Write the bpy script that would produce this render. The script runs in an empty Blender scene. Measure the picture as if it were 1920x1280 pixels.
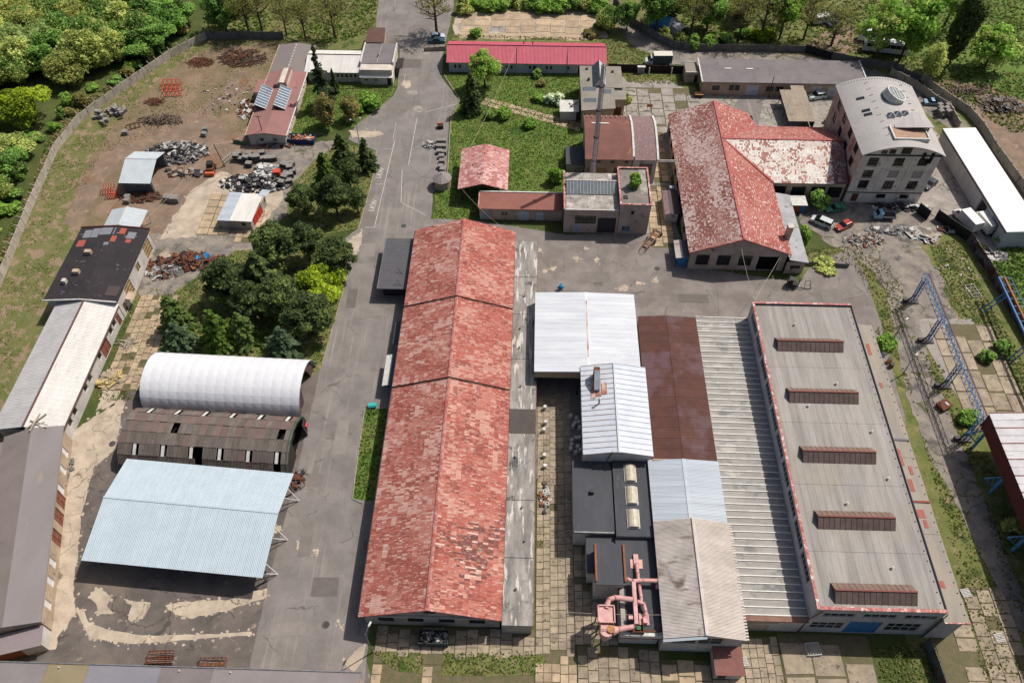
import bpy, bmesh, math, random
import numpy as np
from mathutils import Vector, Matrix
random.seed(7); RNG = np.random.default_rng(7)
R = math.radians
scene = bpy.context.scene
COL = scene.collection

# ---------------------------------------------------------------- camera, sky, sun, exposure
CAM_H, PITCH, YAW, FPX = 117.0, R(51.4), R(1.63), 1493.0
cd = bpy.data.cameras.new('camera'); cam = bpy.data.objects.new('camera', cd); COL.objects.link(cam)
cd.sensor_width = 36.0; cd.sensor_fit = 'HORIZONTAL'; cd.lens = FPX / 1920 * 36; cd.clip_start = 1; cd.clip_end = 5000
cam.location = (0, 0, CAM_H); cam.rotation_euler = (math.pi / 2 - PITCH, 0, YAW)
scene.camera = cam
SUN_EL, SUN_AZ = 56.5, 56.0          # azimuth measured from +Y towards +X
w = bpy.data.worlds.new('World'); scene.world = w; w.use_nodes = True
nt = w.node_tree; nt.nodes.clear()
sky = nt.nodes.new('ShaderNodeTexSky'); sky.sky_type = 'NISHITA'; sky.sun_disc = False
sky.sun_elevation = R(SUN_EL); sky.sun_rotation = R(SUN_AZ); sky.altitude = 300; sky.dust_density = 5.0; sky.ozone_density = 0.6
bg = nt.nodes.new('ShaderNodeBackground'); bg.inputs[1].default_value = 0.08
wo = nt.nodes.new('ShaderNodeOutputWorld'); nt.links.new(sky.outputs[0], bg.inputs[0]); nt.links.new(bg.outputs[0], wo.inputs[0])
sl = bpy.data.lights.new('sun', 'SUN'); sl.energy = 4.2; sl.angle = R(0.5); sl.color = (1.0, 0.935, 0.85)
so = bpy.data.objects.new('sun', sl); COL.objects.link(so)
so.rotation_euler = (R(90 - SUN_EL), 0, R(180 - SUN_AZ)); so.location = (100, 100, 150)
scene.view_settings.view_transform = 'Standard'; scene.view_settings.look = 'None'
scene.view_settings.exposure = 0.15; scene.view_settings.gamma = 1.0; scene.view_settings.use_curve_mapping = False
scene.cycles.max_bounces = 5; scene.cycles.transparent_max_bounces = 8

# ground point (or point at height z) that stands at a place read off the survey photograph
_fw = Vector((-math.sin(YAW) * math.cos(PITCH), math.cos(YAW) * math.cos(PITCH), -math.sin(PITCH)))
_rt = Vector((math.cos(YAW), math.sin(YAW), 0)); _up = _rt.cross(_fw)
def G(x, y, z=0.0):
    d = _fw * FPX + _rt * (x - 960) + _up * (640 - y)
    return Vector((0, 0, CAM_H)) + d * ((z - CAM_H) / d.z)

# ---------------------------------------------------------------- materials
ALB = 0.72
def lin(c):
    c = c / 255
    return c / 12.92 if c <= .04045 else ((c + .055) / 1.055) ** 2.4
def S(c, k=None):
    k = ALB if k is None else k
    return (min(.85, lin(c[0]) * k), min(.85, lin(c[1]) * k), min(.85, lin(c[2]) * k), 1)
MATS = {}
def mat(name, c1, c2=None, sc=.4, c3=None, sc3=2., th3=.6, st=(1, 1, 1), st3=None, rough=.85, metal=0, bump=0, bsc=6, rnd=0, tint=False,
        grain=.10, gsc=5., obj=False, soft3=.06, emit=None, c4=None, sc4=.15, th4=.6, crack=None):
    if name in MATS: return MATS[name]
    m = bpy.data.materials.new(name); m.use_nodes = True; n = m.node_tree.nodes; L = m.node_tree.links
    b = n['Principled BSDF']; b.inputs['Roughness'].default_value = rough; b.inputs['Metallic'].default_value = metal
    b.inputs['Specular IOR Level'].default_value = .3
    if obj:
        tc = n.new('ShaderNodeTexCoord'); oi = n.new('ShaderNodeObjectInfo'); va = n.new('ShaderNodeVectorMath'); va.operation = 'MULTIPLY_ADD'
        L.new(oi.outputs['Random'], va.inputs[0]); va.inputs[1].default_value = (57, 91, 33); L.new(tc.outputs['Object'], va.inputs[2]); pos = va.outputs[0]
    else:
        pos = n.new('ShaderNodeNewGeometry').outputs['Position']
    def noise(scale, stretch, det=4, ro=.62):
        mp = n.new('ShaderNodeMapping'); mp.inputs['Scale'].default_value = stretch; L.new(pos, mp.inputs[0])
        t = n.new('ShaderNodeTexNoise'); t.inputs['Scale'].default_value = scale; t.inputs['Detail'].default_value = det; t.inputs['Roughness'].default_value = ro
        L.new(mp.outputs[0], t.inputs['Vector']); return t.outputs['Fac']
    def mix(f, a, bb, mode='MIX'):
        x = n.new('ShaderNodeMix'); x.data_type = 'RGBA'; x.blend_type = mode
        if isinstance(f, float): x.inputs[0].default_value = f
        else: L.new(f, x.inputs[0])
        for i, v in ((6, a), (7, bb)):
            if isinstance(v, tuple): x.inputs[i].default_value = v
            else: L.new(v, x.inputs[i])
        return x.outputs[2]
    def rng(f, a, bb, c=0., d=1.):
        x = n.new('ShaderNodeMapRange'); L.new(f, x.inputs[0])
        for i, v in enumerate((a, bb, c, d)): x.inputs[i + 1].default_value = v
        return x.outputs[0]
    col = S(c1)
    if c2: col = mix(rng(noise(sc, st), .36, .64), S(c1), S(c2))
    if tint:
        a = n.new('ShaderNodeAttribute'); a.attribute_name = 'tint'; col = mix(1., col, a.outputs['Color'], 'MULTIPLY')
    if c4: col = mix(rng(noise(sc4, (1, 1, 1), 3), th4, th4 + .1), col, S(c4))
    if c3: col = mix(rng(noise(sc3, st3 or st, 4), th3, th3 + soft3), col, S(c3))
    if crack:
        cs, cw, ccol = crack; nz = n.new('ShaderNodeTexNoise'); nz.inputs['Scale'].default_value = .9; L.new(pos, nz.inputs['Vector']); vm = n.new('ShaderNodeVectorMath'); vm.operation = 'MULTIPLY_ADD'
        L.new(nz.outputs['Color'], vm.inputs[0]); vm.inputs[1].default_value = (1.6, 1.6, 0); L.new(pos, vm.inputs[2]); vo = n.new('ShaderNodeTexVoronoi'); vo.feature = 'DISTANCE_TO_EDGE'; vo.inputs['Scale'].default_value = cs; L.new(vm.outputs[0], vo.inputs['Vector'])
        f1 = rng(vo.outputs['Distance'], cw, cw * 2.2, 1., 0.); f2 = rng(noise(.16, (1, 1, 1), 2), .5, .56); mu = n.new('ShaderNodeMath'); mu.operation = 'MULTIPLY'; L.new(f1, mu.inputs[0]); L.new(f2, mu.inputs[1]); col = mix(mu.outputs[0], col, S(ccol))
    h = n.new('ShaderNodeHueSaturation')
    v = rng(noise(gsc, (1, 1, 1), 2), .25, .75, 1 - grain, 1 + grain)
    if rnd:
        oi2 = n.new('ShaderNodeObjectInfo'); v2 = rng(oi2.outputs['Random'], 0., 1., 1 - rnd, 1 + rnd)
        mm = n.new('ShaderNodeMath'); mm.operation = 'MULTIPLY'; L.new(v, mm.inputs[0]); L.new(v2, mm.inputs[1]); v = mm.outputs[0]
    L.new(v, h.inputs['Value'])
    if isinstance(col, tuple): h.inputs['Color'].default_value = col
    else: L.new(col, h.inputs['Color'])
    L.new(h.outputs[0], b.inputs['Base Color'])
    if bump:
        bp = n.new('ShaderNodeBump'); bp.inputs['Strength'].default_value = min(1, bump); bp.inputs['Distance'].default_value = .15
        L.new(noise(bsc, (1, 1, 1), 2), bp.inputs['Height']); L.new(bp.outputs[0], b.inputs['Normal'])
    MATS[name] = m
    return m
def glass(name, c, rough=.12):
    m = mat(name, c, rough=rough, grain=.25, gsc=.8); m.node_tree.nodes['Principled BSDF'].inputs['Specular IOR Level'].default_value = .6; return m

# ---------------------------------------------------------------- mesh building
OFF = {}
class MB:
    def __init__(s): s.v = []; s.f = []; s.t = []; s.tint = None
    def add(s, vs, fs):
        o = len(s.v); s.v += [tuple(p) for p in vs]; s.f += [tuple(i + o for i in f) for f in fs]
        if s.tint is not None: s.t += [s.tint] * len(fs)
        return s
    def face(s, *p): return s.add(p, [tuple(range(len(p)))])
    def box(s, x0, x1, y0, y1, z0, z1):
        return s.add([(x0, y0, z0), (x1, y0, z0), (x1, y1, z0), (x0, y1, z0), (x0, y0, z1), (x1, y0, z1), (x1, y1, z1), (x0, y1, z1)],
                     [(0, 3, 2, 1), (4, 5, 6, 7), (0, 1, 5, 4), (1, 2, 6, 5), (2, 3, 7, 6), (3, 0, 4, 7)])
    def cbox(s, c, sx, sy, sz, rz=0., tilt=0.):
        M = Matrix.Translation(c) @ Matrix.Rotation(rz, 4, 'Z') @ Matrix.Rotation(tilt, 4, 'X'); hx, hy, hz = sx / 2, sy / 2, sz / 2
        vs = [M @ Vector(p) for p in ((-hx, -hy, -hz), (hx, -hy, -hz), (hx, hy, -hz), (-hx, hy, -hz), (-hx, -hy, hz), (hx, -hy, hz), (hx, hy, hz), (-hx, hy, hz))]
        return s.add(vs, [(0, 3, 2, 1), (4, 5, 6, 7), (0, 1, 5, 4), (1, 2, 6, 5), (2, 3, 7, 6), (3, 0, 4, 7)])
    def bar(s, a, b, w, h=None):
        a = Vector(a); b = Vector(b); h = h or w; d = (b - a)
        if d.length < 1e-6: return s
        d.normalize(); u = d.cross(Vector((0, 0, 1)))
        if u.length < 1e-3: u = Vector((1, 0, 0))
        u.normalize(); v = u.cross(d); vs = []
        for p in (a, b):
            for i, j in ((-1, -1), (1, -1), (1, 1), (-1, 1)): vs.append(p + u * (i * w / 2) + v * (j * h / 2))
        return s.add(vs, [(0, 1, 2, 3), (7, 6, 5, 4), (0, 4, 5, 1), (1, 5, 6, 2), (2, 6, 7, 3), (3, 7, 4, 0)])
    def tube(s, pts, r, n=8, cap=True):
        pts = [Vector(p) for p in pts]; rs = r if isinstance(r, (list, tuple)) else [r] * len(pts); vs = []; fs = []; pu = None
        for k, p in enumerate(pts):
            d = (pts[min(k + 1, len(pts) - 1)] - pts[max(k - 1, 0)]).normalized()
            u = d.cross(Vector((0, 0, 1))) if abs(d.z) < .95 else d.cross(Vector((0, 1, 0)))
            u.normalize()
            if pu is not None and u.dot(pu) < 0: u = -u
            pu = u; v = d.cross(u)
            for i in range(n):
                a = 2 * math.pi * i / n; vs.append(p + (u * math.cos(a) + v * math.sin(a)) * rs[k])
        for k in range(len(pts) - 1):
            for i in range(n):
                j = (i + 1) % n; fs.append((k * n + i, k * n + j, k * n + n + j, k * n + n + i))
        if cap: fs.append(tuple(range(n - 1, -1, -1))); fs.append(tuple(range((len(pts) - 1) * n, len(pts) * n)))
        return s.add(vs, fs)
    def lathe(s, c, prof, n=16):
        c = Vector(c); vs = []; fs = []
        for r, z in prof:
            for i in range(n):
                a = 2 * math.pi * i / n; vs.append(c + Vector((r * math.cos(a), r * math.sin(a), z)))
        for k in range(len(prof) - 1):
            for i in range(n):
                j = (i + 1) % n; fs.append((k * n + i, k * n + j, k * n + n + j, k * n + n + i))
        fs.append(tuple(range(n - 1, -1, -1))); fs.append(tuple(range((len(prof) - 1) * n, len(prof) * n)))
        return s.add(vs, fs)
    def prism(s, pts, vec):
        vec = Vector(vec); n = len(pts); a = [Vector(p) for p in pts]; vs = a + [p + vec for p in a]
        return s.add(vs, [tuple(range(n - 1, -1, -1)), tuple(range(n, 2 * n))] + [(i, (i + 1) % n, (i + 1) % n + n, i + n) for i in range(n)])
    def slab(s, a, b, c, d, t):
        vs = [Vector(p) for p in (a, b, c, d)]; nn = (vs[1] - vs[0]).cross(vs[3] - vs[0]).normalized()
        if nn.z < 0: nn = -nn
        lo = [p - nn * t for p in vs]
        return s.add(vs + lo, [(0, 1, 2, 3), (7, 6, 5, 4), (0, 4, 5, 1), (1, 5, 6, 2), (2, 6, 7, 3), (3, 7, 4, 0)])
    def mesh(s, name, m=None, off=(0, 0, 0), smooth=False):
        me = bpy.data.meshes.new(name); ox, oy, oz = off
        me.from_pydata([(x - ox, y - oy, z - oz) for x, y, z in s.v], [], s.f)
        if m: me.materials.append(m)
        if s.t and len(s.t) == len(me.polygons):
            a = me.attributes.new('tint', 'FLOAT_COLOR', 'FACE'); a.data.foreach_set('color', np.array([(*c, 1) for c in s.t], np.float32).ravel())
        if smooth: me.polygons.foreach_set('use_smooth', [True] * len(me.polygons))
        return me
    def build(s, name, m, parent=None, smooth=False, kind=None, label=None):
        off = OFF.get(parent.name, (0, 0, 0)) if parent else (0, 0, 0)
        o = bpy.data.objects.new(name, s.mesh(name, m, off, smooth)); COL.objects.link(o)
        if parent: o.parent = parent; OFF[o.name] = off
        if kind: o['kind'] = kind
        if label: o['label'] = label
        return o
def inst(name, me, parent=None, loc=(0, 0, 0), rz=0., sc=1.):
    o = bpy.data.objects.new(name, me); COL.objects.link(o); off = OFF.get(parent.name, (0, 0, 0)) if parent else (0, 0, 0)
    o.location = (loc[0] - off[0], loc[1] - off[1], loc[2] - off[2]); o.rotation_euler = (0, 0, rz)
    o.scale = (sc, sc, sc) if not isinstance(sc, (tuple, list)) else sc
    if parent: o.parent = parent
    return o
def tag(o, label, cat, group=None, kind=None):
    o['label'] = label; o['category'] = cat
    if group: o['group'] = group
    if kind: o['kind'] = kind
    return o
def thing(name, label, cat, loc=(0, 0, 0), rz=None, group=None):
    """Empty at the thing's base. rz None: parts are written in world metres; else in the thing's own metres."""
    o = bpy.data.objects.new(name, None); COL.objects.link(o); o.location = loc; o.empty_display_size = .5
    if rz is None: OFF[o.name] = tuple(loc)
    else: o.rotation_euler = (0, 0, rz); OFF[o.name] = (0, 0, 0)
    return tag(o, label, cat, group)
def struct(name, mb, m, kind='structure'):
    o = mb.build(name, m); o['kind'] = kind; return o
def dup(o, loc=None, rz=None, label=None, parent=None, sc=None):
    c = o.copy(); COL.objects.link(c)
    if parent: c.parent = parent
    if loc is not None: c.location = loc
    if rz is not None: c.rotation_euler = (0, 0, rz)
    if sc is not None: c.scale = (sc, sc, sc) if not isinstance(sc, (tuple, list)) else sc
    if label: c['label'] = label
    for ch in o.children: dup(ch, parent=c)
    return c

# ---------------------------------------------------------------- building pieces
def wallmesh(mb, p0, p1, z0, z1, holes=(), t=.25, ztop=None):
    """Wall from p0 to p1 seen from its right-hand side, with real openings (u0,u1,v0,v1) and reveals."""
    p0 = Vector((p0[0], p0[1], 0)); p1 = Vector((p1[0], p1[1], 0)); L = (p1 - p0).length; d = (p1 - p0) / L; n = Vector((d.y, -d.x, 0))
    us = sorted({0., L, *[h[0] for h in holes], *[h[1] for h in holes]}); vs = sorted({z0, z1, *[h[2] for h in holes], *[h[3] for h in holes]})
    us = [u for u in us if -1e-6 <= u <= L + 1e-6]; vs = [v for v in vs if z0 - 1e-6 <= v <= z1 + 1e-6]
    def W(u, v, k=0.): q = p0 + d * u - n * k; return (q.x, q.y, v)
    for a, b in zip(us, us[1:]):
        for c, e in zip(vs, vs[1:]):
            mu, mv = (a + b) / 2, (c + e) / 2
            if any(h[0] < mu < h[1] and h[2] < mv < h[3] for h in holes): continue
            mb.face(W(a, c), W(b, c), W(b, e), W(a, e))
    for a, b, c, e in holes:
        mb.face(W(a, c), W(b, c), W(b, c, t), W(a, c, t)); mb.face(W(a, e, t), W(b, e, t), W(b, e), W(a, e))
        mb.face(W(a, c), W(a, c, t), W(a, e, t), W(a, e)); mb.face(W(b, c, t), W(b, c), W(b, e), W(b, e, t))
    return W
def window(root, p0, p1, u0, u1, v0, v1, nx=2, ny=2, frame=None, pane=None, t=.16, name='window', fw=.07, label=None):
    p0 = Vector((p0[0], p0[1], 0)); p1 = Vector((p1[0], p1[1], 0)); d = (p1 - p0).normalized(); n = Vector((d.y, -d.x, 0))
    def W(u, v, k): q = p0 + d * u - n * k; return Vector((q.x, q.y, v))
    mb = MB(); k = t - .04
    for i in range(nx + 1):
        u = u0 + (u1 - u0) * i / nx; u = min(max(u, u0 + fw / 2), u1 - fw / 2); mb.bar(W(u, v0, k), W(u, v1, k), fw)
    for j in range(ny + 1):
        v = v0 + (v1 - v0) * j / ny; v = min(max(v, v0 + fw / 2), v1 - fw / 2); mb.bar(W(u0, v, k), W(u1, v, k), fw * .96)
    f = mb.build(name, frame, root, label=label)
    MB().face(W(u0, v0, t), W(u1, v0, t), W(u1, v1, t), W(u0, v1, t)).build('pane', pane, f)
    return f
def door(root, p0, p1, u0, u1, v0, v1, m, n=2, t=.14, name='door', handle=None, label=None, rails=1):
    p0 = Vector((p0[0], p0[1], 0)); p1 = Vector((p1[0], p1[1], 0)); d = (p1 - p0).normalized(); nn = Vector((d.y, -d.x, 0))
    def W(u, v, k): q = p0 + d * u - nn * k; return Vector((q.x, q.y, v))
    mb = MB().face(W(u0, v0, t), W(u1, v0, t), W(u1, v1, t), W(u0, v1, t))
    for i in range(n + 1):
        u = u0 + (u1 - u0) * i / n; mb.bar(W(u, v0, t - .02), W(u, v1, t - .02), .09)
    for j in range(rails + 2):
        v = v0 + (v1 - v0) * j / (rails + 1); mb.bar(W(u0, v, t - .02), W(u1, v, t - .02), .085)
    o = mb.build(name, m, root, label=label)
    if handle:
        u = (u0 + u1) / 2 + .12; MB().bar(W(u, v0 + 1., t - .1), W(u, v0 + 1.25, t - .1), .06).build('handle', handle, o)
    return o
def facade(root, p0, p1, z0, z1, m, items=(), t=.25, gable=None, name='wall'):
    """items: (kind, u0, u1, v0, v1, extra...) with kind win/door/open"""
    mb = MB(); holes = [i[1:5] for i in items]; W = wallmesh(mb, p0, p1, z0, z1, holes, t)
    L = (Vector((p1[0], p1[1])) - Vector((p0[0], p0[1]))).length
    if gable: mb.face(W(0, z1), W(L, z1), *[W(L * u, v) for u, v in gable])
    o = mb.build(name, m, root)
    for it in items:
        k, u0, u1, v0, v1 = it[:5]; ex = it[5] if len(it) > 5 else {}
        if k == 'win': window(root, p0, p1, u0, u1, v0, v1, ex.get('nx', 2), ex.get('ny', 2), ex.get('frame', M_FRAME), ex.get('pane', M_PANE), fw=ex.get('fw', .07))
        elif k == 'door': door(root, p0, p1, u0, u1, v0, v1, ex.get('m', M_DOOR), ex.get('n', 2), handle=M_DARK, name=ex.get('name', 'door'), rails=ex.get('rails', 1))
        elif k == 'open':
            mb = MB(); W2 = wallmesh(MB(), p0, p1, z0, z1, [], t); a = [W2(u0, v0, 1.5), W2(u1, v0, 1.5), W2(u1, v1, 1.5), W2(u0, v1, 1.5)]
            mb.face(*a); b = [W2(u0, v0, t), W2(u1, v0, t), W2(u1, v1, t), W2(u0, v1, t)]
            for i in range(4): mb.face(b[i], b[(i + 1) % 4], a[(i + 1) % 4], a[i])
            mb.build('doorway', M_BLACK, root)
    return o
PROF_SEAM = [(0, 0), (0, .07), (.05, .07), (.05, 0), (1, 0)]
def prof_wave(n, h): return [((i + o) / n, z) for i in range(n) for o, z in ((0, 0), (.25, h), (.5, h), (.75, 0))] + [(1, 0)]
def sheets(parent, a, b, c, d, n, m, prof=PROF_SEAM, name='roof_sheet', lift=.03, inset=.0, drop=None, sag=0):
    """Quad a-b (one edge) d-c (opposite) cut into n sheets along a->b, each an object sharing one mesh."""
    a, b, c, d = (Vector(p) for p in (a, b, c, d)); e = (b - a) / n; l = d - a; nn = e.cross(l).normalized()
    if nn.z < 0: nn = -nn
    vs = []; fs = []; k = len(prof); G_ = .985
    for (t, h) in prof:
        p = e * (t * G_) + nn * (h + lift); vs += [p, p + l]
    for i in range(k - 1): fs.append((2 * i, 2 * i + 2, 2 * i + 3, 2 * i + 1))
    o = len(vs); q = [e * 0, e * G_, e * G_ + l, l]; vs += [p + nn * (lift - .02) for p in q]
    fs += [(0, 1, o + 3, o), (2 * k - 2, o + 1, o + 2, 2 * k - 1), (0, o, o + 1, 2 * k - 2), (1, 2 * k - 1, o + 2, o + 3)]
    me = MB().add(vs, fs).mesh(name, m); r = []
    ms = m
    for i in range(n):
        if drop and i in drop: continue
        r.append(inst(name, me, parent, a + e * i))
    return r
def vnoise(u, v, seed=0, oct=3):
    """cheap value noise on numpy arrays"""
    rg = np.random.default_rng(seed); tot = 0; amp = 1; s = 0
    for _ in range(oct):
        g = rg.random((64, 64)); iu = np.floor(u).astype(int); iv = np.floor(v).astype(int); fu = u - iu; fv = v - iv
        fu = fu * fu * (3 - 2 * fu); fv = fv * fv * (3 - 2 * fv)
        G4 = lambda i, j: g[(iu + i) % 64, (iv + j) % 64]
        tot = tot + amp * ((G4(0, 0) * (1 - fu) + G4(1, 0) * fu) * (1 - fv) + (G4(0, 1) * (1 - fu) + G4(1, 1) * fu) * fv); s += amp
        amp *= .5; u = u * 2.03; v = v * 2.03
    return tot / s
def tiles(parent, a, b, c, d, nu, nv, m, colour, name='roof_tiles', lip=.05, lift=.04, jit=.03, drop=None):
    """Quad a-b eave, d-c ridge, covered with nu x nv lapped tiles, joined into one mesh; colour(u,v,rnd)->(n,3) tint."""
    a, b, c, d = (np.array(p, float) for p in (a, b, c, d))
    n0 = np.cross(b - a, d - a); n0 /= np.linalg.norm(n0); n0 = n0 if n0[2] > 0 else -n0
    I, J = np.meshgrid(np.arange(nu), np.arange(nv), indexing='ij'); I = I.ravel(); J = J.ravel(); N = len(I)
    uc = (I + .5) / nu; vc = (J + .5) / nv; rnd = RNG.random(N)
    if drop is not None:
        k = ~drop(uc, vc, rnd); I, J, uc, vc, rnd = I[k], J[k], uc[k], vc[k], rnd[k]; N = len(I)
    def P(u, v): return (a[None] * (1 - u[:, None]) + b[None] * u[:, None]) * (1 - v[:, None]) + (d[None] * (1 - u[:, None]) + c[None] * u[:, None]) * v[:, None]
    g = .04; hj = (RNG.random(N) * jit)[:, None]
    q = [P((I + g) / nu, J / nv), P((I + 1 - g) / nu, J / nv), P((I + 1 - g) / nu, (J + 1.05) / nv), P((I + g) / nu, (J + 1.05) / nv)]
    hi = [q[0] + n0 * (lip + lift + hj), q[1] + n0 * (lip + lift + hj), q[2] + n0 * lift, q[3] + n0 * lift]; lo = [q[0] + n0 * 0, q[1] + n0 * 0]
    V = np.stack(hi + lo, 1).reshape(-1, 3) - np.array(OFF.get(parent.name, (0, 0, 0)))
    base = (np.arange(N) * 6)[:, None]; F = np.concatenate([base + np.array([[0, 1, 2, 3]]), base + np.array([[4, 5, 1, 0]])], 1).reshape(-1, 4)
    me = bpy.data.meshes.new(name); fast(me, V, F, m); T = np.repeat(colour(uc, vc, rnd), 2, 0); T = np.concatenate([T, np.ones((len(T), 1))], 1).astype(np.float32)
    at = me.attributes.new('tint', 'FLOAT_COLOR', 'FACE'); at.data.foreach_set('color', T.ravel())
    o = bpy.data.objects.new(name, me); COL.objects.link(o); o.parent = parent; o['kind'] = 'stuff'; OFF[o.name] = OFF.get(parent.name, (0, 0, 0)); return o
def fast(me, V, F, m=None):
    k = F.shape[1]; me.vertices.add(len(V)); me.vertices.foreach_set('co', np.asarray(V, np.float32).ravel())
    me.loops.add(F.size); me.loops.foreach_set('vertex_index', F.astype(np.int32).ravel()); me.polygons.add(len(F))
    me.polygons.foreach_set('loop_start', np.arange(0, F.size, k, dtype=np.int32)); me.update(calc_edges=True); me.shade_flat()
    if m: me.materials.append(m)

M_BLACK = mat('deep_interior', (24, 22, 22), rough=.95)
M_DARK = mat('dark_iron', (48, 46, 48), (66, 60, 58), rough=.6)
M_PANE = glass('dark_glass', (38, 42, 46)); M_PANE_DIRTY = glass('dusty_glass', (70, 70, 62), .35); M_PANE_BLUE = glass('bluish_glass', (95, 110, 125), .2)
M_FRAME = mat('window_frame_paint', (215, 212, 205), (180, 175, 165), sc=3); M_FRAME_DARK = mat('window_frame_dark', (80, 72, 66), (60, 55, 52), sc=3)
M_DOOR = mat('door_wood', (120, 95, 75), (95, 74, 60), sc=2)
M_STEEL = mat('grey_steel', (150, 152, 155), (120, 120, 122), sc=2, rough=.5, metal=.3)
M_RUST = mat('rust', (126, 78, 56), (92, 58, 46), sc=2.5, c3=(72, 52, 46), sc3=6)
M_WHITE = mat('white_paint', (232, 232, 228), (205, 203, 196), sc=1.2)
# ================================================================ ground
M_ASPH = mat('road_asphalt', (146, 140, 136), (126, 121, 118), sc=.22, c3=(166, 158, 150), sc3=.5, th3=.56, st3=(2.4, .1, 1), soft3=.2, c4=(124, 117, 112), sc4=.1, th4=.56, crack=(.16, .006, (112, 106, 101)), grain=.09, gsc=6, bump=.1, rough=.9)
M_ASPH2 = mat('yard_asphalt', (122, 113, 108), (98, 92, 88), sc=.25, c3=(150, 138, 124), sc3=.6, th3=.62, c4=(132, 120, 108), sc4=.07, th4=.55, crack=(.22, .01, (86, 80, 76)), grain=.12, gsc=8, bump=.1, rough=.9)
M_ASPH3 = mat('court_asphalt', (148, 140, 135), (128, 121, 117), sc=.3, c3=(175, 165, 152), sc3=.9, th3=.68, c4=(126, 118, 112), sc4=.12, th4=.56, crack=(.2, .008, (112, 106, 101)), grain=.09, gsc=8, bump=.1, rough=.9)
M_ASPH4 = mat('broken_asphalt', (128, 122, 118), (160, 150, 138), sc=.35, c3=(110, 112, 80), sc3=.6, th3=.66, c4=(98, 93, 90), sc4=.25, th4=.56, crack=(.4, .02, (92, 96, 64)), grain=.14, gsc=4, bump=.3, rough=.92)
M_CONC = mat('pale_concrete', (208, 192, 172), (178, 164, 147), sc=.4, c3=(132, 120, 106), sc3=.9, th3=.7, c4=(160, 148, 132), sc4=.2, th4=.62, crack=(.35, .01, (130, 118, 100)), grain=.1, gsc=6, bump=.12, rough=.92)
M_CONC2 = mat('grey_concrete', (178, 170, 162), (150, 144, 138), sc=.4, c3=(120, 116, 104), sc3=.9, th3=.62, crack=(.4, .018, (92, 94, 66)), grain=.1, gsc=6, bump=.12, rough=.92)
M_SLAB = mat('concrete_slab', (200, 178, 148), (172, 153, 130), sc=.6, c3=(118, 104, 88), sc3=1.8, th3=.62, grain=.1, gsc=6, rnd=.16, bump=.15, rough=.92)
M_SLAB2 = mat('worn_concrete_slab', (182, 166, 144), (150, 138, 121), sc=.6, c3=(104, 98, 84), sc3=1.5, th3=.6, grain=.1, gsc=6, rnd=.15, bump=.2, rough=.92)
M_DIRT = mat('bare_dirt', (152, 130, 112), (128, 110, 96), sc=.3, c3=(168, 140, 118), sc3=.5, th3=.6, c4=(140, 108, 84), sc4=.12, th4=.56, grain=.1, gsc=4, bump=.3, rough=.95)
M_FIELD = mat('dry_field', (126, 122, 80), (104, 112, 60), sc=.22, c3=(152, 132, 108), sc3=.4, th3=.52, c4=(104, 112, 60), sc4=.08, th4=.6, grain=.2, gsc=3, bump=.6, bsc=3, rough=.95)
M_LAWN = mat('lawn', (92, 120, 50), (112, 132, 62), sc=.35, c3=(150, 148, 96), sc3=.5, th3=.62, c4=(70, 100, 38), sc4=.2, th4=.55, grain=.22, gsc=3, bump=.6, bsc=3, rough=.95)
M_LAWN2 = mat('rank_grass', (100, 112, 56), (128, 126, 78), sc=.3, c3=(148, 132, 104), sc3=.6, th3=.58, c4=(70, 88, 38), sc4=.25, th4=.55, grain=.22, gsc=3, bump=.6, bsc=3, rough=.95)
M_UNDER = mat('wood_floor', (66, 82, 36), (92, 100, 52), sc=.2, c3=(120, 108, 78), sc3=.5, th3=.62, grain=.2, gsc=3, bump=.6, rough=.95)
M_PAINT = mat('road_paint', (214, 212, 206), (190, 186, 180), sc=1.5, c3=(140, 134, 128), sc3=3, th3=.6, rough=.8)
M_KERB = mat('kerb_stone', (178, 168, 152), (150, 142, 130), sc=1, rough=.9, rnd=.1)

struct('ground', MB().face((-1500, -600, 0), (1500, -600, 0), (1500, 1800, 0), (-1500, 1800, 0)), M_UNDER)
def ring(px, amp=.35, step=1.0, raw=False):
    pts = [Vector(p) if raw else G(*p) for p in px]; out = []
    for i, p in enumerate(pts):
        q = pts[(i + 1) % len(pts)]; L = (q - p).length; n = max(1, int(L / step))
        for k in range(n): out.append(p.lerp(q, k / n))
    r = []; N = len(out); ph = [random.uniform(0, 9) for _ in range(4)]
    for i, p in enumerate(out):
        d = (out[(i + 1) % N] - out[i - 1]); d.z = 0
        if d.length < 1e-6: r.append(p); continue
        d.normalize(); nn = Vector((d.y, -d.x, 0))
        s = math.sin(p.x * .7 + ph[0]) * math.cos(p.y * .6 + ph[1]) * .5 + math.sin(p.x * 2.1 + p.y * 1.7 + ph[2]) * .3 + random.uniform(-.35, .35)
        r.append(p + nn * s * amp)
    return r
def patch(name, m, z, px, amp=.35, step=1.0):
    mb = MB(); rr = ring(px, amp, step); mb.face(*[(p.x, p.y, z) for p in rr]); o = struct(name, mb, m)
    if name in ('apron', 'worn_patch', 'yard', 'field'):
        b = MB(); k = 0
        for p in rr:
            for _ in range(2 if name in ('apron', 'worn_patch') else 1):
                if random.random() < .6: continue
                k += 1; r = random.uniform(.06, .3) * (1.6 if name == 'field' else 1); c = (p.x + random.gauss(0, .28), p.y + random.gauss(0, .28)); zz = z + .0018 + (k % 40) * .00004
                b.face(*[(c[0] + math.cos(a) * r * random.uniform(.6, 1.3), c[1] + math.sin(a) * r * random.uniform(.6, 1.3), zz) for a in (0, 1.05, 2.1, 3.14, 4.2, 5.2)])
        if b.f: b.build('crumbs', m, o, kind='stuff')
    return o
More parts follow.
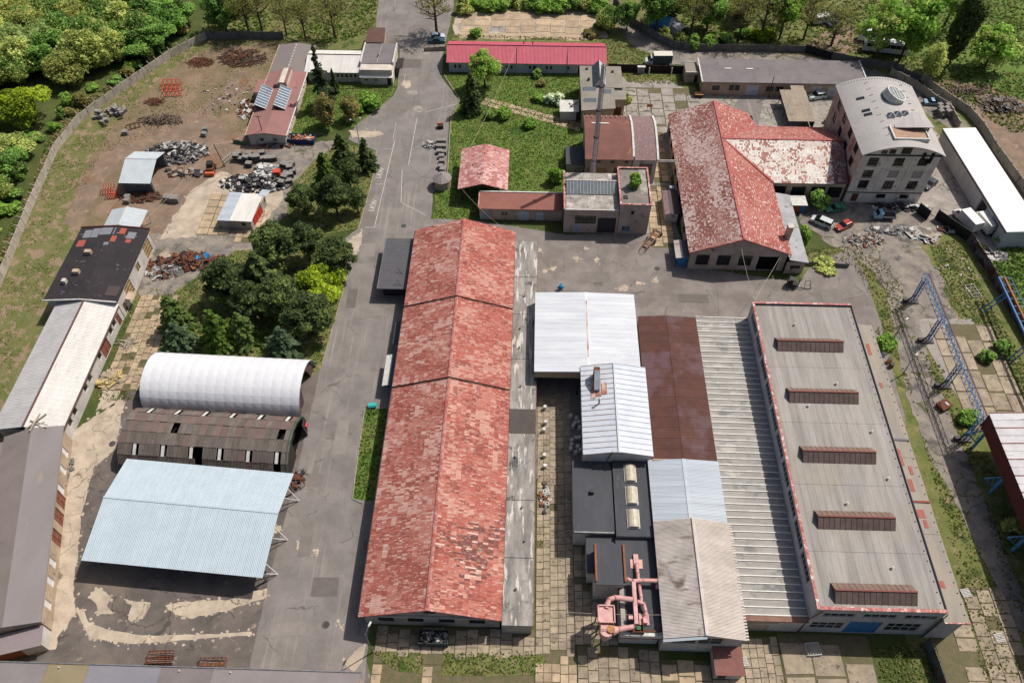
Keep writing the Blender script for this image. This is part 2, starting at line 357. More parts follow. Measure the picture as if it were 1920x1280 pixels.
# wide ground covers
patch('field', M_FIELD, .02, [(-80, 700), (-10, 540), (60, 380), (108, 275), (160, 222), (250, 152), (330, 96), (388, 70), (530, 66), (600, 130), (560, 240), (560, 300), (450, 440), (300, 520), (150, 700), (60, 800), (-10, 900), (-80, 1000)], .5)
patch('field', M_LAWN2, .02, [(386, 62), (384, -40), (715, -40), (700, 60), (690, 90), (600, 100), (530, 62)], .4)
patch('field', M_LAWN2, .02, [(1138, 30), (1150, -40), (2100, -40), (2100, 420), (1920, 440), (1800, 300), (1700, 230), (1560, 140), (1260, 110), (1210, 105), (1140, 70)], .5)
patch('field', M_LAWN2, .02, [(1490, 480), (1600, 460), (1700, 430), (1900, 440), (2100, 600), (2150, 1500), (1780, 1500), (1700, 1200), (1640, 800), (1600, 600), (1500, 520)], .5)
patch('lawn', M_LAWN, .03, [(1868, 470), (1930, 450), (2050, 560), (2050, 720), (1960, 700), (1880, 560), (1850, 500)], .4)
patch('lawn', M_LAWN, .035, [(1600, 70), (1700, 20), (2000, -20), (2000, 200), (1850, 190), (1760, 120), (1690, 110)], .6)
patch('yard', M_DIRT, .032, [(1550, 60), (1600, 50), (1640, 70), (1600, 100), (1530, 105), (1480, 100)], .6)
patch('yard', M_DIRT, .04, [(1780, 150), (1850, 160), (1930, 200), (2000, 330), (1920, 390), (1880, 330), (1800, 200), (1740, 160)], .8)
# dirt yards on the west side
M_FIELD2 = mat('bare_brown_field', (142, 122, 100), (124, 110, 84), sc=.25, c3=(112, 112, 70), sc3=.35, th3=.56, soft3=.15, c4=(150, 128, 108), sc4=.12, th4=.52, grain=.18, gsc=3, bump=.5, bsc=3, rough=.95)
patch('yard', M_FIELD2, .03, [(120, 420), (150, 330), (205, 245), (255, 190), (335, 118), (395, 88), (525, 82), (505, 130), (480, 200), (455, 252), (420, 300), (400, 430), (290, 440), (150, 432)], .9)
patch('yard', M_DIRT, .04, [(440, 128), (418, 175), (350, 215), (240, 255), (190, 290), (150, 350), (118, 420), (150, 432), (185, 360), (225, 300), (240, 350), (200, 400), (280, 430), (300, 445), (440, 430), (530, 330), (580, 262), (480, 262), (430, 250), (400, 205), (440, 185), (470, 150), (462, 128)], .7)
patch('yard', M_ASPH4, .055, [(440, 300), (560, 268), (645, 264), (660, 280), (600, 330), (540, 400), (500, 440), (430, 520), (330, 560), (330, 480), (420, 450), (440, 430), (520, 360), (540, 310), (500, 300)], .6)
# asphalt
patch('yard', M_ASPH2, .05, [(330, 555), (302, 640), (262, 690), (222, 770), (160, 905), (135, 1060), (132, 1150), (60, 1230), (-30, 1250), (-90, 1400), (720, 1400), (640, 1000), (660, 560), (420, 500)], .25)
patch('road', M_ASPH, .07, [(717, -60), (704, 50), (716, 90), (750, 96), (745, 165), (735, 184), (665, 240), (652, 262), (706, 284), (700, 330), (690, 370), (672, 430), (636, 458), (656, 505), (640, 560), (604, 680), (585, 760), (552, 905), (505, 1085), (470, 1240), (455, 1330), (680, 1330), (690, 1200), (720, 1000), (850, 440), (870, 412), (808, 411), (812, 362), (836, 342), (842, 225), (860, 187), (828, 146), (832, 95), (850, 20), (855, -60)], .15)
patch('yard', M_ASPH3, .065, [(790, 470), (812, 411), (880, 412), (1060, 440), (1215, 438), (1262, 400), (1290, 500), (1500, 530), (1525, 490), (1590, 470), (1620, 510), (1655, 620), (1700, 800), (1500, 800), (1000, 900), (940, 900)], .2)
patch('yard', M_ASPH, .085, [(1395, 170), (1428, 186), (1430, 200), (1418, 250), (1360, 230), (1378, 195)], .2)
patch('yard', M_CONC2, .06, [(1165, 145), (1292, 150), (1310, 176), (1560, 165), (1580, 250), (1400, 260), (1260, 320), (1235, 450), (1150, 445), (1160, 300)], .4)
patch('yard', M_ASPH4, .06, [(1530, 420), (1640, 430), (1720, 452), (1755, 500), (1790, 590), (1800, 640), (1730, 650), (1690, 640), (1668, 560), (1630, 500), (1540, 450)], .8)
patch('path', M_ASPH4, .062, [(1664, 560), (1690, 585), (1720, 600), (1745, 690), (1790, 800), (1850, 950), (1940, 1180), (1960, 1260), (1890, 1150), (1800, 960), (1740, 850), (1700, 740), (1680, 640)], .4)
patch('yard', M_CONC2, .068, [(1722, 598), (1820, 598), (1905, 765), (1920, 800), (1830, 800), (1760, 690), (1735, 650)], .3)
patch('yard', M_CONC2, .062, [(1735, 230), (1770, 262), (1890, 455), (1860, 470), (1800, 430), (1735, 395), (1700, 395), (1730, 300)], .4)
patch('road', M_ASPH4, .045, [(1165, 20), (1180, 45), (1225, 75), (1262, 92), (1420, 95), (1560, 112), (1640, 130), (1720, 165), (1810, 230), (1830, 250), (1790, 250), (1700, 185), (1600, 140), (1290, 122), (1210, 122), (1180, 80), (1150, 30), (1140, -30), (1150, -30)], .4)
patch('yard', M_CONC, .05, [(858, 24), (1118, 20), (1140, 70), (1125, 76), (860, 74), (848, 55)], .5)
patch('yard', M_CONC2, .052, [(860, 47), (1010, 42), (1100, 50), (1110, 62), (860, 60)], .6)
# lawns and tree islands
patch('lawn', M_LAWN, .10, [(832, 141), (1092, 136), (1100, 240), (1095, 320), (1060, 330), (1057, 366), (955, 368), (905, 396), (880, 400), (874, 411), (814, 411), (815, 364), (838, 343), (845, 226), (863, 188)], .2)
patch('lawn', M_LAWN, .10, [(575, 172), (742, 166), (733, 183), (665, 238), (600, 254), (544, 258), (560, 215)], .2)
patch('lawn', M_LAWN, .10, [(575, 148), (744, 146), (742, 162), (575, 170)], .15)
patch('lawn', M_LAWN2, .10, [(640, 268), (705, 286), (698, 335), (671, 429), (600, 442), (538, 402), (545, 350), (590, 300)], .15)
patch('lawn', M_LAWN2, .10, [(440, 470), (600, 462), (652, 506), (640, 560), (602, 690), (560, 722), (300, 668), (292, 600), (330, 545), (400, 500)], .2)
patch('lawn', M_LAWN, .10, [(684, 768), (735, 765), (700, 940), (661, 935), (672, 850)], .1)
patch('lawn', M_LAWN2, .10, [(697, 1219), (796, 1222), (790, 1262), (745, 1258), (718, 1240)], .2)
patch('lawn', M_LAWN2, .10, [(830, 1222), (1000, 1218), (1028, 1238), (1010, 1266), (828, 1266)], .2)
patch('lawn', M_LAWN2, .10, [(860, 65), (1140, 72), (1240, 108), (1210, 122), (1130, 120), (845, 75)], .3)
patch('lawn', M_LAWN2, .075, [(1166, 138), (1290, 140), (1310, 176), (1250, 152), (1175, 155)], .4)
# concrete aprons, patches and bare strips
patch('apron', M_CONC, .075, [(226, 745), (234, 760), (213, 845), (176, 880), (160, 930), (150, 1000), (143, 1060), (136, 1110), (143, 1150), (110, 1195), (104, 1215), (88, 1215), (78, 1190), (108, 1000), (128, 812), (190, 775)], .3, .6)
patch('apron', M_CONC, .075, [(250, 590), (290, 600), (285, 640), (250, 680), (215, 760), (180, 770), (210, 700), (240, 620)], .4, .6)
patch('apron', M_CONC, .078, [(143, 1143), (157, 1141), (166, 1165), (203, 1180), (268, 1191), (380, 1189), (472, 1184), (472, 1190), (380, 1197), (250, 1207), (168, 1196), (156, 1170)], .08, .5)
patch('apron', M_CONC, .078, [(310, 1135), (330, 1128), (420, 1125), (500, 1103), (500, 1118), (440, 1140), (360, 1160), (330, 1152)], .25, .5)
patch('apron', M_CONC, .078, [(182, 1102), (208, 1118), (200, 1135), (213, 1150), (185, 1153), (180, 1130), (168, 1118)], .25, .5)
patch('apron', M_CONC, .078, [(232, 1122), (252, 1128), (282, 1130), (268, 1160), (242, 1160), (248, 1135)], .2, .5)
patch('apron', M_CONC, .09, [(675, 1212), (688, 1205), (680, 1240), (664, 1260), (646, 1245), (655, 1232)], .1, .5)
patch('apron', M_CONC, .09, [(503, 988), (527, 985), (528, 992), (513, 1001)], .1, .4)
patch('apron', M_CONC, .09, [(640, 462), (680, 432), (678, 455), (668, 478), (652, 480)], .12, .5)
patch('apron', M_CONC, .09, [(655, 245), (712, 247), (720, 252), (700, 258), (660, 258)], .15, .5)
patch('apron', M_CONC, .06, [(370, 350), (420, 320), (440, 330), (420, 400), (390, 440), (300, 450), (330, 400)], .8)
patch('apron', M_CONC, .06, [(475, 340), (545, 300), (530, 370), (490, 430), (470, 430)], .6)
for i, (x, y, sx, sy) in enumerate([(1022, 508, 5, 3), (1036, 504, 5, 3), (1118, 488, 5, 5), (1082, 486, 4, 5), (1230, 527, 5, 6), (1198, 532, 6, 4), (1098, 467, 3, 2), (1010, 470, 9, 5), (1150, 560, 16, 7), (1170, 540, 10, 6), (595, 1035, 3, 9), (570, 1005, 4, 8), (560, 1020, 3, 8), (642, 1175, 4, 4), (310, 480, 14, 6), (700, 310, 5, 4), (762, 158, 10, 8), (775, 175, 10, 5), (740, 130, 9, 5), (785, 205, 9, 7), (800, 100, 9, 6)]):
    patch('worn_patch', M_CONC if i < 17 else M_CONC2, .094, [(x + sx * math.cos(a) * random.uniform(.7, 1.1), y + sy * math.sin(a) * random.uniform(.7, 1.1)) for a in np.linspace(0, 6.28, 9)[:-1]], .15, .4)
patch('yard', M_ASPH4, .058, [(1490, 380), (1560, 372), (1640, 385), (1735, 395), (1770, 420), (1760, 460), (1640, 445), (1540, 440), (1500, 420)], .5)
patch('yard', M_ASPH4, .056, [(285, 440), (440, 435), (480, 450), (420, 500), (330, 560), (300, 600), (265, 600), (262, 520)], .6)
paving(23.5, 41, 159.5, 177, 6, 6, mes=[m.mesh('slab', M_CONC2) for m in slab_me], z=.09, miss=.03, tilt=.004) if 0 else None
for i, (x, y, sx, sy, rz) in enumerate([(748, 200, 6, 3, .1), (772, 120, 5, 4, 0), (640, 820, 2.2, 7, .02), (590, 900, 3, 2.5, .05), (660, 560, 2, 5, 0), (720, 300, 3, 3, .1), (1120, 520, 5, 3, .05), (1300, 560, 6, 2.2, 0), (1210, 490, 3, 3, .3), (1560, 560, 4, 5, .1), (610, 1100, 4, 3, .02), (540, 1180, 5, 2, .1), (780, 60, 4, 5, 0), (1480, 600, 7, 1.6, 0), (690, 470, 3, 4, .05), (575, 1010, 2, 6, .03)]):
    q = G(x, y); c, s_ = math.cos(rz), math.sin(rz); zz = .0955 + i * .00004
    struct('road_repair', MB().face(*[(q.x + a * c - b * s_, q.y + a * s_ + b * c, zz) for a, b in ((-sx / 2, -sy / 2), (sx / 2, -sy / 2 + .1), (sx / 2 - .1, sy / 2), (-sx / 2, sy / 2))]), mat('road_repair_%d' % (i % 3), [(136, 129, 124), (120, 114, 110), (152, 145, 139)][i % 3], [(126, 119, 115), (110, 104, 100), (142, 135, 129)][i % 3], sc=.6, grain=.1, gsc=6, rough=.9))
# road paint
def paint(pts, wd=.14, closed=False):
    mb = MB(); P_ = [G(*p) for p in pts]
    for a, b in zip(P_, P_[1:]):
        d = (b - a).normalized(); n = Vector((d.y, -d.x, 0)) * wd / 2; mb.face(*[(q.x, q.y, .0985) for q in (a - n, b - n, b + n, a + n)])
    return struct('road_marking', mb, M_PAINT)
paint([(740, 265), (702, 427), (684, 427)]); paint([(719, 346), (704, 346)]); paint([(754, 320), (752, 380), (798, 404)])
paint([(782, 222), (766, 310)]); paint([(797, 211), (860, 195)]); paint([(743, 230), (737, 262)], .1); paint([(735, 280), (720, 280)], .1); paint([(760, 140), (757, 160)], .1)
def text_mark(s, px, size, rz):
    c = bpy.data.curves.new('road_lettering', 'FONT'); c.body = s; c.size = size; c.align_x = 'CENTER'; c.align_y = 'CENTER'; c.offset = .02
    o = bpy.data.objects.new('road_lettering', c); COL.objects.link(o); p = G(*px); o.location = (p.x, p.y, .0985); o.rotation_euler = (0, 0, rz)
    c.materials.append(M_PAINT); o['kind'] = 'structure'
text_mark('LKW', (700, 386), 1.7, R(82)); text_mark('LKW', (713, 325), 1.7, R(82))
# kerbs: stones set one by one along the road edge
kerb_me = MB().box(-.5, .5, -.09, .09, 0, .15).mesh('kerb_stone', M_KERB)
def kerb(pts, step=1.02):
    P_ = [G(*p) for p in pts]; root = bpy.data.objects.new('kerb', None); COL.objects.link(root); root['kind'] = 'structure'; root.location = P_[0]; OFF[root.name] = tuple(P_[0])
    for a, b in zip(P_, P_[1:]):
        d = b - a; n = max(1, int(d.length / step)); rz = math.atan2(d.y, d.x)
        for k in range(n): inst('kerb_stone', kerb_me, root, a + d * ((k + .5) / n) + Vector((0, 0, .07)), rz + random.uniform(-.02, .02), (d.length / n * .97, 1, 1))
kerb([(706, 284), (700, 330), (690, 370), (672, 430), (640, 455)]); kerb([(655, 505), (640, 560), (604, 684)]); kerb([(737, 765), (684, 767), (672, 850), (661, 935), (680, 944)])
kerb([(735, 184), (665, 240)]); kerb([(832, 141), (862, 188), (845, 226), (838, 343)])
# slab paving, each slab its own piece
slab_me = []
for k in range(5):
    mb = MB(); h = .06; r = random.uniform
    c = [(-.5 + r(0, .03), -.5 + r(0, .03)), (.5 - r(0, .03), -.5 + r(0, .04)), (.5 - r(0, .03), .5 - r(0, .03)), (-.5 + r(0, .03), .5 - r(0, .04))]
    mb.add([(x, y, 0) for x, y in c] + [(x, y, h) for x, y in c] + [(x * .96, y * .96, h + .015) for x, y in c],
           [(0, 1, 5, 4), (1, 2, 6, 5), (2, 3, 7, 6), (3, 0, 4, 7), (4, 5, 9, 8), (5, 6, 10, 9), (6, 7, 11, 10), (7, 4, 8, 11), (8, 9, 10, 11)])
    slab_me.append(mb)
slab_a = [m.mesh('slab', M_SLAB) for m in slab_me]; slab_b = [m.mesh('slab', M_SLAB2) for m in slab_me]
M_JOINT = mat('joint_soil', (118, 106, 84), (98, 98, 64), sc=.8, grain=.2)
def paving(x0, x1, y0, y1, nx, ny, skip=None, mes=slab_a, miss=.02, z=.057, tilt=.015):
    root = bpy.data.objects.new('pavement', None); COL.objects.link(root); root['kind'] = 'structure'; root.location = ((x0 + x1) / 2, (y0 + y1) / 2, 0); OFF[root.name] = tuple(root.location)
    MB().face((x0, y0, z), (x1, y0, z), (x1, y1, z), (x0, y1, z)).build('joint_bed', M_JOINT, root)
    sx, sy = (x1 - x0) / nx, (y1 - y0) / ny
    for i in range(nx):
        off = random.uniform(-.3, .3) * sy
        for j in range(ny):
            x = x0 + (i + .5) * sx; y = y0 + (j + .5) * sy + off
            if y > y1 - sy * .4 or y < y0 + sy * .4 or random.random() < miss or (skip and skip(x, y)): continue
            o = inst('slab', random.choice(mes), root, (x, y, z + random.uniform(-.01, .03)), random.uniform(-.02, .02), (sx * random.uniform(.93, .985), sy * random.uniform(.93, .985), 1))
            o.rotation_euler[0] = random.uniform(-tilt, tilt); o.rotation_euler[1] = random.uniform(-tilt, tilt)
    return root
paving(2.3, 4.4, 36, 82, 2, 40, mes=slab_b); paving(4.4, 8.0, 36, 82, 3, 40, mes=slab_b)
paving(-20.8, 2.2, 26, 34.3, 16, 6, skip=lambda x, y: (y > 29.6 and -20 < x < -14) or (y > 29.4 and -11.5 < x < 3.2), miss=.01)
paving(8.05, 14.2, 37.7, 46.7, 5, 8, mes=slab_b); paving(8.05, 10.7, 46.8, 53, 2, 5, mes=slab_b); paving(77, 88.5, 76, 100, 4, 6, mes=slab_b, z=.072, tilt=.01, miss=.04); paving(2.3, 8.2, 24.5, 36, 5, 9); paving(8.3, 20, 24.5, 37.6, 8, 8, mes=slab_b); paving(20.1, 31.8, 24.5, 36, 5, 5, mes=slab_a); paving(31.9, 37.2, 24.5, 39.6, 5, 11, mes=slab_b)
paving(37.4, 50.4, 26, 40.2, 3, 3, mes=slab_b, miss=0); paving(51, 58, 24.5, 32, 3, 3, mes=slab_b, tilt=.05)
paving(-20.8, 2.2, 34.4, 39.6, 14, 4, mes=slab_b, skip=lambda x, y: y < 36 and -20 < x < 3)
pv = [m.mesh('slab', M_CONC2) for m in slab_me]; paving(23.2, 41.5, 160, 176, 6, 5, mes=pv, z=.066, miss=.03, tilt=.006); paving(-20, 17, 197, 213.5, 9, 5, mes=slab_a, z=.046, miss=.02, tilt=.006)
paving(25.6, 30.5, 119, 138.6, 2, 11, mes=slab_a, z=.071)
paving(27.9, 31.3, 139.5, 158, 2, 9, mes=slab_a, z=.071)
# garden path of slabs
pth = bpy.data.objects.new('path', None); COL.objects.link(pth); pth['kind'] = 'structure'; A, B = G(905, 190), G(1090, 240); pth.location = A; OFF[pth.name] = tuple(A)
for k in range(15):
    q = A.lerp(B, (k + .5) / 15)
    for s in (-1, 1): inst('slab', random.choice(slab_a), pth, q + Vector((.25 * s, .8 * s, .1)), math.atan2(B.y - A.y, B.x - A.x) + random.uniform(-.06, .06), ((B - A).length / 15 * .93, 1.45, 1))
# west-side slab rows by the black-roofed building
ws = paving(-76.0, -68.5, 80, 103, 6, 14, mes=slab_a, miss=.12, tilt=.03, z=.09); ws2 = paving(-61.5, -57, 118, 128, 3, 6, mes=slab_a, miss=.1, z=.063)
ws3 = paving(-70, -63, 120, 133, 3, 6, mes=slab_a, miss=.12, z=.064, tilt=.03)
# paving strip along the far east track
paving(60, 66, 24, 52, 2, 14, mes=slab_b, miss=.1, z=.066, tilt=.04, skip=lambda x, y: x < 62.6 + (52 - y) * 0); paving(66.2, 72.5, 20, 48, 3, 14, mes=slab_b, miss=.12, z=.066, tilt=.04)
# manhole covers
M_IRON = mat('cast_iron', (96, 92, 90), (70, 66, 64), sc=4)
for x, y in [(611, 1171), (1022, 509), (1036, 505), (1232, 504), (757, 424), (211, 832)]:
    p = G(x, y); t = tag(MB().lathe((0, 0, 0), [(.55, 0), (.55, .02), (.42, .03), (.3, .02), (.12, .035)], 20).build('manhole_cover', M_CONC if y in (509, 505) else M_IRON),
        {611: 'round iron manhole cover in the main road near the long red hall', 1022: 'pale round cover in the court beside the lean-to, lower of the pair', 1036: 'pale round cover in the court beside the lean-to, upper of the pair', 1232: 'small round cover in the middle of the court', 757: 'drain cover in the road above the dark grey canopy', 211: 'round cover on the concrete apron left of the broken-roofed arched hall'}[x], 'manhole cover', 'manhole covers'); t.location = (p.x, p.y, .1)
# ================================================================ central works buildings
def tl(c): return np.array([lin(c[0]), lin(c[1]), lin(c[2])])
def palette(cols, us, vs, seed, thr, blend=.25):
    """colour per tile: a base colour, replaced in noisy patches by the others"""
    def f(u, v, r):
        c = np.repeat(tl(cols[0])[None], len(u), 0)
        for k, (cc, t) in enumerate(zip(cols[1:], thr)):
            n = vnoise(u * us, v * vs, seed + k) + (RNG.random(len(u)) - .5) * blend
            c[n > t] = tl(cc)
        return c * (.9 + .2 * RNG.random(len(u)))[:, None]
    return f
M_TILE = mat('painted_cement_tile', (255, 255, 255), tint=True, c3=(222, 198, 188), sc3=1.5, th3=.555, st3=(1.0, 2.8, 1), soft3=.14, c4=(146, 82, 74), sc4=.7, th4=.58, grain=.14, gsc=6, rough=.85)
M_TILE2 = mat('flaked_cement_tile', (255, 255, 255), tint=True, c3=(230, 214, 210), sc3=1.3, th3=.56, st3=(2.8, 1, 1), soft3=.08, c4=(150, 96, 88), sc4=.5, th4=.6, grain=.12, gsc=6, rough=.85)
M_TILE_W = mat('whitened_cement_tile', (255, 255, 255), tint=True, c3=(160, 96, 86), sc3=1.6, th3=.655, st3=(1, 2.2, 1), soft3=.05, grain=.10, gsc=6, rough=.85)
M_REDTRIM = mat('red_trim', (168, 84, 74), (196, 140, 132), sc=1.2, c3=(222, 200, 195), sc3=2.5, th3=.6)
M_PLAS = mat('grey_plaster', (196, 188, 180), (160, 152, 146), sc=.35, c3=(112, 104, 98), sc3=.9, th3=.64, st3=(1, 1, .5), grain=.08, rough=.9)
M_PLASW = mat('white_plaster', (222, 218, 212), (196, 190, 184), sc=.4, c3=(150, 142, 134), sc3=.8, th3=.66, st3=(1, 1, .4), grain=.06, rough=.9)
M_PLASB = mat('beige_plaster', (204, 184, 160), (176, 156, 134), sc=.4, c3=(130, 112, 98), sc3=.9, th3=.63, st3=(1, 1, .5), grain=.08, rough=.9)
M_PLASP = mat('pinkish_plaster', (190, 174, 165), (164, 149, 141), sc=.4, c3=(122, 108, 101), sc3=.8, th3=.62, st3=(1, 1, .5), grain=.08, rough=.9)
M_FELT = mat('grey_roof_felt', (176, 171, 166), (150, 146, 142), sc=.3, st=(2.2, .2, 1), rnd=.035, c3=(150, 144, 134), sc3=.6, th3=.58, st3=(2.4, .25, 1), soft3=.15, c4=(166, 160, 150), sc4=.12, th4=.55, grain=.06, gsc=6, rough=.9)
M_BLACKFELT = mat('black_roof_felt', (84, 86, 92), (74, 76, 82), sc=.5, st=(1, .3, 1), c3=(98, 98, 100), sc3=.5, th3=.64, grain=.06, rough=.85)
M_LEANTO = mat('weathered_flat_roof', (176, 170, 164), (130, 126, 122), sc=.45, st=(1.5, .4, 1), c3=(216, 210, 202), sc3=.8, th3=.56, st3=(1.8, .3, 1), c4=(96, 94, 92), sc4=.3, th4=.58, grain=.12, gsc=4, rough=.9)

# ---- long hall with the flaking red roof
t = thing('factory_hall', 'very long hall with a flaking red pitched roof in three steps and pale side strip', 'building', (-12.8, 78, 0))
X0, X1, XR, ZE, ZR = -22.9, -2.6, -12.85, 4.6, 7.95
def W4(l, a, b, s=1): return [('win', u, u + 2.3, a, b, dict(nx=2, ny=2, frame=M_FRAME_DARK)) for u in l]
facade(t, (-22.4, 39.9), (-2.9, 39.9), 0, 4.5, M_PLAS, W4([1.9, 6.2, 10.7, 15.1], 1.3, 3.4) , gable=[(.5, 7.7)])
facade(t, (-2.9, 116.9), (-22.4, 116.9), 0, 4.5, M_PLAS, gable=[(.5, 8.0)])
facade(t, (-22.4, 116.9), (-22.4, 39.9), 0, 4.5, M_PLAS, [('win', u, u + 2.4, 1.4, 3.5, dict(nx=3, ny=2, frame=M_FRAME_DARK)) for u in np.arange(8, 74, 4.4)])
MB().box(-13.6, -12, 39.8, 39.95, 5.2, 6.2).build('gable_hatch', M_DARK, t)
MB().box(-22.5, -2.9, 39.6, 39.86, 3.75, 3.95).build('string_course', M_PLASW, t)
MB().face((-2.9, 39.9, 0), (-2.9, 116.9, 0), (-2.9, 116.9, 4.5), (-2.9, 39.9, 4.5)).build('wall', M_PLAS, t)
def coll(u, v, r):
    c = palette([(178, 104, 92), (188, 124, 112), (160, 88, 76), (204, 158, 147)], 14, 4, 3, (.54, .58, .66), .4)(u, v, r); return c
def colr_near(u, v, r):
    c = palette([(182, 104, 90), (192, 124, 109), (160, 88, 76), (208, 156, 140)], 12, 5, 21, (.54, .6, .64), .4)(u, v, r)
    k = (vnoise(u * 4, v * 2, 5) * .8 + .5 * np.exp(-((u - .27) / .13) ** 2) * (1 - .5 * v) + (RNG.random(len(u)) - .5) * .35) > .78
    c[k] = tl((126, 80, 73)) * (.85 + .3 * RNG.random((k.sum(), 1))); k2 = k & (RNG.random(len(u)) < .2); c[k2] = tl((224, 188, 175)); return c
def colr(u, v, r): return palette([(182, 102, 88), (190, 120, 106), (168, 90, 78), (202, 146, 132)], 11, 4, 41, (.54, .6, .66), .4)(u, v, r)
secs = [(39.3, 78.9, 0.), (78.9, 97.1, .28), (97.1, 117.6, .5)]
for k, (y0, y1, dz) in enumerate(secs):
    ze, zr = ZE + dz, ZR + dz; rf = MB()
    rf.slab((X0, y0, ze), (XR, y0, zr), (XR, y1, zr), (X0, y1, ze), .14); rf.slab((XR, y0, zr), (X1, y0, ze), (X1, y1, ze), (XR, y1, zr), .14)
    rf = rf.build('roof', M_REDTRIM, t); n = int((y1 - y0) / .31)
    tiles(rf, (X0, y0, ze), (X0, y1, ze), (XR, y1, zr), (XR, y0, zr), n, 13, M_TILE, coll, lip=.02, lift=.015, jit=.008)
    tiles(rf, (X1, y0, ze), (X1, y1, ze), (XR, y1, zr), (XR, y0, zr), n, 13, M_TILE, colr_near if k == 0 else colr, lip=.02, lift=.015, jit=.008)
    rc = MB()
    for s in (-1, 1): rc.slab((XR, y0 - .05, zr + .17), (XR + s * .28, y0 - .05, zr + .09), (XR + s * .28, y1, zr + .09), (XR, y1, zr + .17), .05)
    rc.build('ridge_cap', M_REDTRIM, rf)
    for s, xe in ((-1, X0), (1, X1)):
        MB().slab((xe, y0 - .12, ze + .16), (XR, y0 - .12, zr + .16), (XR, y0 + .18 - .22 * (k > 0), zr + .16), (xe, y0 + .18 - .22 * (k > 0), ze + .16), .3 - .16 * (k > 0)).build('verge_board', M_REDTRIM if k == 0 else M_DARK, rf)  # dark boards at the upper steps: step shadow painted as colour
MB().tube([(X0 - .1, 39.3, 4.5), (X0 - .1, 117.5, 4.85)], .09, 6).build('gutter', M_DARK, t)
# flat side strip
MB().box(-2.6, 1.7, 39.1, 115.6, 0, 3.95).build('side_strip_wall', M_PLAS, t)
for y0, y1 in ((38.8, 48.8), (48.9, 58.3), (58.4, 70.5), (75.4, 86), (86.1, 96.5), (96.6, 106), (106.1, 115.9)):
    MB().box(-2.55, 1.85, y0, y1, 3.95, 4.2).build('roof_panel', M_LEANTO, t)
MB().box(-2.55, 1.87, 70.52, 75.38, 3.95, 4.24).build('roof_panel', mat('new_dark_felt', (96, 88, 84), (86, 80, 78), sc=.6), t, label='dark new felt panel')
MB().box(1.86, 2.0, 38.8, 115.9, 3.9, 4.12).build('gutter', mat('rusty_gutter', (150, 120, 105), (110, 84, 72), sc=1), t)
for y in (44, 51.5, 57, 66, 80, 88.5, 93, 101): MB().lathe((random.uniform(-1.5, 1), y, 4.2), [(.12, 0), (.12, .35), (.2, .36), (.05, .48)], 8).build('roof_vent', M_STEEL, t)

# ---- dark grey canopy and small lean-tos on the road side of the long hall
t = thing('grey_canopy', 'flat dark grey sheet-metal loading canopy beside the far end of the long red hall', 'canopy', (-26.2, 110, 0))
M_ANTH = mat('anthracite_sheet', (96, 96, 100), (88, 88, 92), sc=.6, grain=.04, rough=.55)
MB().box(-29.0, -23.3, 103.1, 117, 3.0, 3.18).build('roof_deck', M_ANTH, t); sheets(t, (-29, 103.1, 3.19), (-29, 117, 3.19), (-23.3, 117, 3.25), (-23.3, 103.1, 3.25), 14, M_ANTH, [(0, 0), (1, 0)], lift=.02)
MB().box(-28.2, -23.4, 104.2, 116, 0.1, 2.99).build('wall', mat('dark_cladding', (52, 52, 56), rough=.7), t); MB().box(-29.06, -28.96, 103.1, 117, 2.85, 3.3).build('edge_trim', M_STEEL, t)
for x, y in ((-24.6, 107), (-24.4, 103.9)): MB().tube([(x, y, 3.2), (x - .9, y + .9, 4.3)], .05, 6).build('stay', M_DARK, t)
t = thing('lean_to', 'small dark felted lean-to under the eave of the long red hall', 'shed', (-23.6, 95, 0))
MB().box(-24.4, -22.5, 90.5, 95.5, 0, 2.2).build('wall', M_PLAS, t); MB().slab((-24.6, 90.3, 2.25), (-22.9, 90.3, 2.6), (-22.9, 95.7, 2.6), (-24.6, 95.7, 2.25), .12).build('roof', M_BLACKFELT, t); door(t, (-24.4, 95.5), (-24.4, 90.5), 1.5, 2.6, .05, 2., M_DOOR)
t = thing('loading_hood', 'small canopy with a white metal top on the road side of the long hall', 'canopy', (-24, 83, 0))
MB().slab((-25.2, 80.6, 2.7), (-24.2, 80.6, 3.0), (-24.2, 87.4, 3.0), (-25.2, 87.4, 2.7), .08).build('roof_sheet', M_WHITE, t); MB().slab((-24.2, 80.6, 3.0), (-23, 80.6, 2.95), (-23, 87.4, 2.95), (-24.2, 87.4, 3.0), .08).build('roof_sheet', mat('blue_grey_sheet', (92, 104, 120), (80, 90, 104), sc=.8), t)
for y in (80.8, 84, 87.2): MB().bar((-25, y, 2.6), (-23, y, 1.6), .08).build('bracket', M_DARK, t)

# ---- white shallow double roof
M_WSHEET = mat('white_roof_sheet', (232, 236, 242), (218, 222, 230), sc=.5, st=(.3, 1.5, 1), c3=(200, 202, 206), sc3=.45, th3=.58, st3=(.15, 3, 1), soft3=.2, grain=.05, rnd=.035, rough=.5)
M_RUSTG = mat('rusty_valley', (176, 116, 84), (216, 206, 200), sc=.9, st=(1, .5, 1))
t = thing('white_roofed_shed', 'open-fronted shed with two white metal roof planes and a rusty strip between', 'building', (10.6, 91, 0))
mb = MB(); wallmesh(mb, (19.7, 81.3), (19.7, 99.5), 0, 6.9); wallmesh(mb, (19.7, 99.5), (1.6, 99.5), 0, 6.9); wallmesh(mb, (2.0, 99.5), (2.0, 82), 0, 6.9); mb.build('wall', M_PLASB, t)
MB().box(1.6, 9.4, 81.4, 81.6, 5.2, 6.85).build('front_header', mat('tan_panel', (190, 170, 140), (160, 145, 122), sc=1, st=(4, 1, .4)), t)
for x in (1.75, 9.2): MB().box(x - .12, x + .12, 81.4, 81.7, 0, 5.2).build('post', M_DARK, t)
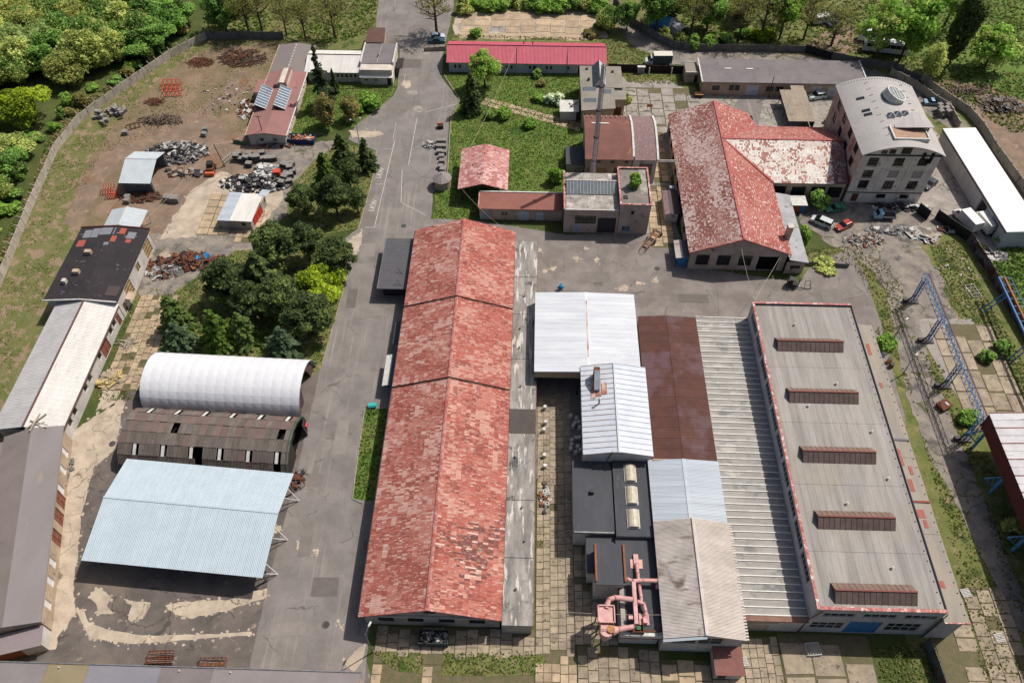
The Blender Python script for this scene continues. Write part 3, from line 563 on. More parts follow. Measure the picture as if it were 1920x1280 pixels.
MB().box(1.6, 19.6, 99.3, 99.45, 5.5, 6.9).build('rear_header', M_PLASB, t)
MB().box(1.5, 19.8, 81.3, 99.6, 6.85, 6.93).build('roof_deck', M_WHITE, t)
sheets(t, (1.5, 81.3, 6.95), (1.5, 99.6, 6.95), (10.6, 99.6, 7.25), (10.6, 81.3, 7.25), 19, M_WSHEET, prof_wave(4, .03)); sheets(t, (19.8, 81.3, 6.95), (19.8, 99.6, 6.95), (11.1, 99.6, 7.25), (11.1, 81.3, 7.25), 19, M_WSHEET, prof_wave(4, .03))
MB().slab((10.55, 81.3, 7.32), (11.15, 81.3, 7.32), (11.15, 99.6, 7.32), (10.55, 99.6, 7.32), .06).build('ridge_flashing', M_WSHEET, t); MB().slab((10.72, 84.5, 7.34), (10.98, 84.5, 7.34), (10.98, 97.5, 7.34), (10.72, 97.5, 7.34), .03).build('rust_strip', M_RUSTG, t, label='rust-red strip along the ridge')

# ---- white-blue gabled roof with rust-stained seams
M_WBSHEET = mat('bluish_white_sheet', (216, 222, 232), (202, 210, 222), sc=.4, c3=(176, 116, 84), sc3=.55, th3=.70, st3=(.25, 2.5, 1), grain=.03, rough=.5)
M_SEAMRUST = mat('rusted_seam', (160, 120, 105), (206, 206, 212), sc=1.1, st=(1, .4, 1))
t = thing('gabled_workshop', 'gabled workshop with bluish white metal roof, rusty seams and a rusted flue', 'building', (15, 73.5, 0))
facade(t, (9.8, 65.2), (20.2, 65.2), 0, 7.3, M_PLASW, [('win', 5.6, 6.0, 7.0, 7.25, dict(nx=1, ny=1)), ('win', 8.2, 8.6, 7.0, 7.25, dict(nx=1, ny=1))] if 0 else [], gable=[(.5, 8.3)])
mb = MB(); wallmesh(mb, (20.2, 65.2), (20.2, 82), 0, 7.3); wallmesh(mb, (9.8, 82), (9.8, 65.2), 0, 7.3); wallmesh(mb, (20.2, 82), (9.8, 82), 0, 7.3); mb.build('wall', M_PLASW, t)
for xe, s in ((9.4, -1), (20.5, 1)):
    MB().slab((xe, 64.8, 7.45), (15, 64.8, 8.55), (15, 82.3, 8.55), (xe, 82.3, 7.45), .1).build('roof_deck', M_WHITE, t)
    sheets(t, (xe, 64.8, 7.46), (xe, 82.3, 7.46), (15, 82.3, 8.56), (15, 64.8, 8.56), 17, M_WBSHEET, [(0, 0), (.96, 0), (1, 0)], lift=.03)
    for k in range(18):
        y = 64.85 + k * 17.4 / 17; MB().bar((xe, y, 7.53), (15, y, 8.63), .07, .1).build('seam', M_SEAMRUST if s < 0 else M_WBSHEET, t)
MB().bar((15, 64.7, 8.68), (15, 82.3, 8.68), .3, .12).build('ridge_cap', M_WBSHEET, t)
MB().prism([(11.5, 76.6, 7.95), (12.4, 76.6, 8.1), (12.4, 79.4, 9.6), (11.5, 79.4, 9.6)], (0, 0, .75)).build('flue_duct', mat('galvanised', (176, 184, 196), (150, 158, 170), sc=1.2, metal=.2, rough=.5), t); MB().box(11.45, 12.45, 79.2, 80.3, 8.1, 10.1).build('flue_head', M_RUST, t)
MB().tube([(12.2, 74.2, 7.9), (12.2, 74.2, 9.6)], .14, 8).build('vent_pipe', M_STEEL, t); MB().lathe((12.2, 74.2, 9.55), [(.24, 0), (.24, .1), (.02, .3)], 8).build('vent_cowl', M_WHITE, t)
[MB().slab((11.0 + j * .9, 75.4 + j * .3, 7.93 + j * .178), (11.8 + j * .9, 75.4 + j * .3, 8.09 + j * .178), (11.8 + j * .9, 79.5 - j * .6, 8.09 + j * .178), (11.0 + j * .9, 79.5 - j * .6, 7.93 + j * .178), .02).build('rust_stain', M_RUSTG, t) for j in range(3)]; MB().box(11.35, 12.6, 75.2, 76.6, 7.72, 7.9).build('rust_tray', M_RUST, t); MB().bar((13.3, 65, 5.4), (13.9, 64.8, 8.7), .12).build('downpipe', M_DARK, t)

# ---- brown rusted low roof
M_BROWN = mat('rust_brown_sheet', (100, 64, 55), (86, 55, 49), sc=.35, c3=(168, 134, 120), sc3=2.2, th3=.68, st3=(.5, 2, 1), c4=(106, 80, 84), sc4=.16, th4=.5, grain=.08, gsc=4, rnd=.03, rough=.8)
t = thing('low_workshop', 'wide low workshop roof of rust-brown metal sheets', 'building', (25.5, 80, 0))
MB().box(20.4, 30.8, 65.4, 95, 0, 5.75).build('wall', M_PLAS, t)
for xe in (20.3, 30.9): sheets(t, (xe, 65.2, 5.8), (xe, 95.3, 5.8), (25.6, 95.3, 6.2), (25.6, 65.2, 6.2), 15, M_BROWN, prof_wave(4, .02))
MB().slab((25.4, 65.2, 6.29), (25.8, 65.2, 6.29), (25.8, 95.3, 6.29), (25.4, 95.3, 6.29), .03).build('ridge_cap', M_BROWN, t)
MB().box(20.6, 23.4, 64.95, 65.19, 5.9, 6.2).build('edge_flashing', M_PLASB, t)
# ---- ribbed grey roof along the big flat hall
M_RIBBED = mat('ribbed_grey_roof', (178, 174, 168), (152, 150, 147), sc=.5, st=(.5, 1.2, 1), c3=(192, 187, 178), sc3=.5, th3=.6, c4=(132, 132, 130), sc4=.35, th4=.56, grain=.06, rnd=.05, rough=.8)
M_RIB = mat('pale_rib', (250, 248, 242), (226, 222, 214), sc=.8, rough=.7)
t = thing('ribbed_roof_hall', 'long low hall with grey roof crossed by many thin white ribs', 'building', (35.7, 68, 0))
MB().box(31.3, 40.5, 40.6, 95.9, 0, 4.5).build('wall', M_PLASB, t)
N = 48; y0, y1 = 41.1, 96.3
sheets(t, (31.2, y0, 4.75), (31.2, y1, 4.75), (40.7, y1, 4.62), (40.7, y0, 4.62), N, M_RIBBED, [(0, 0), (.5, -.03), (1, 0)], name='roof_panel')
for k in range(N + 1): MB().bar((31.2, y0 + (y1 - y0) * k / N, 4.84), (40.65, y0 + (y1 - y0) * k / N, 4.71), .15, .15).build('roof_rib', M_RIB, t)
MB().box(31.2, 40.7, 40.2, 41.05, 4.5, 4.8).build('eave_board', mat('brown_fascia', (150, 116, 100), (130, 100, 88), sc=1), t)
facade(t, (31.3, 40.55), (40.5, 40.55), 0, 4.4, M_PLASW, [('win', 1.4, 5.6, 2.8, 4.2, dict(nx=4, ny=2, frame=M_FRAME_DARK, pane=M_PANE_DIRTY)), ('door', 1.4, 4.6, 0.05, 2.5, {})])
# ---- light blue roof and corrugated gable
M_LBLUE = mat('pale_blue_sheet', (196, 206, 216), (182, 192, 203), sc=.4, st=(.2, 2, 1), c3=(168, 172, 178), sc3=.4, th3=.6, st3=(.15, 2.5, 1), soft3=.2, grain=.05, rnd=.02, rough=.5)
t = thing('pale_blue_roofed_bay', 'short bay with a clean pale blue metal roof between brown and corrugated roofs', 'building', (25.4, 59.5, 0))
MB().box(20, 30.9, 54.4, 65.1, 0, 5.8).build('wall', M_PLASW, t)
for xe in (19.8, 31.0): sheets(t, (xe, 53.6, 5.9), (xe, 65.15, 5.9), (25.4, 65.15, 6.45), (25.4, 53.6, 6.45), 12, M_LBLUE, prof_wave(4, .03))
MB().bar((25.4, 53.6, 6.52), (25.4, 65.15, 6.52), .55, .06).build('ridge_cap', M_LBLUE, t)
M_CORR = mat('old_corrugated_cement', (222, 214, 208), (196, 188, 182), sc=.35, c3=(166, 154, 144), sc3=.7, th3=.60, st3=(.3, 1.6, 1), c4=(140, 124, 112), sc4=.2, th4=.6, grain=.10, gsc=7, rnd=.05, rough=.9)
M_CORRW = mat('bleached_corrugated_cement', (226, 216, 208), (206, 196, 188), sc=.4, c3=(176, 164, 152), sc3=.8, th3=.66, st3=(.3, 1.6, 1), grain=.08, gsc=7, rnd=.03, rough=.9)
t = thing('corrugated_gable_shop', 'gabled shop roofed in old corrugated cement, greyer on one slope', 'building', (25.4, 45, 0))
ZE2, ZR2 = 6.2, 7.9; ya, yb = 36.9, 54.3
facade(t, (20, 37.3), (30.8, 37.3), 0, 6.0, M_PLASW, [('win', 1.3, 4.6, 3.2, 5.6, dict(nx=2, ny=2, frame=M_FRAME, pane=M_PANE_DIRTY)), ('win', 4.9, 8.2, 3.2, 5.6, dict(nx=2, ny=2, frame=M_FRAME, pane=M_PANE_DIRTY))], gable=[(.5, 7.6)])
mb = MB(); wallmesh(mb, (30.8, 37.3), (30.8, 54), 0, 6.0); wallmesh(mb, (20, 54), (20, 37.3), 0, 6.0); wallmesh(mb, (30.8, 54), (20, 54), 0, 6.0); mb.face((30.8, 54, 6), (20, 54, 6), (25.4, 54, 7.6)); mb.build('wall', M_PLASW, t)
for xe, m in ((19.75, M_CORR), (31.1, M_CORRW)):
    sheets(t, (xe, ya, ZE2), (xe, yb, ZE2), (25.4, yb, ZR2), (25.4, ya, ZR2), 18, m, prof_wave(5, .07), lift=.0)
    MB().slab((xe, ya, ZE2 - .03), (25.4, ya, ZR2 - .03), (25.4, yb, ZR2 - .03), (xe, yb, ZE2 - .03), .06).build('roof_deck', m, t)
MB().bar((25.4, ya, ZR2 + .12), (25.4, yb, ZR2 + .12), .45, .1).build('ridge_cap', M_CORRW, t); MB().slab((19.7, 36.5, 6.05), (25.4, 36.5, 7.75), (25.4, 37.3, 7.85), (19.7, 37.3, 6.15), .08).build('front_flashing', M_LBLUE, t)
for k in range(40): MB().box(31.12, 31.5, 37 + k * .43, 37.25 + k * .43, 6.1, 6.2).build('eave_block', M_CORRW, t)
t = thing('entrance_annex', 'little annex with a flat red-brown roof in front of the corrugated gable', 'shed', (29.6, 35.5, 0))
facade(t, (27.3, 33.6), (31, 33.6), 0, 2.5, M_PLASW, [('door', .4, 1.6, .05, 2.1, {})]); mb = MB(); wallmesh(mb, (31, 33.6), (31, 37.2), 0, 2.5); wallmesh(mb, (27.3, 37.2), (27.3, 33.6), 0, 2.5); mb.build('wall', M_PLASW, t)
MB().box(27.1, 31.2, 33.3, 37.25, 2.5, 2.68).build('roof', mat('red_brown_felt', (146, 100, 92), (130, 90, 84), sc=.6), t)

# ---- black flat-roofed block, raised box and its pink ductwork
t = thing('black_flat_roof_block', 'low white block with stepped black flat roofs, domed skylights and a raised box', 'building', (14, 51, 0))
mb = MB(); wallmesh(mb, (8, 53), (14, 53), 0, 4.85); wallmesh(mb, (8, 65), (8, 53), 0, 4.85); mb.build('wall', M_PLASW, t); MB().box(7.8, 14.05, 52.9, 65.1, 4.85, 5.05).build('roof', M_BLACKFELT, t); MB().box(7.9, 13.9, 52.7, 52.9, 4.8, 5.2).build('gutter', M_STEEL, t)
MB().box(14.3, 19.75, 52.4, 65.1, 0, 5.2).build('wall', M_PLASW, t); MB().box(14.2, 19.8, 52.2, 65.12, 5.2, 5.4).build('roof', M_BLACKFELT, t)
MB().box(14.3, 19.7, 38.2, 52.15, 0, 4.4).build('wall', M_PLASW, t); MB().box(14.1, 19.9, 38.3, 52.18, 4.4, 4.6).build('roof', M_BLACKFELT, t)
MB().box(9.9, 14.05, 47, 52.6, 0, 4.0).build('wall', M_PLASW, t); MB().box(9.7, 14.08, 46.8, 52.65, 4.0, 4.2).build('roof', M_BLACKFELT, t)
facade(t, (10.8, 44.5), (14.9, 44.5), 0, 6.3, M_PLASW); mb = MB(); wallmesh(mb, (10.8, 50.2), (10.8, 44.5), 0, 6.3); wallmesh(mb, (14.9, 44.5), (14.9, 50.2), 0, 6.3); wallmesh(mb, (14.9, 50.2), (10.8, 50.2), 0, 6.3); mb.build('wall', M_PLASW, t)
MB().box(10.6, 15.1, 44.2, 50.5, 6.3, 6.45).build('roof', M_BLACKFELT, t)
for x in (10.7, 14.85): MB().box(x, x + .26, 44.6, 50.3, 6.45, 6.75).build('roof_edge', mat('rusty_edge', (166, 104, 66), (140, 90, 62), sc=1.5), t)
MB().box(14.1, 19.95, 37.7, 38.28, 3.6, 4.65).build('fascia', M_WHITE, t); MB().box(14.05, 20, 37.64, 37.7, 3.5, 3.66).build('fascia_stripe', mat('magenta_stripe', (150, 70, 100)), t); MB().box(14.3, 19.6, 38.25, 38.5, 4.62, 4.85).build('roof_edge', M_RUST, t)
M_POLY = mat('domed_polycarbonate', (206, 200, 180), (180, 172, 152), sc=1.5, rough=.4)
for y in (55, 58.9, 62.8):
    mb = MB(); n = 8; pr = [(-.85 * math.cos(math.pi * i / n), .5 * math.sin(math.pi * i / n)) for i in range(n + 1)]
    mb.prism([(16.9 + a, y - 1.45, 5.55 + b) for a, b in pr], (0, 2.9, 0)); o = mb.build('skylight_dome', M_POLY, t)
    MB().box(15.95, 17.85, y - 1.55, y + 1.55, 5.4, 5.56).build('skylight_kerb', M_WHITE, o); MB().bar((16.05, y, 5.6), (17.75, y, 5.6), .06).build('glazing_bar', M_WHITE, o)
MB().box(10.5, 11.1, 59.2, 59.8, 5.05, 5.7).build('roof_vent', M_DARK, t); MB().bar((11, 63.6, 5.2), (12.4, 64.1, 6.2), .1).build('stay', M_DARK, t)
MB().box(14.25, 14.9, 38.4, 44.4, 4.6, 4.75).build('walkway', M_PLAS, t)
M_PINKD = mat('rusty_pink_flange', (196, 140, 132), (160, 104, 90), sc=2)
M_PINK = mat('pink_painted_duct', (228, 180, 177), (206, 156, 152), sc=1.2, c3=(170, 112, 98), sc3=1.6, th3=.62, soft3=.15, grain=.05, rough=.55)
t = thing('extraction_ductwork', 'pink painted extraction ducts with fan housing and hopper on the black flat roof', 'ductwork', (14.5, 42, 4.6))
def duct(pts, r, n=10):
    o = MB().tube(pts, r, n).build('duct', M_PINK, t); rs = r if isinstance(r, list) else [r] * len(pts)
    for k, p_ in enumerate(pts):
        d_ = (Vector(pts[min(k + 1, len(pts) - 1)]) - Vector(pts[max(k - 1, 0)])).normalized() * .05; MB().tube([Vector(p_) - d_, Vector(p_) + d_], rs[k] * 1.14, n).build('flange', M_PINKD, o)
    return o
def pbox(a, b, c, d, e, f, nm='duct_box'): return MB().box(a, b, c, d, e, f).build(nm, M_PINK, t)
pbox(16.6, 17.3, 47.6, 49.6, 4.6, 4.95, 'duct_plate'); pbox(16.1, 17.9, 47.5, 48.9, 4.6, 4.7, 'duct_plate'); duct([(16.95, 48, 5.1), (17.0, 46.5, 5.3), (17.1, 44.6, 5.3)], .26); duct([(17.1, 44.6, 5.3), (17.25, 43, 5.2), (17.2, 42.2, 5.1), (16.6, 42, 5.2)], .25)
pbox(15.95, 16.5, 38.9, 45, 5.35, 6.1, 'main_duct'); duct([(16.2, 45.1, 5.8), (17.6, 45.2, 5.9), (19.6, 45.2, 5.9), (19.75, 45, 5.6), (19.75, 44.4, 5.1)], .32); duct([(16, 45.1, 5.8), (15.4, 45.4, 5.8), (15, 45.3, 5.7)], .28)
duct([(16, 42.3, 6.0), (13.4, 42.5, 6.1), (12.6, 42.2, 6.1), (12.2, 41.4, 6.0), (12.1, 40.9, 6.0)], .38, 12); duct([(16.6, 42.2, 5.7), (17.5, 41.9, 5.6), (17.7, 41, 5.4), (17.75, 40.2, 5.0)], .28); pbox(16.8, 18.2, 39.2, 40.8, 4.6, 4.85, 'duct_plate'); pbox(17.3, 17.9, 39.3, 40.2, 4.85, 5.35)
pbox(15.2, 15.8, 39.6, 40.1, 5.5, 5.9)
h = pbox(10.9, 13.2, 38.9, 41.2, 5.2, 6.2, 'fan_housing')
for x in (10.85, 13.1): MB().box(x, x + .16, 38.8, 41.3, 6.2, 6.5).build('rail', M_PINK, h)
for y in (38.8, 41.15): MB().box(10.9, 13.2, y, y + .16, 6.2, 6.5).build('rail', M_PINK, h)
duct([(11.2, 38.2, 5.6), (13, 38.0, 5.6), (13.8, 38.2, 5.6), (15.9, 38.6, 5.7)], [.62, .66, .4, .36], 14); MB().lathe((12, 37.9, 2.0), [(.25, 0), (.3, .6), (.95, 2.6), (1.0, 3.6), (.9, 4.0)], 14).build('cyclone_hopper', M_PINK, t); MB().lathe((12.6, 38.0, 6.05), [(.6, 0), (.55, .25), (.1, .3)], 12).build('hopper_lid', mat('ochre_lid', (196, 150, 96), (170, 120, 80), sc=2), t)
for x, y in ((11, 39), (13.1, 39), (11, 41.1), (13.1, 41.1)): MB().bar((x, y, .05), (x, y, 5.2), .16).build('leg', M_DARK, t)
MB().bar((11, 39, .4), (13.1, 39, 5), .1).build('brace', M_DARK, t); MB().bar((11, 41.1, .4), (11, 39, 5), .1).build('brace', M_DARK, t)
for x in (15.6, 17.2): MB().box(x, x + .12, 37.9, 39.4, 4.6, 5.3).build('fan_tray_side', M_RUST, t)
MB().box(15.7, 17.2, 38.0, 38.12, 4.6, 5.3).build('fan_tray_side', M_RUST, t); MB().box(16.3, 16.9, 38.4, 38.9, 4.65, 5.2).build('motor', mat('green_motor', (70, 120, 80)), t)

# ---- big flat-roofed hall
M_HWALL = mat('hall_plaster', (206, 202, 204), (184, 180, 182), sc=.4, c3=(150, 142, 140), sc3=.8, th3=.64, st3=(1, 1, .4), grain=.06, rough=.9)
M_FLAKE = mat('flaking_red_coping', (176, 96, 92), (204, 150, 146), sc=1.2, c3=(232, 214, 208), sc3=1.6, th3=.55, rough=.85)
t = thing('flat_roofed_hall', 'huge hall with a streaked grey flat roof, five ridge skylights and flaking red edge', 'building', (49.5, 68.5, 0))
xa, xb, ya, yb, zt = 40.75, 58.45, 40.6, 96.5, 8.6
wn = lambda u, w, a, b, nx, ny=1: ('win', u, u + w, a, b, dict(nx=nx, ny=ny, frame=M_FRAME))
facade(t, (xa, ya), (xb, ya), 0, zt + .35, M_HWALL, [wn(1.4, 4.3, 6.2, 7.5, 4), wn(6.9, 4.6, 6.2, 7.5, 4), wn(12.6, 4.5, 6.2, 7.5, 4), wn(.8, 4.6, 1.5, 3.9, 4, 2), wn(11.4, 4.8, 1.2, 4.3, 4, 2),
    ('door', 5.9, 10.6, .05, 4.6, dict(m=mat('blue_door_paint', (74, 140, 190), (60, 120, 172), sc=1, c3=(110, 160, 195), sc3=2, th3=.66), n=4, rails=2, name='sliding_door'))])
facade(t, (xa, yb), (xa, ya), 0, zt + .35, M_HWALL, [wn(u, 4.4, 6.7, 8.2, 5) for u in np.arange(1.6, 52, 5.05)])
facade(t, (xb, ya), (xb, yb), 0, zt + .35, M_HWALL); facade(t, (xb, yb), (xa, yb), 0, zt + .35, M_HWALL)
for k, (y0, y1) in enumerate([(40.9, 49.2), (49.2, 60), (60, 71.2), (71.2, 82.3), (82.3, 96.3)]):
    sheets(t, (xa + .3, y0, zt - .05), (xb - .1, y0, zt - .05), (xb - .1, y1 - .03, zt - .05), (xa + .3, y1 - .03, zt - .05), 16, M_FELT, [(0, .012), (.05, .012), (.05, 0), (1, 0)], name='felt_strip', lift=.04)
for n in range(36):
    y = 42 + n * 1.52
    for x in (57.9,): MB().box(x, x + .12, y, y + .12, zt, zt + .12).build('roof_stud', M_DARK, t)
for y0, y1 in np.array([np.linspace(ya, yb, 29)[:-1], np.linspace(ya, yb, 29)[1:]]).T:
    MB().box(xa - .08, xa + .34, y0 + .02, y1 - .02, zt + .35, zt + .45).build('coping', M_FLAKE, t)
for x0, x1 in np.array([np.linspace(xa, xb, 12)[:-1], np.linspace(xa, xb, 12)[1:]]).T:
    MB().box(x0 + .02, x1 - .02, ya - .1, ya + .4, zt + .36, zt + .46).build('coping', M_FLAKE, t); MB().box(x0 + .02, x1 - .02, yb - .3, yb + .1, zt + .36, zt + .46).build('coping', M_FLAKE, t)
M_MON = mat('brown_skylight_sheet', (112, 96, 90), (96, 82, 78), sc=.8, c3=(128, 88, 80), sc3=1.5, th3=.64, rnd=.06, rough=.75); M_MONTOP = mat('light_skylight_sheet', (146, 122, 110), (128, 108, 98), sc=1, rnd=.05)
for yc in (87.2, 76.5, 65.3, 54.2, 43.1):
    a, b = 43.4, 54.7; m = MB(); f0, f1, yr, zr = yc - 1.55, yc + 1.4, yc - .05, zt + 1.15
    m.face((a, f0, zt), (a, yr, zr), (a, f1, zt)); m.face((b, f0, zt), (b, f1, zt), (b, yr, zr)); m.face((a, f0, zt), (b, f0, zt), (b, yr, zr - .02), (a, yr, zr - .02)); m.face((a, f1, zt), (a, yr, zr - .02), (b, yr, zr - .02), (b, f1, zt))
    o = m.build('ridge_skylight', M_MON, t); sheets(o, (a, f0, zt + .02), (b, f0, zt + .02), (b, yr, zr), (a, yr, zr), 14, M_MON, [(0, 0), (0, .05), (.06, .05), (.06, 0), (1, 0)], name='skylight_panel'); sheets(o, (a, f1, zt + .02), (b, f1, zt + .02), (b, yr, zr), (a, yr, zr), 14, M_MONTOP, [(0, 0), (0, .05), (.06, .05), (.06, 0), (1, 0)], name='skylight_panel')
    MB().bar((a, yr, zr + .08), (b, yr, zr + .08), .22, .06).build('skylight_ridge', mat('red_brown_trim', (140, 84, 76)), o)
for x, y in ((51.9, 78.9), (46.3, 74.3), (55.4, 69.6), (55.8, 61.2), (48.5, 56.8), (52.6, 46.9), (47.4, 91.6)): MB().lathe((x, y, zt), [(.12, 0), (.12, .4), (.22, .42), (.05, .55)], 8).build('roof_vent', M_WHITE, t)
# lower wing
MB().box(58.5, 61.7, 40.2, 93.2, 0, 6.85).build('wing_wall', M_HWALL, t)
M_WING = mat('wing_roof_felt', (170, 160, 146), (152, 146, 138), sc=.3, st=(2, .3, 1), c3=(176, 110, 98), sc3=.35, th3=.71, st3=(1.2, .6, 1), grain=.06, rough=.9)
for y0, y1 in ((39.9, 53), (53.05, 66), (66.05, 80), (80.05, 93.4)): MB().slab((58.5, y0, 7.1), (62, y0, 6.95), (62, y1, 6.95), (58.5, y1, 7.1), .16).build('wing_roof_panel', M_WING, t)
for x0, x1, y0, y1 in ((59.2, 60.2, 44.8, 45.9), (59.6, 60.3, 60, 62.2), (59.3, 59.9, 64.5, 67.6), (60.4, 60.9, 63, 64.5), (59.4, 60.6, 55.6, 57), (60, 60.6, 54, 55.3), (59.8, 60.4, 86.5, 89), (60, 60.5, 79.5, 80.6)): MB().slab((x0, y0, 7.09), (x1, y0, 7.06), (x1, y1, 7.06), (x0, y1, 7.09), .03).build('felt_patch', mat('red_felt_patch', (176, 108, 98), (160, 96, 88), sc=1.5), t)
for k in range(34): MB().box(61.6, 61.72, 41 + k * 1.55, 41.12 + k * 1.55, 6.97, 7.1).build('roof_stud', M_DARK, t)
MB().box(58.5, 62.05, 39.75, 39.92, 6.8, 7.15).build('coping', M_FLAKE, t); MB().bar((58.5, 58.3, 7.2), (62, 58.3, 7.1), .3, .1).build('roof_joint', mat('red_joint', (150, 80, 72)), t); MB().bar((58.6, 69.3, 7.2), (62, 69.3, 7.1), .35, .08).build('roof_joint', M_ANTH, t)
MB().tube([(58.4, 40.35, 8.8), (58.3, 40.3, .3)], .07, 6).build('downpipe', M_DARK, t); MB().tube([(41.5, 40.4, 8.6), (40.3, 40.2, 6.4), (39.8, 40, .3)], .07, 6).build('downpipe', mat('red_pipe', (120, 60, 60)), t)
# ================================================================ buildings behind the central court
# ---- flat-roofed transformer block with glass strip
t = thing('flat_roofed_block', 'grey two-part flat-roofed block with a glazed strip and a bush growing on it', 'building', (16, 129, 0))
M_SHUT = mat('dark_roller_shutter', (70, 68, 74), (58, 56, 62), sc=1, st=(1, 1, 8))
facade(t, (7.3, 123.1), (18.5, 123.1), 0, 6.4, M_PLASP, [('win', 2.3, 6.6, 2.6, 4.8, dict(nx=5, ny=2, frame=M_FRAME_DARK)), ('door', 7.0, 10.8, .05, 4.3, dict(m=M_SHUT, n=1, rails=6, name='roller_shutter')), ('door', 2.3, 3.3, .05, 2.3, dict(m=mat('pale_blue_door', (150, 180, 205))))])
mb = MB(); wallmesh(mb, (7.3, 134.9), (7.3, 123.1), 0, 6.4); wallmesh(mb, (18.5, 134.9), (7.3, 134.9), 0, 6.4); mb.build('wall', M_PLASP, t)
M_OLDROOF = mat('patched_old_roof', (188, 182, 174), (140, 134, 128), sc=.7, c3=(96, 90, 84), sc3=1.1, th3=.6, c4=(214, 208, 200), sc4=.5, th4=.58, grain=.1, rough=.9)
MB().box(7.6, 18.5, 123.3, 127.8, 6.2, 6.35).build('roof', M_OLDROOF, t); MB().box(7.6, 18.5, 130.8, 134.8, 6.2, 6.35).build('roof', M_OLDROOF, t)
MB().slab((7.8, 127.8, 6.4), (18.3, 127.8, 6.4), (18.3, 130.8, 7.5), (7.8, 130.8, 7.5), .1).build('glazing_bed', M_DARK, t)
M_GLZ = glass('wired_glass', (104, 114, 124), .25)
sheets(t, (7.8, 127.8, 6.45), (18.3, 127.8, 6.45), (18.3, 130.8, 7.55), (7.8, 130.8, 7.55), 15, M_GLZ, [(0, 0), (0, .06), (.1, .06), (.1, 0), (1, 0)], name='glass_panel'); MB().box(7.6, 18.5, 130.75, 131, 6.3, 7.7).build('glazing_back_wall', M_PLASW, t)
for k in range(16): MB().bar((7.8 + k * .7, 127.75, 6.56), (7.8 + k * .7, 130.8, 7.66), .06).build('glazing_bar', M_WHITE, t)
MB().box(7.1, 7.5, 123, 134.9, 6.38, 6.75).build('parapet', M_FLAKE, t); MB().box(7.2, 18.4, 122.95, 123.25, 6.38, 6.52).build('parapet', M_PLASW, t)
facade(t, (18.6, 123), (24.8, 123), 0, 8.1, M_PLASP, [('win', .8, 2.6, .6, 2.2, dict(nx=2, ny=1, frame=mat('pale_blue_frame', (170, 190, 205)), pane=M_PANE_BLUE))])
mb = MB(); wallmesh(mb, (24.8, 123), (24.8, 134.6), 0, 8.1); wallmesh(mb, (18.6, 134.6), (18.6, 123), 0, 8.1); wallmesh(mb, (24.8, 134.6), (18.6, 134.6), 0, 8.1); mb.build('wall', M_PLASP, t)
MB().box(18.9, 24.5, 123.3, 134.3, 7.7, 7.85).build('roof', M_ASPH3, t); MB().box(22.9, 24.5, 126.5, 134.3, 7.85, 7.9).build('roof_band', M_OLDROOF, t)
for a in ((18.45, 24.95, 122.9, 123.2), (18.45, 24.95, 134.4, 134.75), (18.45, 18.8, 123.2, 134.4), (24.6, 24.95, 123.2, 134.4)): MB().box(*a, 8.1, 8.25).build('coping', M_FLAKE, t)
MB().lathe((21.2, 122.9, 6.1), [(.3, -.3), (.3, .3)], 12).build('round_vent', M_BLACK, t); MB().box(19.3, 20.2, 125, 126, 7.86, 8.0).build('roof_hatch', M_DARK, t)
# ---- low red-brown roof wing
t = thing('low_garage_row', 'long low garage row with a plain red-brown felt roof', 'building', (-1.8, 128.6, 0))
facade(t, (-10.5, 126.6), (7.1, 126.6), 0, 3.2, M_PLASP, [('door', .6, 1.8, .05, 2.3, dict(m=mat('pale_blue_door', (150, 180, 205)))), ('door', 8.4, 10.6, .05, 2.5, dict(m=mat('blue_white_panel', (190, 205, 220)))), ('win', 4.6, 6, 1.2, 2.3), ('door', 12, 13.6, .05, 2.3, dict(m=mat('blue_white_panel', (190, 205, 220))))])
mb = MB(); wallmesh(mb, (-10.5, 131), (-10.5, 126.6), 0, 3.2); wallmesh(mb, (7.1, 131), (-10.5, 131), 0, 3.2); mb.build('wall', M_PLASP, t)
MB().slab((-10.6, 126.3, 3.3), (7.15, 126.3, 3.3), (7.15, 131, 3.75), (-10.6, 131, 3.75), .15).build('roof', mat('plain_red_brown_felt', (156, 104, 92), (146, 96, 86), sc=.4, grain=.04), t); MB().box(-10.8, -10.55, 126.3, 131.2, 3.4, 3.8).build('verge', M_FLAKE, t); MB().box(-10.6, 7.1, 131, 131.3, 3.6, 3.95).build('parapet', M_WHITE, t)
# ---- open pavilion with pink-red roof
t = thing('open_pavilion', 'open-sided gabled shelter with faded pink-red tiled roof on the lawn', 'shelter', (-10, 138, 0))
za, zr = 3.9, 5.5
for x in (-14.6, -5.2):
    for y in (132.3, 138, 144.2): MB().box(x - .15, x + .15, y - .15, y + .15, 0, za).build('post', M_DARK, t)
for y in (132.2, 144.3): MB().face((-14.9, y, za), (-5, y, za), (-10.05, y, zr - .1)).build('gable_board', M_DARK, t)
MB().box(-14.6, -5.2, 139.8, 140, 0, 3.7).build('rear_wall', M_DARK, t); MB().box(-6.8, -5.3, 132.9, 133.1, 0, 2.6).build('side_panel', M_PLASB, t)
rf = MB().slab((-15.4, 131.6, za), (-10.05, 131.6, zr), (-10.05, 145.2, zr), (-15.4, 145.2, za), .12).slab((-10.05, 131.6, zr), (-4.7, 131.6, za), (-4.7, 145.2, za), (-10.05, 145.2, zr), .12).build('roof', M_REDTRIM, t)
cp = lambda u, v, r: palette([(206, 148, 143), (222, 180, 176), (190, 124, 119)], 3, 2, 61, (.5, .64), .3)(u, v, r)
for xe in (-15.4, -4.7): tiles(rf, (xe, 131.6, za), (xe, 145.2, za), (-10.05, 145.2, zr), (-10.05, 131.6, zr), 30, 9, M_TILE, cp, lip=.02)
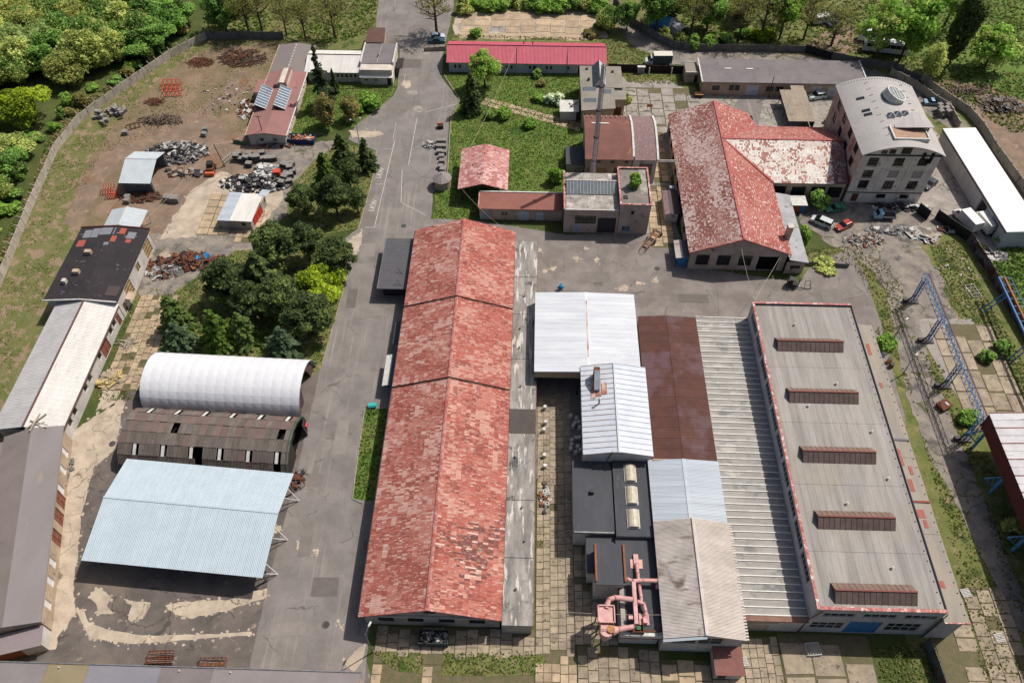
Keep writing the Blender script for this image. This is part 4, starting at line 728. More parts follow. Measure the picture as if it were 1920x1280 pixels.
for x in (-12.5, -7.9): MB().lathe((x, 138.6, 4.6), [(.12, 0), (.12, .5)], 8).build('roof_vent', M_DARK, t)
# ---- brown-roofed boiler house in two bays
M_BR1 = mat('brown_metal_roof', (138, 94, 84), (120, 80, 74), sc=.3, c3=(160, 112, 80), sc3=.4, th3=.64, c4=(146, 130, 116), sc4=.3, th4=.68, grain=.08, rnd=.04, rough=.8); M_BR2 = mat('mottled_mauve_roof', (152, 128, 128), (128, 104, 104), sc=2.5, c3=(180, 160, 158), sc3=3, th3=.6, grain=.14, gsc=6, rough=.85)
t = thing('boiler_house', 'two-bay boiler house with brown and mauve curved roofs and white verge strips', 'building', (20, 147, 0))
facade(t, (12.2, 139.2), (22.2, 139.2), 0, 6.8, M_PLASB, [('win', 2.5, 4.6, 1.5, 4.2, dict(nx=2, ny=2, frame=M_PLASB, pane=mat('boarded', (170, 140, 100)))), ('win', 6.2, 8.2, 1.6, 4.4, dict(nx=2, ny=2, frame=M_FRAME_DARK)), ('win', 2.3, 3.2, 5.5, 6.2, dict(nx=1, ny=1)), ('win', 5.3, 6.2, 5.5, 6.2, dict(nx=1, ny=1)), ('win', 8.3, 9.2, 5.5, 6.2, dict(nx=1, ny=1))])
facade(t, (22.4, 139.4), (27.6, 139.4), 0, 6.8, M_PLASW, [('win', 1.4, 4.4, 2.2, 5.4, dict(nx=4, ny=3, frame=M_FRAME, pane=M_PANE_DIRTY))])
mb = MB(); wallmesh(mb, (27.6, 139.4), (27.6, 153.8), 0, 6.8); wallmesh(mb, (12.2, 153.8), (12.2, 139.2), 0, 6.8); wallmesh(mb, (27.6, 153.8), (12.2, 153.8), 0, 6.8); mb.build('wall', M_PLASB, t)
cv = [(138.7, 6.9), (141.6, 7.65), (144.5, 8.2), (147.2, 8.5), (150, 8.4), (154.1, 7.2)]
for (xa_, xb_, m) in ((11.9, 22.3, M_BR1), (22.7, 27.5, M_BR2)):
    for (y0, z0), (y1, z1) in zip(cv, cv[1:]):
        n = 5 if m is M_BR1 else 1
        MB().slab((xa_, y0, z0), (xb_, y0, z0), (xb_, y1, z1), (xa_, y1, z1), .15).build('roof_strip', m, t)
    mb = MB(); mb.face(*[(xb_ - .1, y, z - .05) for y, z in cv], (xb_ - .1, 153.8, 6.7), (xb_ - .1, 139.3, 6.7)); mb.build('gable_end', M_PLASW, t); MB().face(*[(xa_ + .1, y, z - .05) for y, z in cv], (xa_ + .1, 153.8, 6.7), (xa_ + .1, 139.3, 6.7)).build('gable_end', M_PLASB, t)
for x in (22.45, 27.65):
    for (y0, z0), (y1, z1) in zip(cv, cv[1:]): MB().slab((x - .22, y0 + (.9 if y0 < 139 and x < 25 else 0), z0 + .22), (x + .22, y0 + (.9 if y0 < 139 and x < 25 else 0), z0 + .22), (x + .22, y1, z1 + .22), (x - .22, y1, z1 + .22), .25).build('verge_strip', M_WHITE, t)
MB().slab((13.5, 149.2, 8.56), (17.4, 149.2, 8.56), (17.4, 149.6, 8.55), (13.5, 149.6, 8.55), .05).build('white_strip', M_WHITE, t)
for k in range(9): MB().box(12.6 + k * 1.1, 12.7 + k * 1.1, 152.4, 153.2, 7.7, 7.95).build('roof_clip', M_PLASB, t)
MB().box(8.2, 12, 142, 148, 0, 2.8).build('side_annex', M_PLAS, t); MB().box(8, 12.1, 141.8, 148.2, 2.8, 2.95).build('annex_roof', M_BLACKFELT, t)
for z in (6.3, 6.7): MB().tube([(27.6, 139.1, z), (31.9, 139.1, z)], .1, 6).build('pipe', M_WHITE, t)
# ---- tall steel chimney
M_STK = mat('weathered_steel_stack', (220, 210, 208), (190, 180, 180), sc=.5, st=(1, 1, .25), c3=(140, 126, 122), sc3=.6, th3=.6, st3=(1, 1, .15), rough=.6)
t = thing('steel_chimney', 'tall slender grey steel chimney with ladder rungs rising behind the flat-roofed block', 'chimney', (13.6, 137, 0))
MB().lathe((13.6, 137, 0), [(.58, 0), (.58, 3), (.46, 8), (.4, 14), (.36, 30.4), (.4, 30.5), (.4, 30.9), (.3, 30.9), (.3, 29.5)], 18).build('shaft', M_STK, t, smooth=False)
for z in (8, 14, 20.5, 26): MB().lathe((13.6, 137, z), [(.5, 0), (.58, .03), (.58, .15), (.5, .18)], 18).build('collar', M_DARK, t)
lad = MB()
for s in (-.22, .22): lad.bar((14.2, 137 + s, 6), (14.08, 137 + s, 30.4), .05)
lad.build('ladder_rails', M_DARK, t, kind='stuff')
for k in range(44): MB().box(14.06, 14.2, 136.75, 137.25, 6.5 + k * .54, 6.55 + k * .54).build('ladder_rung', M_DARK, t)
# ---- grey double building with glazed ridge
M_GREYROOF = mat('dusty_grey_felt', (158, 152, 142), (144, 138, 128), sc=.3, c3=(130, 122, 112), sc3=.7, th3=.64, grain=.06, rough=.9)
t = thing('workshop_with_ridge_light', 'grey-roofed workshop with a steep glazed ridge light and three flat skylights', 'building', (16.5, 166, 0))
facade(t, (12, 158.6), (19.4, 159.6), 0, 5.3, M_PLASB, []); mb = MB(); wallmesh(mb, (12, 167), (12, 158.6), 0, 5.3); mb.build('wall', M_PLASB, t); facade(t, (19.4, 163.3), (22.2, 163.3), 0, 5.1, M_PLASB, [('door', .4, 2.2, .05, 3.0, dict(m=M_RUST))]); mb = MB(); wallmesh(mb, (22.2, 163.3), (22.2, 169), 0, 5.1); wallmesh(mb, (19.4, 159.6), (19.4, 163.3), 0, 5.3); mb.build('wall', M_PLASB, t)
MB().slab((11.7, 158.2, 5.5), (19.7, 159.3, 5.5), (19.7, 168.3, 6.0), (11.7, 167.5, 6.0), .18).build('roof', M_GREYROOF, t); MB().slab((19.6, 163, 5.3), (22.5, 163.2, 5.25), (22.5, 169, 5.55), (19.6, 168.5, 5.6), .18).build('roof', M_GREYROOF, t)
for x, y, l in ((12.4, 161.2, 2.9), (12.3, 165.4, 3.0), (16.3, 164.6, 2.6)):
    z = 5.5 + (y - 158.5) * .054; MB().prism([(x, y, z), (x, y + 1.0, z + .05), (x, y + 1.0, z + .5)], (l, .1, 0)).build('flat_skylight', M_GLZ, t)
MB().box(11.9, 21.6, 167.2, 175, 0, 5.9).build('wall', M_PLASB, t); MB().slab((11.6, 166.8, 6.0), (21.9, 166.8, 6.0), (21.7, 175.2, 6.4), (11.6, 175.2, 6.4), .2).build('roof', M_GREYROOF, t)
xa_, xm_, xb_ = 14.7, 16.2, 17.7
sheets(t, (xa_, 167.3, 6.2), (xa_, 175.0, 6.5), (xm_, 175.0, 8.2), (xm_, 167.3, 7.9), 12, M_GLZ, [(0, 0), (0, .06), (.15, .06), (.15, 0), (1, 0)], name='glass_panel'); sheets(t, (xb_, 167.3, 6.2), (xb_, 175.0, 6.5), (xm_, 175.0, 8.2), (xm_, 167.3, 7.9), 12, mat('white_glazing', (226, 230, 234), rough=.3), [(0, 0), (0, .06), (.15, .06), (.15, 0), (1, 0)], name='glass_panel')
MB().face((xa_, 167.25, 6.1), (xb_, 167.25, 6.1), (xm_, 167.25, 7.9)).build('ridge_light_end', M_WHITE, t)
for x, y in ((13.1, 173.6), (13.4, 169.3), (19.3, 172.6)): MB().box(x, x + .55, y, y + .55, 6.3, 6.65).build('roof_hatch', M_DARK, t)
MB().box(7, 10.8, 161.8, 165.8, 0, 2.7).build('annex_wall', M_PLASW, t); MB().slab((6.8, 161.5, 2.75), (11.4, 161.5, 2.85), (11.4, 166, 3.0), (6.8, 166, 2.9), .12).build('annex_roof', M_WHITE, t); MB().bar((9.3, 163.2, 3.1), (11.2, 164, 3.8), .35, .12).build('rusty_duct', M_RUST, t)
# ---- pink-roofed long house at the gate
M_PINKROOF = mat('raspberry_metal_roof', (206, 100, 118), (196, 92, 110), sc=.5, grain=.03, rnd=.03, rough=.6)
t = thing('raspberry_roofed_house', 'long single-storey house with a raspberry pink metal roof and white windows', 'house', (-1.6, 186, 0))
zr = 5.15; wins = []
for u in (1.2, 2.3, 9.4, 14.5, 15.6, 20.3, 21.4, 24.6, 25.7, 30, 35): wins.append(('win', u, u + .85, 1.0, 2.25, dict(nx=1, ny=1, fw=.14)))
facade(t, (-21.3, 181.6), (18.2, 181.6), 0, 3.0, mat('pale_blue_grey_plaster', (206, 212, 222), (190, 196, 206), sc=.5), wins + [('door', 33, 34, .05, 2.3, dict(m=M_DARK))])
mb = MB(); wallmesh(mb, (-21.3, 190.4), (-21.3, 181.6), 0, 3.0); wallmesh(mb, (18.2, 181.6), (18.2, 190.4), 0, 3.0); wallmesh(mb, (18.2, 190.4), (-21.3, 190.4), 0, 3.0); mb.face((-21.3, 190.4, 3), (-21.3, 181.6, 3), (-21.3, 186, 4.9)); mb.face((18.2, 181.6, 3), (18.2, 190.4, 3), (18.2, 186, 4.9)); mb.build('wall', MATS['pale_blue_grey_plaster'], t)
MB().slab((-21.9, 181, 3.05), (18.8, 181, 3.05), (18.8, 186, zr), (-21.9, 186, zr), .1).build('roof_deck', M_PINKROOF, t); MB().slab((-21.9, 186, zr), (18.8, 186, zr), (18.8, 191, 3.05), (-21.9, 191, 3.05), .1).build('roof_deck', M_PINKROOF, t)
sheets(t, (-21.9, 181, 3.05), (18.8, 181, 3.05), (18.8, 186, zr), (-21.9, 186, zr), 40, M_PINKROOF, prof_wave(3, .03), lift=.02); sheets(t, (-21.9, 191, 3.05), (18.8, 191, 3.05), (18.8, 186, zr), (-21.9, 186, zr), 40, M_PINKROOF, prof_wave(3, .03), lift=.02)
MB().bar((-21.9, 186, zr + .1), (18.8, 186, zr + .1), .4, .1).build('ridge_cap', M_PINKROOF, t)
for x in (-2.3, 0): MB().tube([(x, 187, 4.6), (x, 187, 5.7)], .12, 8).build('vent_pipe', M_DARK, t)
# ---- T-shaped hall with flaking red roof
t = thing('cross_gabled_hall', 'tall T-shaped hall with a red roof flaked white on the side facing the mill', 'building', (45, 130, 0))
ze, zr = 5.0, 8.9; x0, x1, xr = 31.8, 51.9, 41.8
facade(t, (32.3, 113.2), (51.4, 113.2), 0, 4.9, M_PLASP, [('win', 1.3, 3.9, 1.2, 4.1, dict(nx=3, ny=3, frame=M_FRAME_DARK)), ('win', 5.5, 8.1, 1.2, 4.1, dict(nx=3, ny=3, frame=M_FRAME_DARK)), ('win', 9.8, 12.4, 1.2, 4.1, dict(nx=3, ny=3, frame=M_FRAME_DARK)), ('open', 13.6, 17.8, 0.02, 3.9)], gable=[(.5, 8.6)])
for u in (13.35, 17.9):
    for k in range(6): MB().box(32.3 + u, 32.52 + u, 113.1, 113.19, .3 + k * .6, .6 + k * .6).build('warning_stripe', M_WHITE, t)
facade(t, (32.3, 158), (32.3, 113.2), 0, 4.9, M_PLASP, [('win', u, u + 2.4, 1.2, 4.0, dict(nx=3, ny=3, frame=M_FRAME_DARK)) for u in np.arange(2, 42, 4.6)]); facade(t, (51.4, 113.2), (51.4, 134.5), 0, 4.9, M_PLASP); facade(t, (51.4, 134.6), (67.8, 134.6), 0, 4.9, M_PLASB, [('win', u, u + 3.0, .9, 3.9, dict(nx=3, ny=3, frame=M_FRAME_DARK)) for u in (1.0, 5.2, 9.3, 13)])
mb = MB(); wallmesh(mb, (67.8, 153.6), (51.4, 153.6), 0, 4.9); wallmesh(mb, (51.4, 153.6), (51.4, 158), 0, 4.9); wallmesh(mb, (51.4, 158), (32.3, 158), 0, 4.9); mb.face((51.4, 158, 4.9), (32.3, 158, 4.9), (41.8, 158, 8.6)); mb.build('wall', M_PLASP, t)
YW, XW = 144.2, 68.0
rf = MB(); rf.slab((x0, 112.8, ze), (xr, 112.8, zr), (xr, 158, zr), (x0, 158, ze), .14)
rf.face((x1, 112.8, ze), (x1, 134.3, ze), (xr, YW, zr), (xr, 112.8, zr)); rf.face((x1, 154, ze), (x1 - 1.6, 158, ze + .6), (xr, 158, zr), (xr, YW, zr))
rf.face((x1, 134.3, ze), (XW, 134.3, ze), (XW, YW, zr), (xr, YW, zr)); rf.face((x1, 154, ze), (xr, YW, zr), (XW, YW, zr), (XW, 154, ze)); rf = rf.build('roof', M_REDTRIM, t)
ctl = palette([(152, 98, 88), (174, 132, 125), (136, 84, 75), (200, 176, 170)], 6, 3, 71, (.5, .6, .62), .45)
tiles(rf, (x0, 112.8, ze), (x0, 158, ze), (xr, 158, zr), (xr, 112.8, zr), 126, 26, M_TILE2, ctl, lip=.015, jit=.012)
ctr = palette([(178, 102, 92), (186, 118, 108), (166, 92, 82)], 5, 3, 75, (.56, .62), .3)
tiles(rf, (x1, 112.8, ze), (x1, 134.3, ze), (x1 - 10.1 * .999, 134.3, zr), (xr, 112.8, zr), 52, 18, M_TILE2, ctr, lip=.02)
def inv(u, v, r): return (v * (zr - ze)) < 0
tiles(rf, (x1, 134.3, ze), (x1, 154, ze), (xr, 154, zr), (xr, 134.3, zr), 47, 18, M_TILE2, ctr, lip=.02, drop=lambda u, v, r: (np.abs(u - .5) * 2 < 1 - v * 1.0 + .06))
tiles(rf, (x1 - .8, 154, ze + .3), (x1 - 1.6, 158, ze + .6), (xr, 158, zr), (xr, 154, zr), 9, 18, M_TILE2, ctr, lip=.02)
cw = palette([(255, 250, 240), (204, 150, 140), (240, 224, 214), (180, 132, 118)], 14, 8, 81, (.64, .56, .7), .4)
tiles(rf, (xr, 134.3, ze), (XW, 134.3, ze), (XW, YW, zr), (xr, YW, zr), 80, 26, M_TILE_W, cw, lip=.012, jit=.012, drop=lambda u, v, r: (u * 26.2 < (1 - v) * 10.1 - .1) | (u > .89)); cw_shade = palette([(150, 110, 108), (176, 160, 160), (120, 86, 84)], 8, 3, 83, (.5, .62), .4)
tiles(rf, (xr, 134.3, ze), (XW, 134.3, ze), (XW, YW, zr), (xr, YW, zr), 62, 20, M_TILE, cw_shade, lip=.02, drop=lambda u, v, r: (u <= .89)); tiles(rf, (xr, 154, ze), (XW, 154, ze), (XW, YW, zr), (xr, YW, zr), 62, 18, M_TILE2, ctr, lip=.02, drop=lambda u, v, r: (u * 26.2 < (1 - v) * 10.1 - .1))  # wing's mill end: tower shadow put into darker tile colours
for a, b in (((xr, 112.7, zr), (xr, 158.1, zr)), ((xr, YW, zr), (XW, YW, zr)), ((xr, YW, zr), (x1 + .3, 134.3, ze + .1)), ((xr, YW, zr), (x1, 154, ze + .1))): MB().bar((a[0], a[1], a[2] + .1), (b[0], b[1], b[2] + .1), .45, .08).build('ridge_cap', mat('red_ridge', (182, 92, 86), (196, 120, 114), sc=1), rf)
for xe in (x0, x1): MB().slab((xe, 112.65, ze + .12), (xr, 112.65, zr + .12), (xr, 112.95, zr + .12), (xe, 112.95, ze + .12), .25).build('verge_board', M_REDTRIM, rf)
MB().box(51.35, 52.3, 117, 118.1, 3, 8.1).build('chimney', M_PLASB, t); MB().box(51.28, 52.38, 116.9, 118.2, 8.1, 8.35).build('chimney_cap', M_PLASW, t)
MB().tube([(51.95, 112.9, 4.8), (51.95, 112.9, .2)], .08, 6).build('downpipe', M_DARK, t)
t = thing('side_annex', 'low annex with a bare grey metal roof along the red T-shaped hall', 'building', (53.6, 122, 0))
facade(t, (51.5, 112.5), (55.2, 112.5), 0, 3.3, M_PLASP, [('win', .9, 2.9, 1.4, 2.3, dict(nx=3, ny=1, frame=M_FRAME_DARK))]); mb = MB(); wallmesh(mb, (55.2, 112.5), (55.2, 132.2), 0, 3.3); mb.build('wall', M_PLASP, t)
sheets(t, (55.6, 112.1, 3.45), (55.6, 132.5, 3.45), (51.7, 132.5, 4.1), (51.7, 112.1, 4.1), 2, mat('bare_zinc', (178, 178, 182), (156, 156, 160), sc=.4, c3=(130, 128, 128), sc3=.7, th3=.62, rough=.6), PROF_SEAM, lift=.02); MB().slab((55.55, 112.2, 3.44), (51.75, 112.2, 4.09), (51.75, 132.4, 4.09), (55.55, 132.4, 3.44), .1).build('roof_deck', M_PLAS, t)
# ---- old mill tower with barrel roof
t = thing('old_mill_tower', 'old four-storey mill with flaking walls, grey barrel roof and round skylight', 'building', (76.4, 146, 0))
M_MILL = mat('peeling_mill_plaster', (252, 242, 230), (222, 212, 200), sc=.3, c3=(176, 112, 92), sc3=.55, th3=.655, c4=(160, 150, 140), sc4=.5, th4=.6, grain=.10, gsc=4, rough=.92); M_MILL2 = mat('peeling_side_plaster', (214, 192, 180), (180, 158, 146), sc=.35, c3=(170, 108, 96), sc3=.4, th3=.56, c4=(146, 128, 120), sc4=.5, th4=.6, grain=.10, gsc=4, rough=.92)
xa, xb, ya, yb, ze = 68.4, 84.5, 134.3, 157.6, 13.4; dp = lambda nx=2, ny=2: dict(nx=nx, ny=ny, frame=M_FRAME_DARK, fw=.06); bd = dict(nx=1, ny=1, frame=M_PLAS, pane=mat('bricked_panel', (176, 170, 168)))
its = []
for r, (v0, v1) in enumerate(((4.0, 6.2), (7.0, 8.9), (10.2, 12.2))):
    for c, u in enumerate((1.7, 7.0, 12.0)): its.append(('win', u, u + 2.1, v0, v1, bd if r == 1 and c > 0 else dp()))
its += [('win', 6.6, 8.6, 1.3, 2.5, dp(2, 1)), ('win', 11.6, 13.6, 1.3, 2.5, dp(2, 1)), ('door', 1.4, 2.8, .3, 2.6, dict(m=mat('rust_red_door', (132, 74, 56))))]
W, D, SAG = xb - xa, yb - ya, 2.3
arc = [((i / 16), ze + SAG * (1 - (2 * i / 16 - 1) ** 2) ) for i in range(17)]
facade(t, (xa, ya), (xb, ya), 0, 13.1, M_MILL, its, t=.35, gable=[(1 - u, v - .25) for u, v in arc])
facade(t, (xa, yb), (xa, ya), 0, 13.1, M_MILL2, [('win', u, u + 2.0, v, v + 2.2, dp()) for u in (3.3, 8.2, 13.2, 18.4) for v in (7.0, 10.4)] + [('win', u, u + 1.8, 3.5, 5.5, dict(nx=1, ny=1, frame=M_WHITE, fw=.2)) for u in (6, 11.5)], t=.35); facade(t, (xb, ya), (xb, yb), 0, 13.1, M_MILL2); facade(t, (xb, yb), (xa, yb), 0, 13.1, M_MILL2, gable=[(1 - u, v - .25) for u, v in arc])
for u in (5.3, 10.5, 15.4): MB().box(xa + u, xa + u + .22, ya - .1, ya - .004, 3.1, 12.9).build('pilaster', M_MILL, t)
MB().box(xa - .05, xb + .05, ya - .22, ya - .003, 12.75, 13.0).build('cornice', M_DARK, t); MB().box(xa - .05, xb + .05, ya - .14, ya - .006, 2.85, 3.0).build('string_course', M_DARK, t)
for u, v in ((1.6, 4.0), (6.9, 4.0), (11.9, 4.0), (1.6, 7.0), (1.6, 10.2), (6.9, 10.2)): MB().box(xa + u, xa + u + 2.3, ya - .2, ya - .002, v - .2, v - .02).build('window_sill', M_PLASB, t)
MB().box(xa + 1.1, xa + 3.1, ya - .12, ya - .005, 2.62, 2.95).build('door_surround', M_WHITE, t)
for u, w_, h_ in ((3.6, 1.2, .8), (5.2, 1.3, 1.1), (7.6, 2.0, 1.9)): MB().box(xa + u, xa + u + w_, ya - .04, ya - .004, 13.2, 13.2 + h_).build('lunette_window', M_PANE, t)
MB().box(xa + 12.2, xa + 12.9, ya - .05, ya - .008, 10.8, 13.6).build('loading_slot', M_PANE, t); MB().box(xa + 13.9, xa + 14.6, ya - .05, ya - .008, 10.8, 13.6).build('loading_slot', M_PANE, t)
M_BARREL = mat('grey_barrel_sheet', (188, 184, 182), (178, 174, 172), sc=.3, grain=.03, rnd=.015, rough=.7)
rw, ry0, ry1 = .45, ya - .9, yb + .5; pts = [(xa - rw + (W + 2 * rw) * i / 20, ze + SAG * (1 - (2 * i / 20 - 1) ** 2)) for i in range(21)]
for k in range(6):
    a, b = ry0 + (ry1 - ry0) * k / 6, ry0 + (ry1 - ry0) * (k + 1) / 6 - .02; mb = MB()
    vs = [(x, a, z) for x, z in pts] + [(x, b, z) for x, z in pts] + [(x, a, z - .2) for x, z in pts] + [(x, b, z - .2) for x, z in pts]; n = 21
    mb.add(vs, [(i, i + 1, n + i + 1, n + i) for i in range(20)] + [(2 * n + i, 3 * n + i, 3 * n + i + 1, 2 * n + i + 1) for i in range(20)] + [(i, 2 * n + i, 2 * n + i + 1, i + 1) for i in range(20)] + [(n + i, n + i + 1, 3 * n + i + 1, 3 * n + i) for i in range(20)] + [(0, n, 3 * n, 2 * n), (20, 2 * n + 20, 3 * n + 20, n + 20)]); mb.build('barrel_roof_bay', M_BARREL, t)
def zroof(x): return ze + SAG * (1 - (2 * (x - xa + rw) / (W + 2 * rw) - 1) ** 2)
# leaning round skylight drum
o = MB(); c0, c1 = Vector((77.6, 150.6, zroof(77.6) - .3)), Vector((78.3, 150.4, zroof(78) + 1.15)); ax = Vector((.38, 0, 1)).normalized(); uu = Vector((0, 1, 0)); vv = ax.cross(uu)
rg = lambda c, r, q=28: [c + uu * (math.cos(2 * math.pi * i / q) * r) + vv * (math.sin(2 * math.pi * i / q) * r * .86) for i in range(q)]
a, b, c = rg(c0, 2.6), rg(c1, 2.6), rg(c1, 2.25); o.add(a + b + c, [(i, (i + 1) % 28, 28 + (i + 1) % 28, 28 + i) for i in range(28)] + [(28 + i, 28 + (i + 1) % 28, 56 + (i + 1) % 28, 56 + i) for i in range(28)]); dr = o.build('round_skylight', M_WHITE, t); MB().face(*[p - ax * .12 for p in rg(c1, 2.28)]).build('pane', mat('skylight_glass', (196, 208, 212), (176, 190, 196), sc=.7, rough=.25), dr)
for k in (-1, 0, 1): MB().bar(c1 + vv * k * .85 + uu * -2.1, c1 + vv * k * .85 + uu * 2.1, .12).build('glazing_bar', M_WHITE, dr)
for k in (-1.5, -.75, 0, .75, 1.5): MB().bar(c1 + uu * k - vv * 1.8, c1 + uu * k + vv * 1.8, .1).build('glazing_bar', M_WHITE, dr)
for x, y in ((75.6, 143.6), (77.1, 144.1), (78.9, 144.6)):
    z = zroof(x); py = MB(); cs = [(x - .65, y - .65), (x + .65, y - .65), (x + .65, y + .65), (x - .65, y + .65)]
    py.add([(p, q, z - .1) for p, q in cs] + [(p, q, z + .35) for p, q in cs] + [(x, y, z + .95)], [(0, 1, 5, 4), (1, 2, 6, 5), (2, 3, 7, 6), (3, 0, 4, 7)]); py = py.build('pyramid_skylight', M_WHITE, t); MB().add([(p, q, z + .36) for p, q in cs] + [(x, y, z + .95)], [(0, 1, 4), (1, 2, 4), (2, 3, 4), (3, 0, 4)]).build('pane', M_PANE_BLUE, py)
    for p, q in cs: MB().bar((p, q, z + .38), (x, y, z + .98), .1).build('glazing_bar', M_WHITE, py)
for x, y in ((71.3, 151), (71.4, 146.6), (71.5, 145.2)): z = zroof(x); MB().slab((x - .75, y - .4, zroof(x - .75) + .12), (x + .75, y - .4, zroof(x + .75) + .12), (x + .75, y + .4, zroof(x + .75) + .12), (x - .75, y + .4, zroof(x - .75) + .12), .1).build('roof_window', M_PANE, t)
# roof terrace dormer
MB().box(74.5, 81.2, 136, 140.1, 14.6, 15.72).build('terrace_floor', mat('terrace_boards', (190, 156, 134), (170, 140, 120), sc=1), t)
for a_ in ((74.2, 81.4, 135.7, 136), (74.2, 74.5, 136, 140.2), (81.2, 81.4, 136, 139.5)): MB().box(*a_, 14.6, 15.98).build('terrace_parapet', M_WHITE, t)
MB().face((75.4, 140.1, 15.72), (82.5, 139.9, 14.6), (82.5, 139.9, 16.5), (79, 140, 16.5), (75.4, 140.1, 15.9)).build('dormer_glazing', M_PANE, t); MB().box(81.3, 82.1, 139.4, 139.85, 14.8, 16.1).build('dormer_post', M_PLASB, t)
dr = MB(); q = [Vector(v) for v in ((75.2, 139.5, 15.9), (77.2, 138.9, 16.35), (79, 138.6, 16.65), (81, 138.5, 16.75), (82.9, 138.6, 16.6))]; bk = [Vector(v) for v in ((75.6, 140.6, 15.95), (78, 142.8, 16.2), (80, 144.3, 16.3), (81.6, 144.7, 16.15), (82.8, 144.4, 15.85))]
for i in range(4): dr.slab(q[i], q[i + 1], bk[i + 1], bk[i], .12)
dr.build('dormer_roof', M_BARREL, t); MB().face((82.7, 139.9, 14.4), (82.7, 144, 14.4), (82.7, 144, 15.5), (82.7, 139.9, 16.0)).build('dormer_cheek', M_BARREL, t)
for s, x in ((0, 73.2), (1, 81)):
    for k in range(9):
        y = 137.5 + k * 2.3
        if s and y < 146: continue
        MB().box(x, x + .3, y, y + .14, zroof(x) + .02, zroof(x) + .2).build('roof_anchor', M_WHITE, t); MB().box(x + .45, x + .75, y + .25, y + .39, zroof(x + .5) + .02, zroof(x + .5) + .2).build('roof_anchor', M_WHITE, t)
for k in range(26):
    x = 69 + k * .6; MB().box(x, x + .08, 157.2, 157.28, zroof(x), zroof(x) + .25).build('roof_stud', M_DARK, t)
# ---- long grey-roofed shed along the back lane
t = thing('back_lane_shed', 'long beige shed with a flat dark grey felt roof along the back lane', 'building', (62, 177, 0))
M_DGFELT = mat('dark_grey_felt', (134, 128, 130), (122, 117, 119), sc=.3, c3=(108, 103, 105), sc3=.5, th3=.62, grain=.05, rough=.9)
ws = [('win', u, u + 1.9, 1.3, 2.7, dict(nx=3, ny=1, frame=M_FRAME_DARK)) for u in (2.4, 15.7, 18, 22)] + [('win', u, u + 1.2, 1.4, 2.9, dict(nx=2, ny=1, frame=M_FRAME_DARK)) for u in (6.6, 8.0)] + [('door', 10.8, 14, .05, 3.0, dict(m=mat('pale_gate', (206, 214, 222)), n=2)), ('door', 27, 29.5, .05, 3, dict(m=mat('pale_gate', (206, 214, 222)))), ('door', 31, 33.5, .05, 3, dict(m=mat('pale_gate', (206, 214, 222))))]
facade(t, (42.2, 173.4), (82, 173.4), 0, 3.7, M_PLASB, ws); mb = MB(); wallmesh(mb, (42.2, 182.6), (42.2, 173.4), 0, 3.7); wallmesh(mb, (82, 182.6), (42.2, 182.6), 0, 3.7); mb.build('wall', M_PLASB, t)
for a_, b_ in ((41.9, 55), (55.02, 66), (66.02, 74), (74.02, 82.3)): MB().slab((a_, 173.1, 3.85), (b_, 173.1, 3.85), (b_, 183, 4.1), (a_, 183, 4.1), .18).build('roof_panel', M_DGFELT, t)
MB().slab((41.7, 173, 4.05), (42.05, 173, 4.05), (42.05, 183, 4.3), (41.7, 183, 4.3), .3).build('verge_strip', M_WHITE, t); MB().slab((82.2, 173, 4.05), (82.5, 173, 4.05), (82.5, 183, 4.3), (82.2, 183, 4.3), .3).build('verge_strip', M_WHITE, t)
for x in (48, 53.4): MB().box(x, x + 1.7, 178.6, 179.0, 4.0, 4.12).build('skylight_strip', M_WHITE, t)
facade(t, (38.6, 178.4), (42.1, 178.4), 0, 3.0, M_PLASB, [('door', 2.3, 3.2, .05, 2.2, dict(m=M_DARK))]); mb = MB(); wallmesh(mb, (38.6, 182.6), (38.6, 178.4), 0, 3.0); mb.build('wall', M_PLASB, t); MB().box(38.5, 41.68, 178.2, 182.8, 3.0, 3.18).build('roof_panel', M_GREYROOF, t); MB().box(38.4, 41.7, 178.05, 178.25, 3.0, 3.35).build('parapet', M_WHITE, t); MB().box(38.4, 41.7, 182.7, 182.9, 3.0, 3.35).build('parapet', M_WHITE, t)
# ---- leaning sheet roof carport
t = thing('sheet_carport', 'tilted carport of weathered beige sheets between the red hall and the mill', 'carport', (64, 165, 0))
M_BEIGESH = mat('weathered_beige_sheet', (176, 162, 144), (156, 144, 128), sc=.4, c3=(130, 116, 102), sc3=.8, th3=.64, rnd=.05)
sheets(t, (60.7, 159.4, 2.7), (67, 159.4, 2.7), (66.8, 171.2, 3.3), (60.5, 171.2, 3.3), 6, M_BEIGESH, prof_wave(4, .03), lift=.0); sheets(t, (63.4, 171.2, 3.3), (66.6, 171.2, 3.3), (66.6, 173, 3.4), (63.4, 173, 3.4), 3, M_BEIGESH, prof_wave(4, .03), lift=.0)
for x, y in ((61, 160), (66.6, 160), (61, 170.6), (66.4, 170.6), (61, 165), (66.6, 165)): MB().box(x - .08, x + .08, y - .08, y + .08, 0, 2.7).build('post', M_DARK, t)
MB().box(66.75, 66.85, 159.5, 171, .3, 2.6).build('side_screen', M_DARK, t)
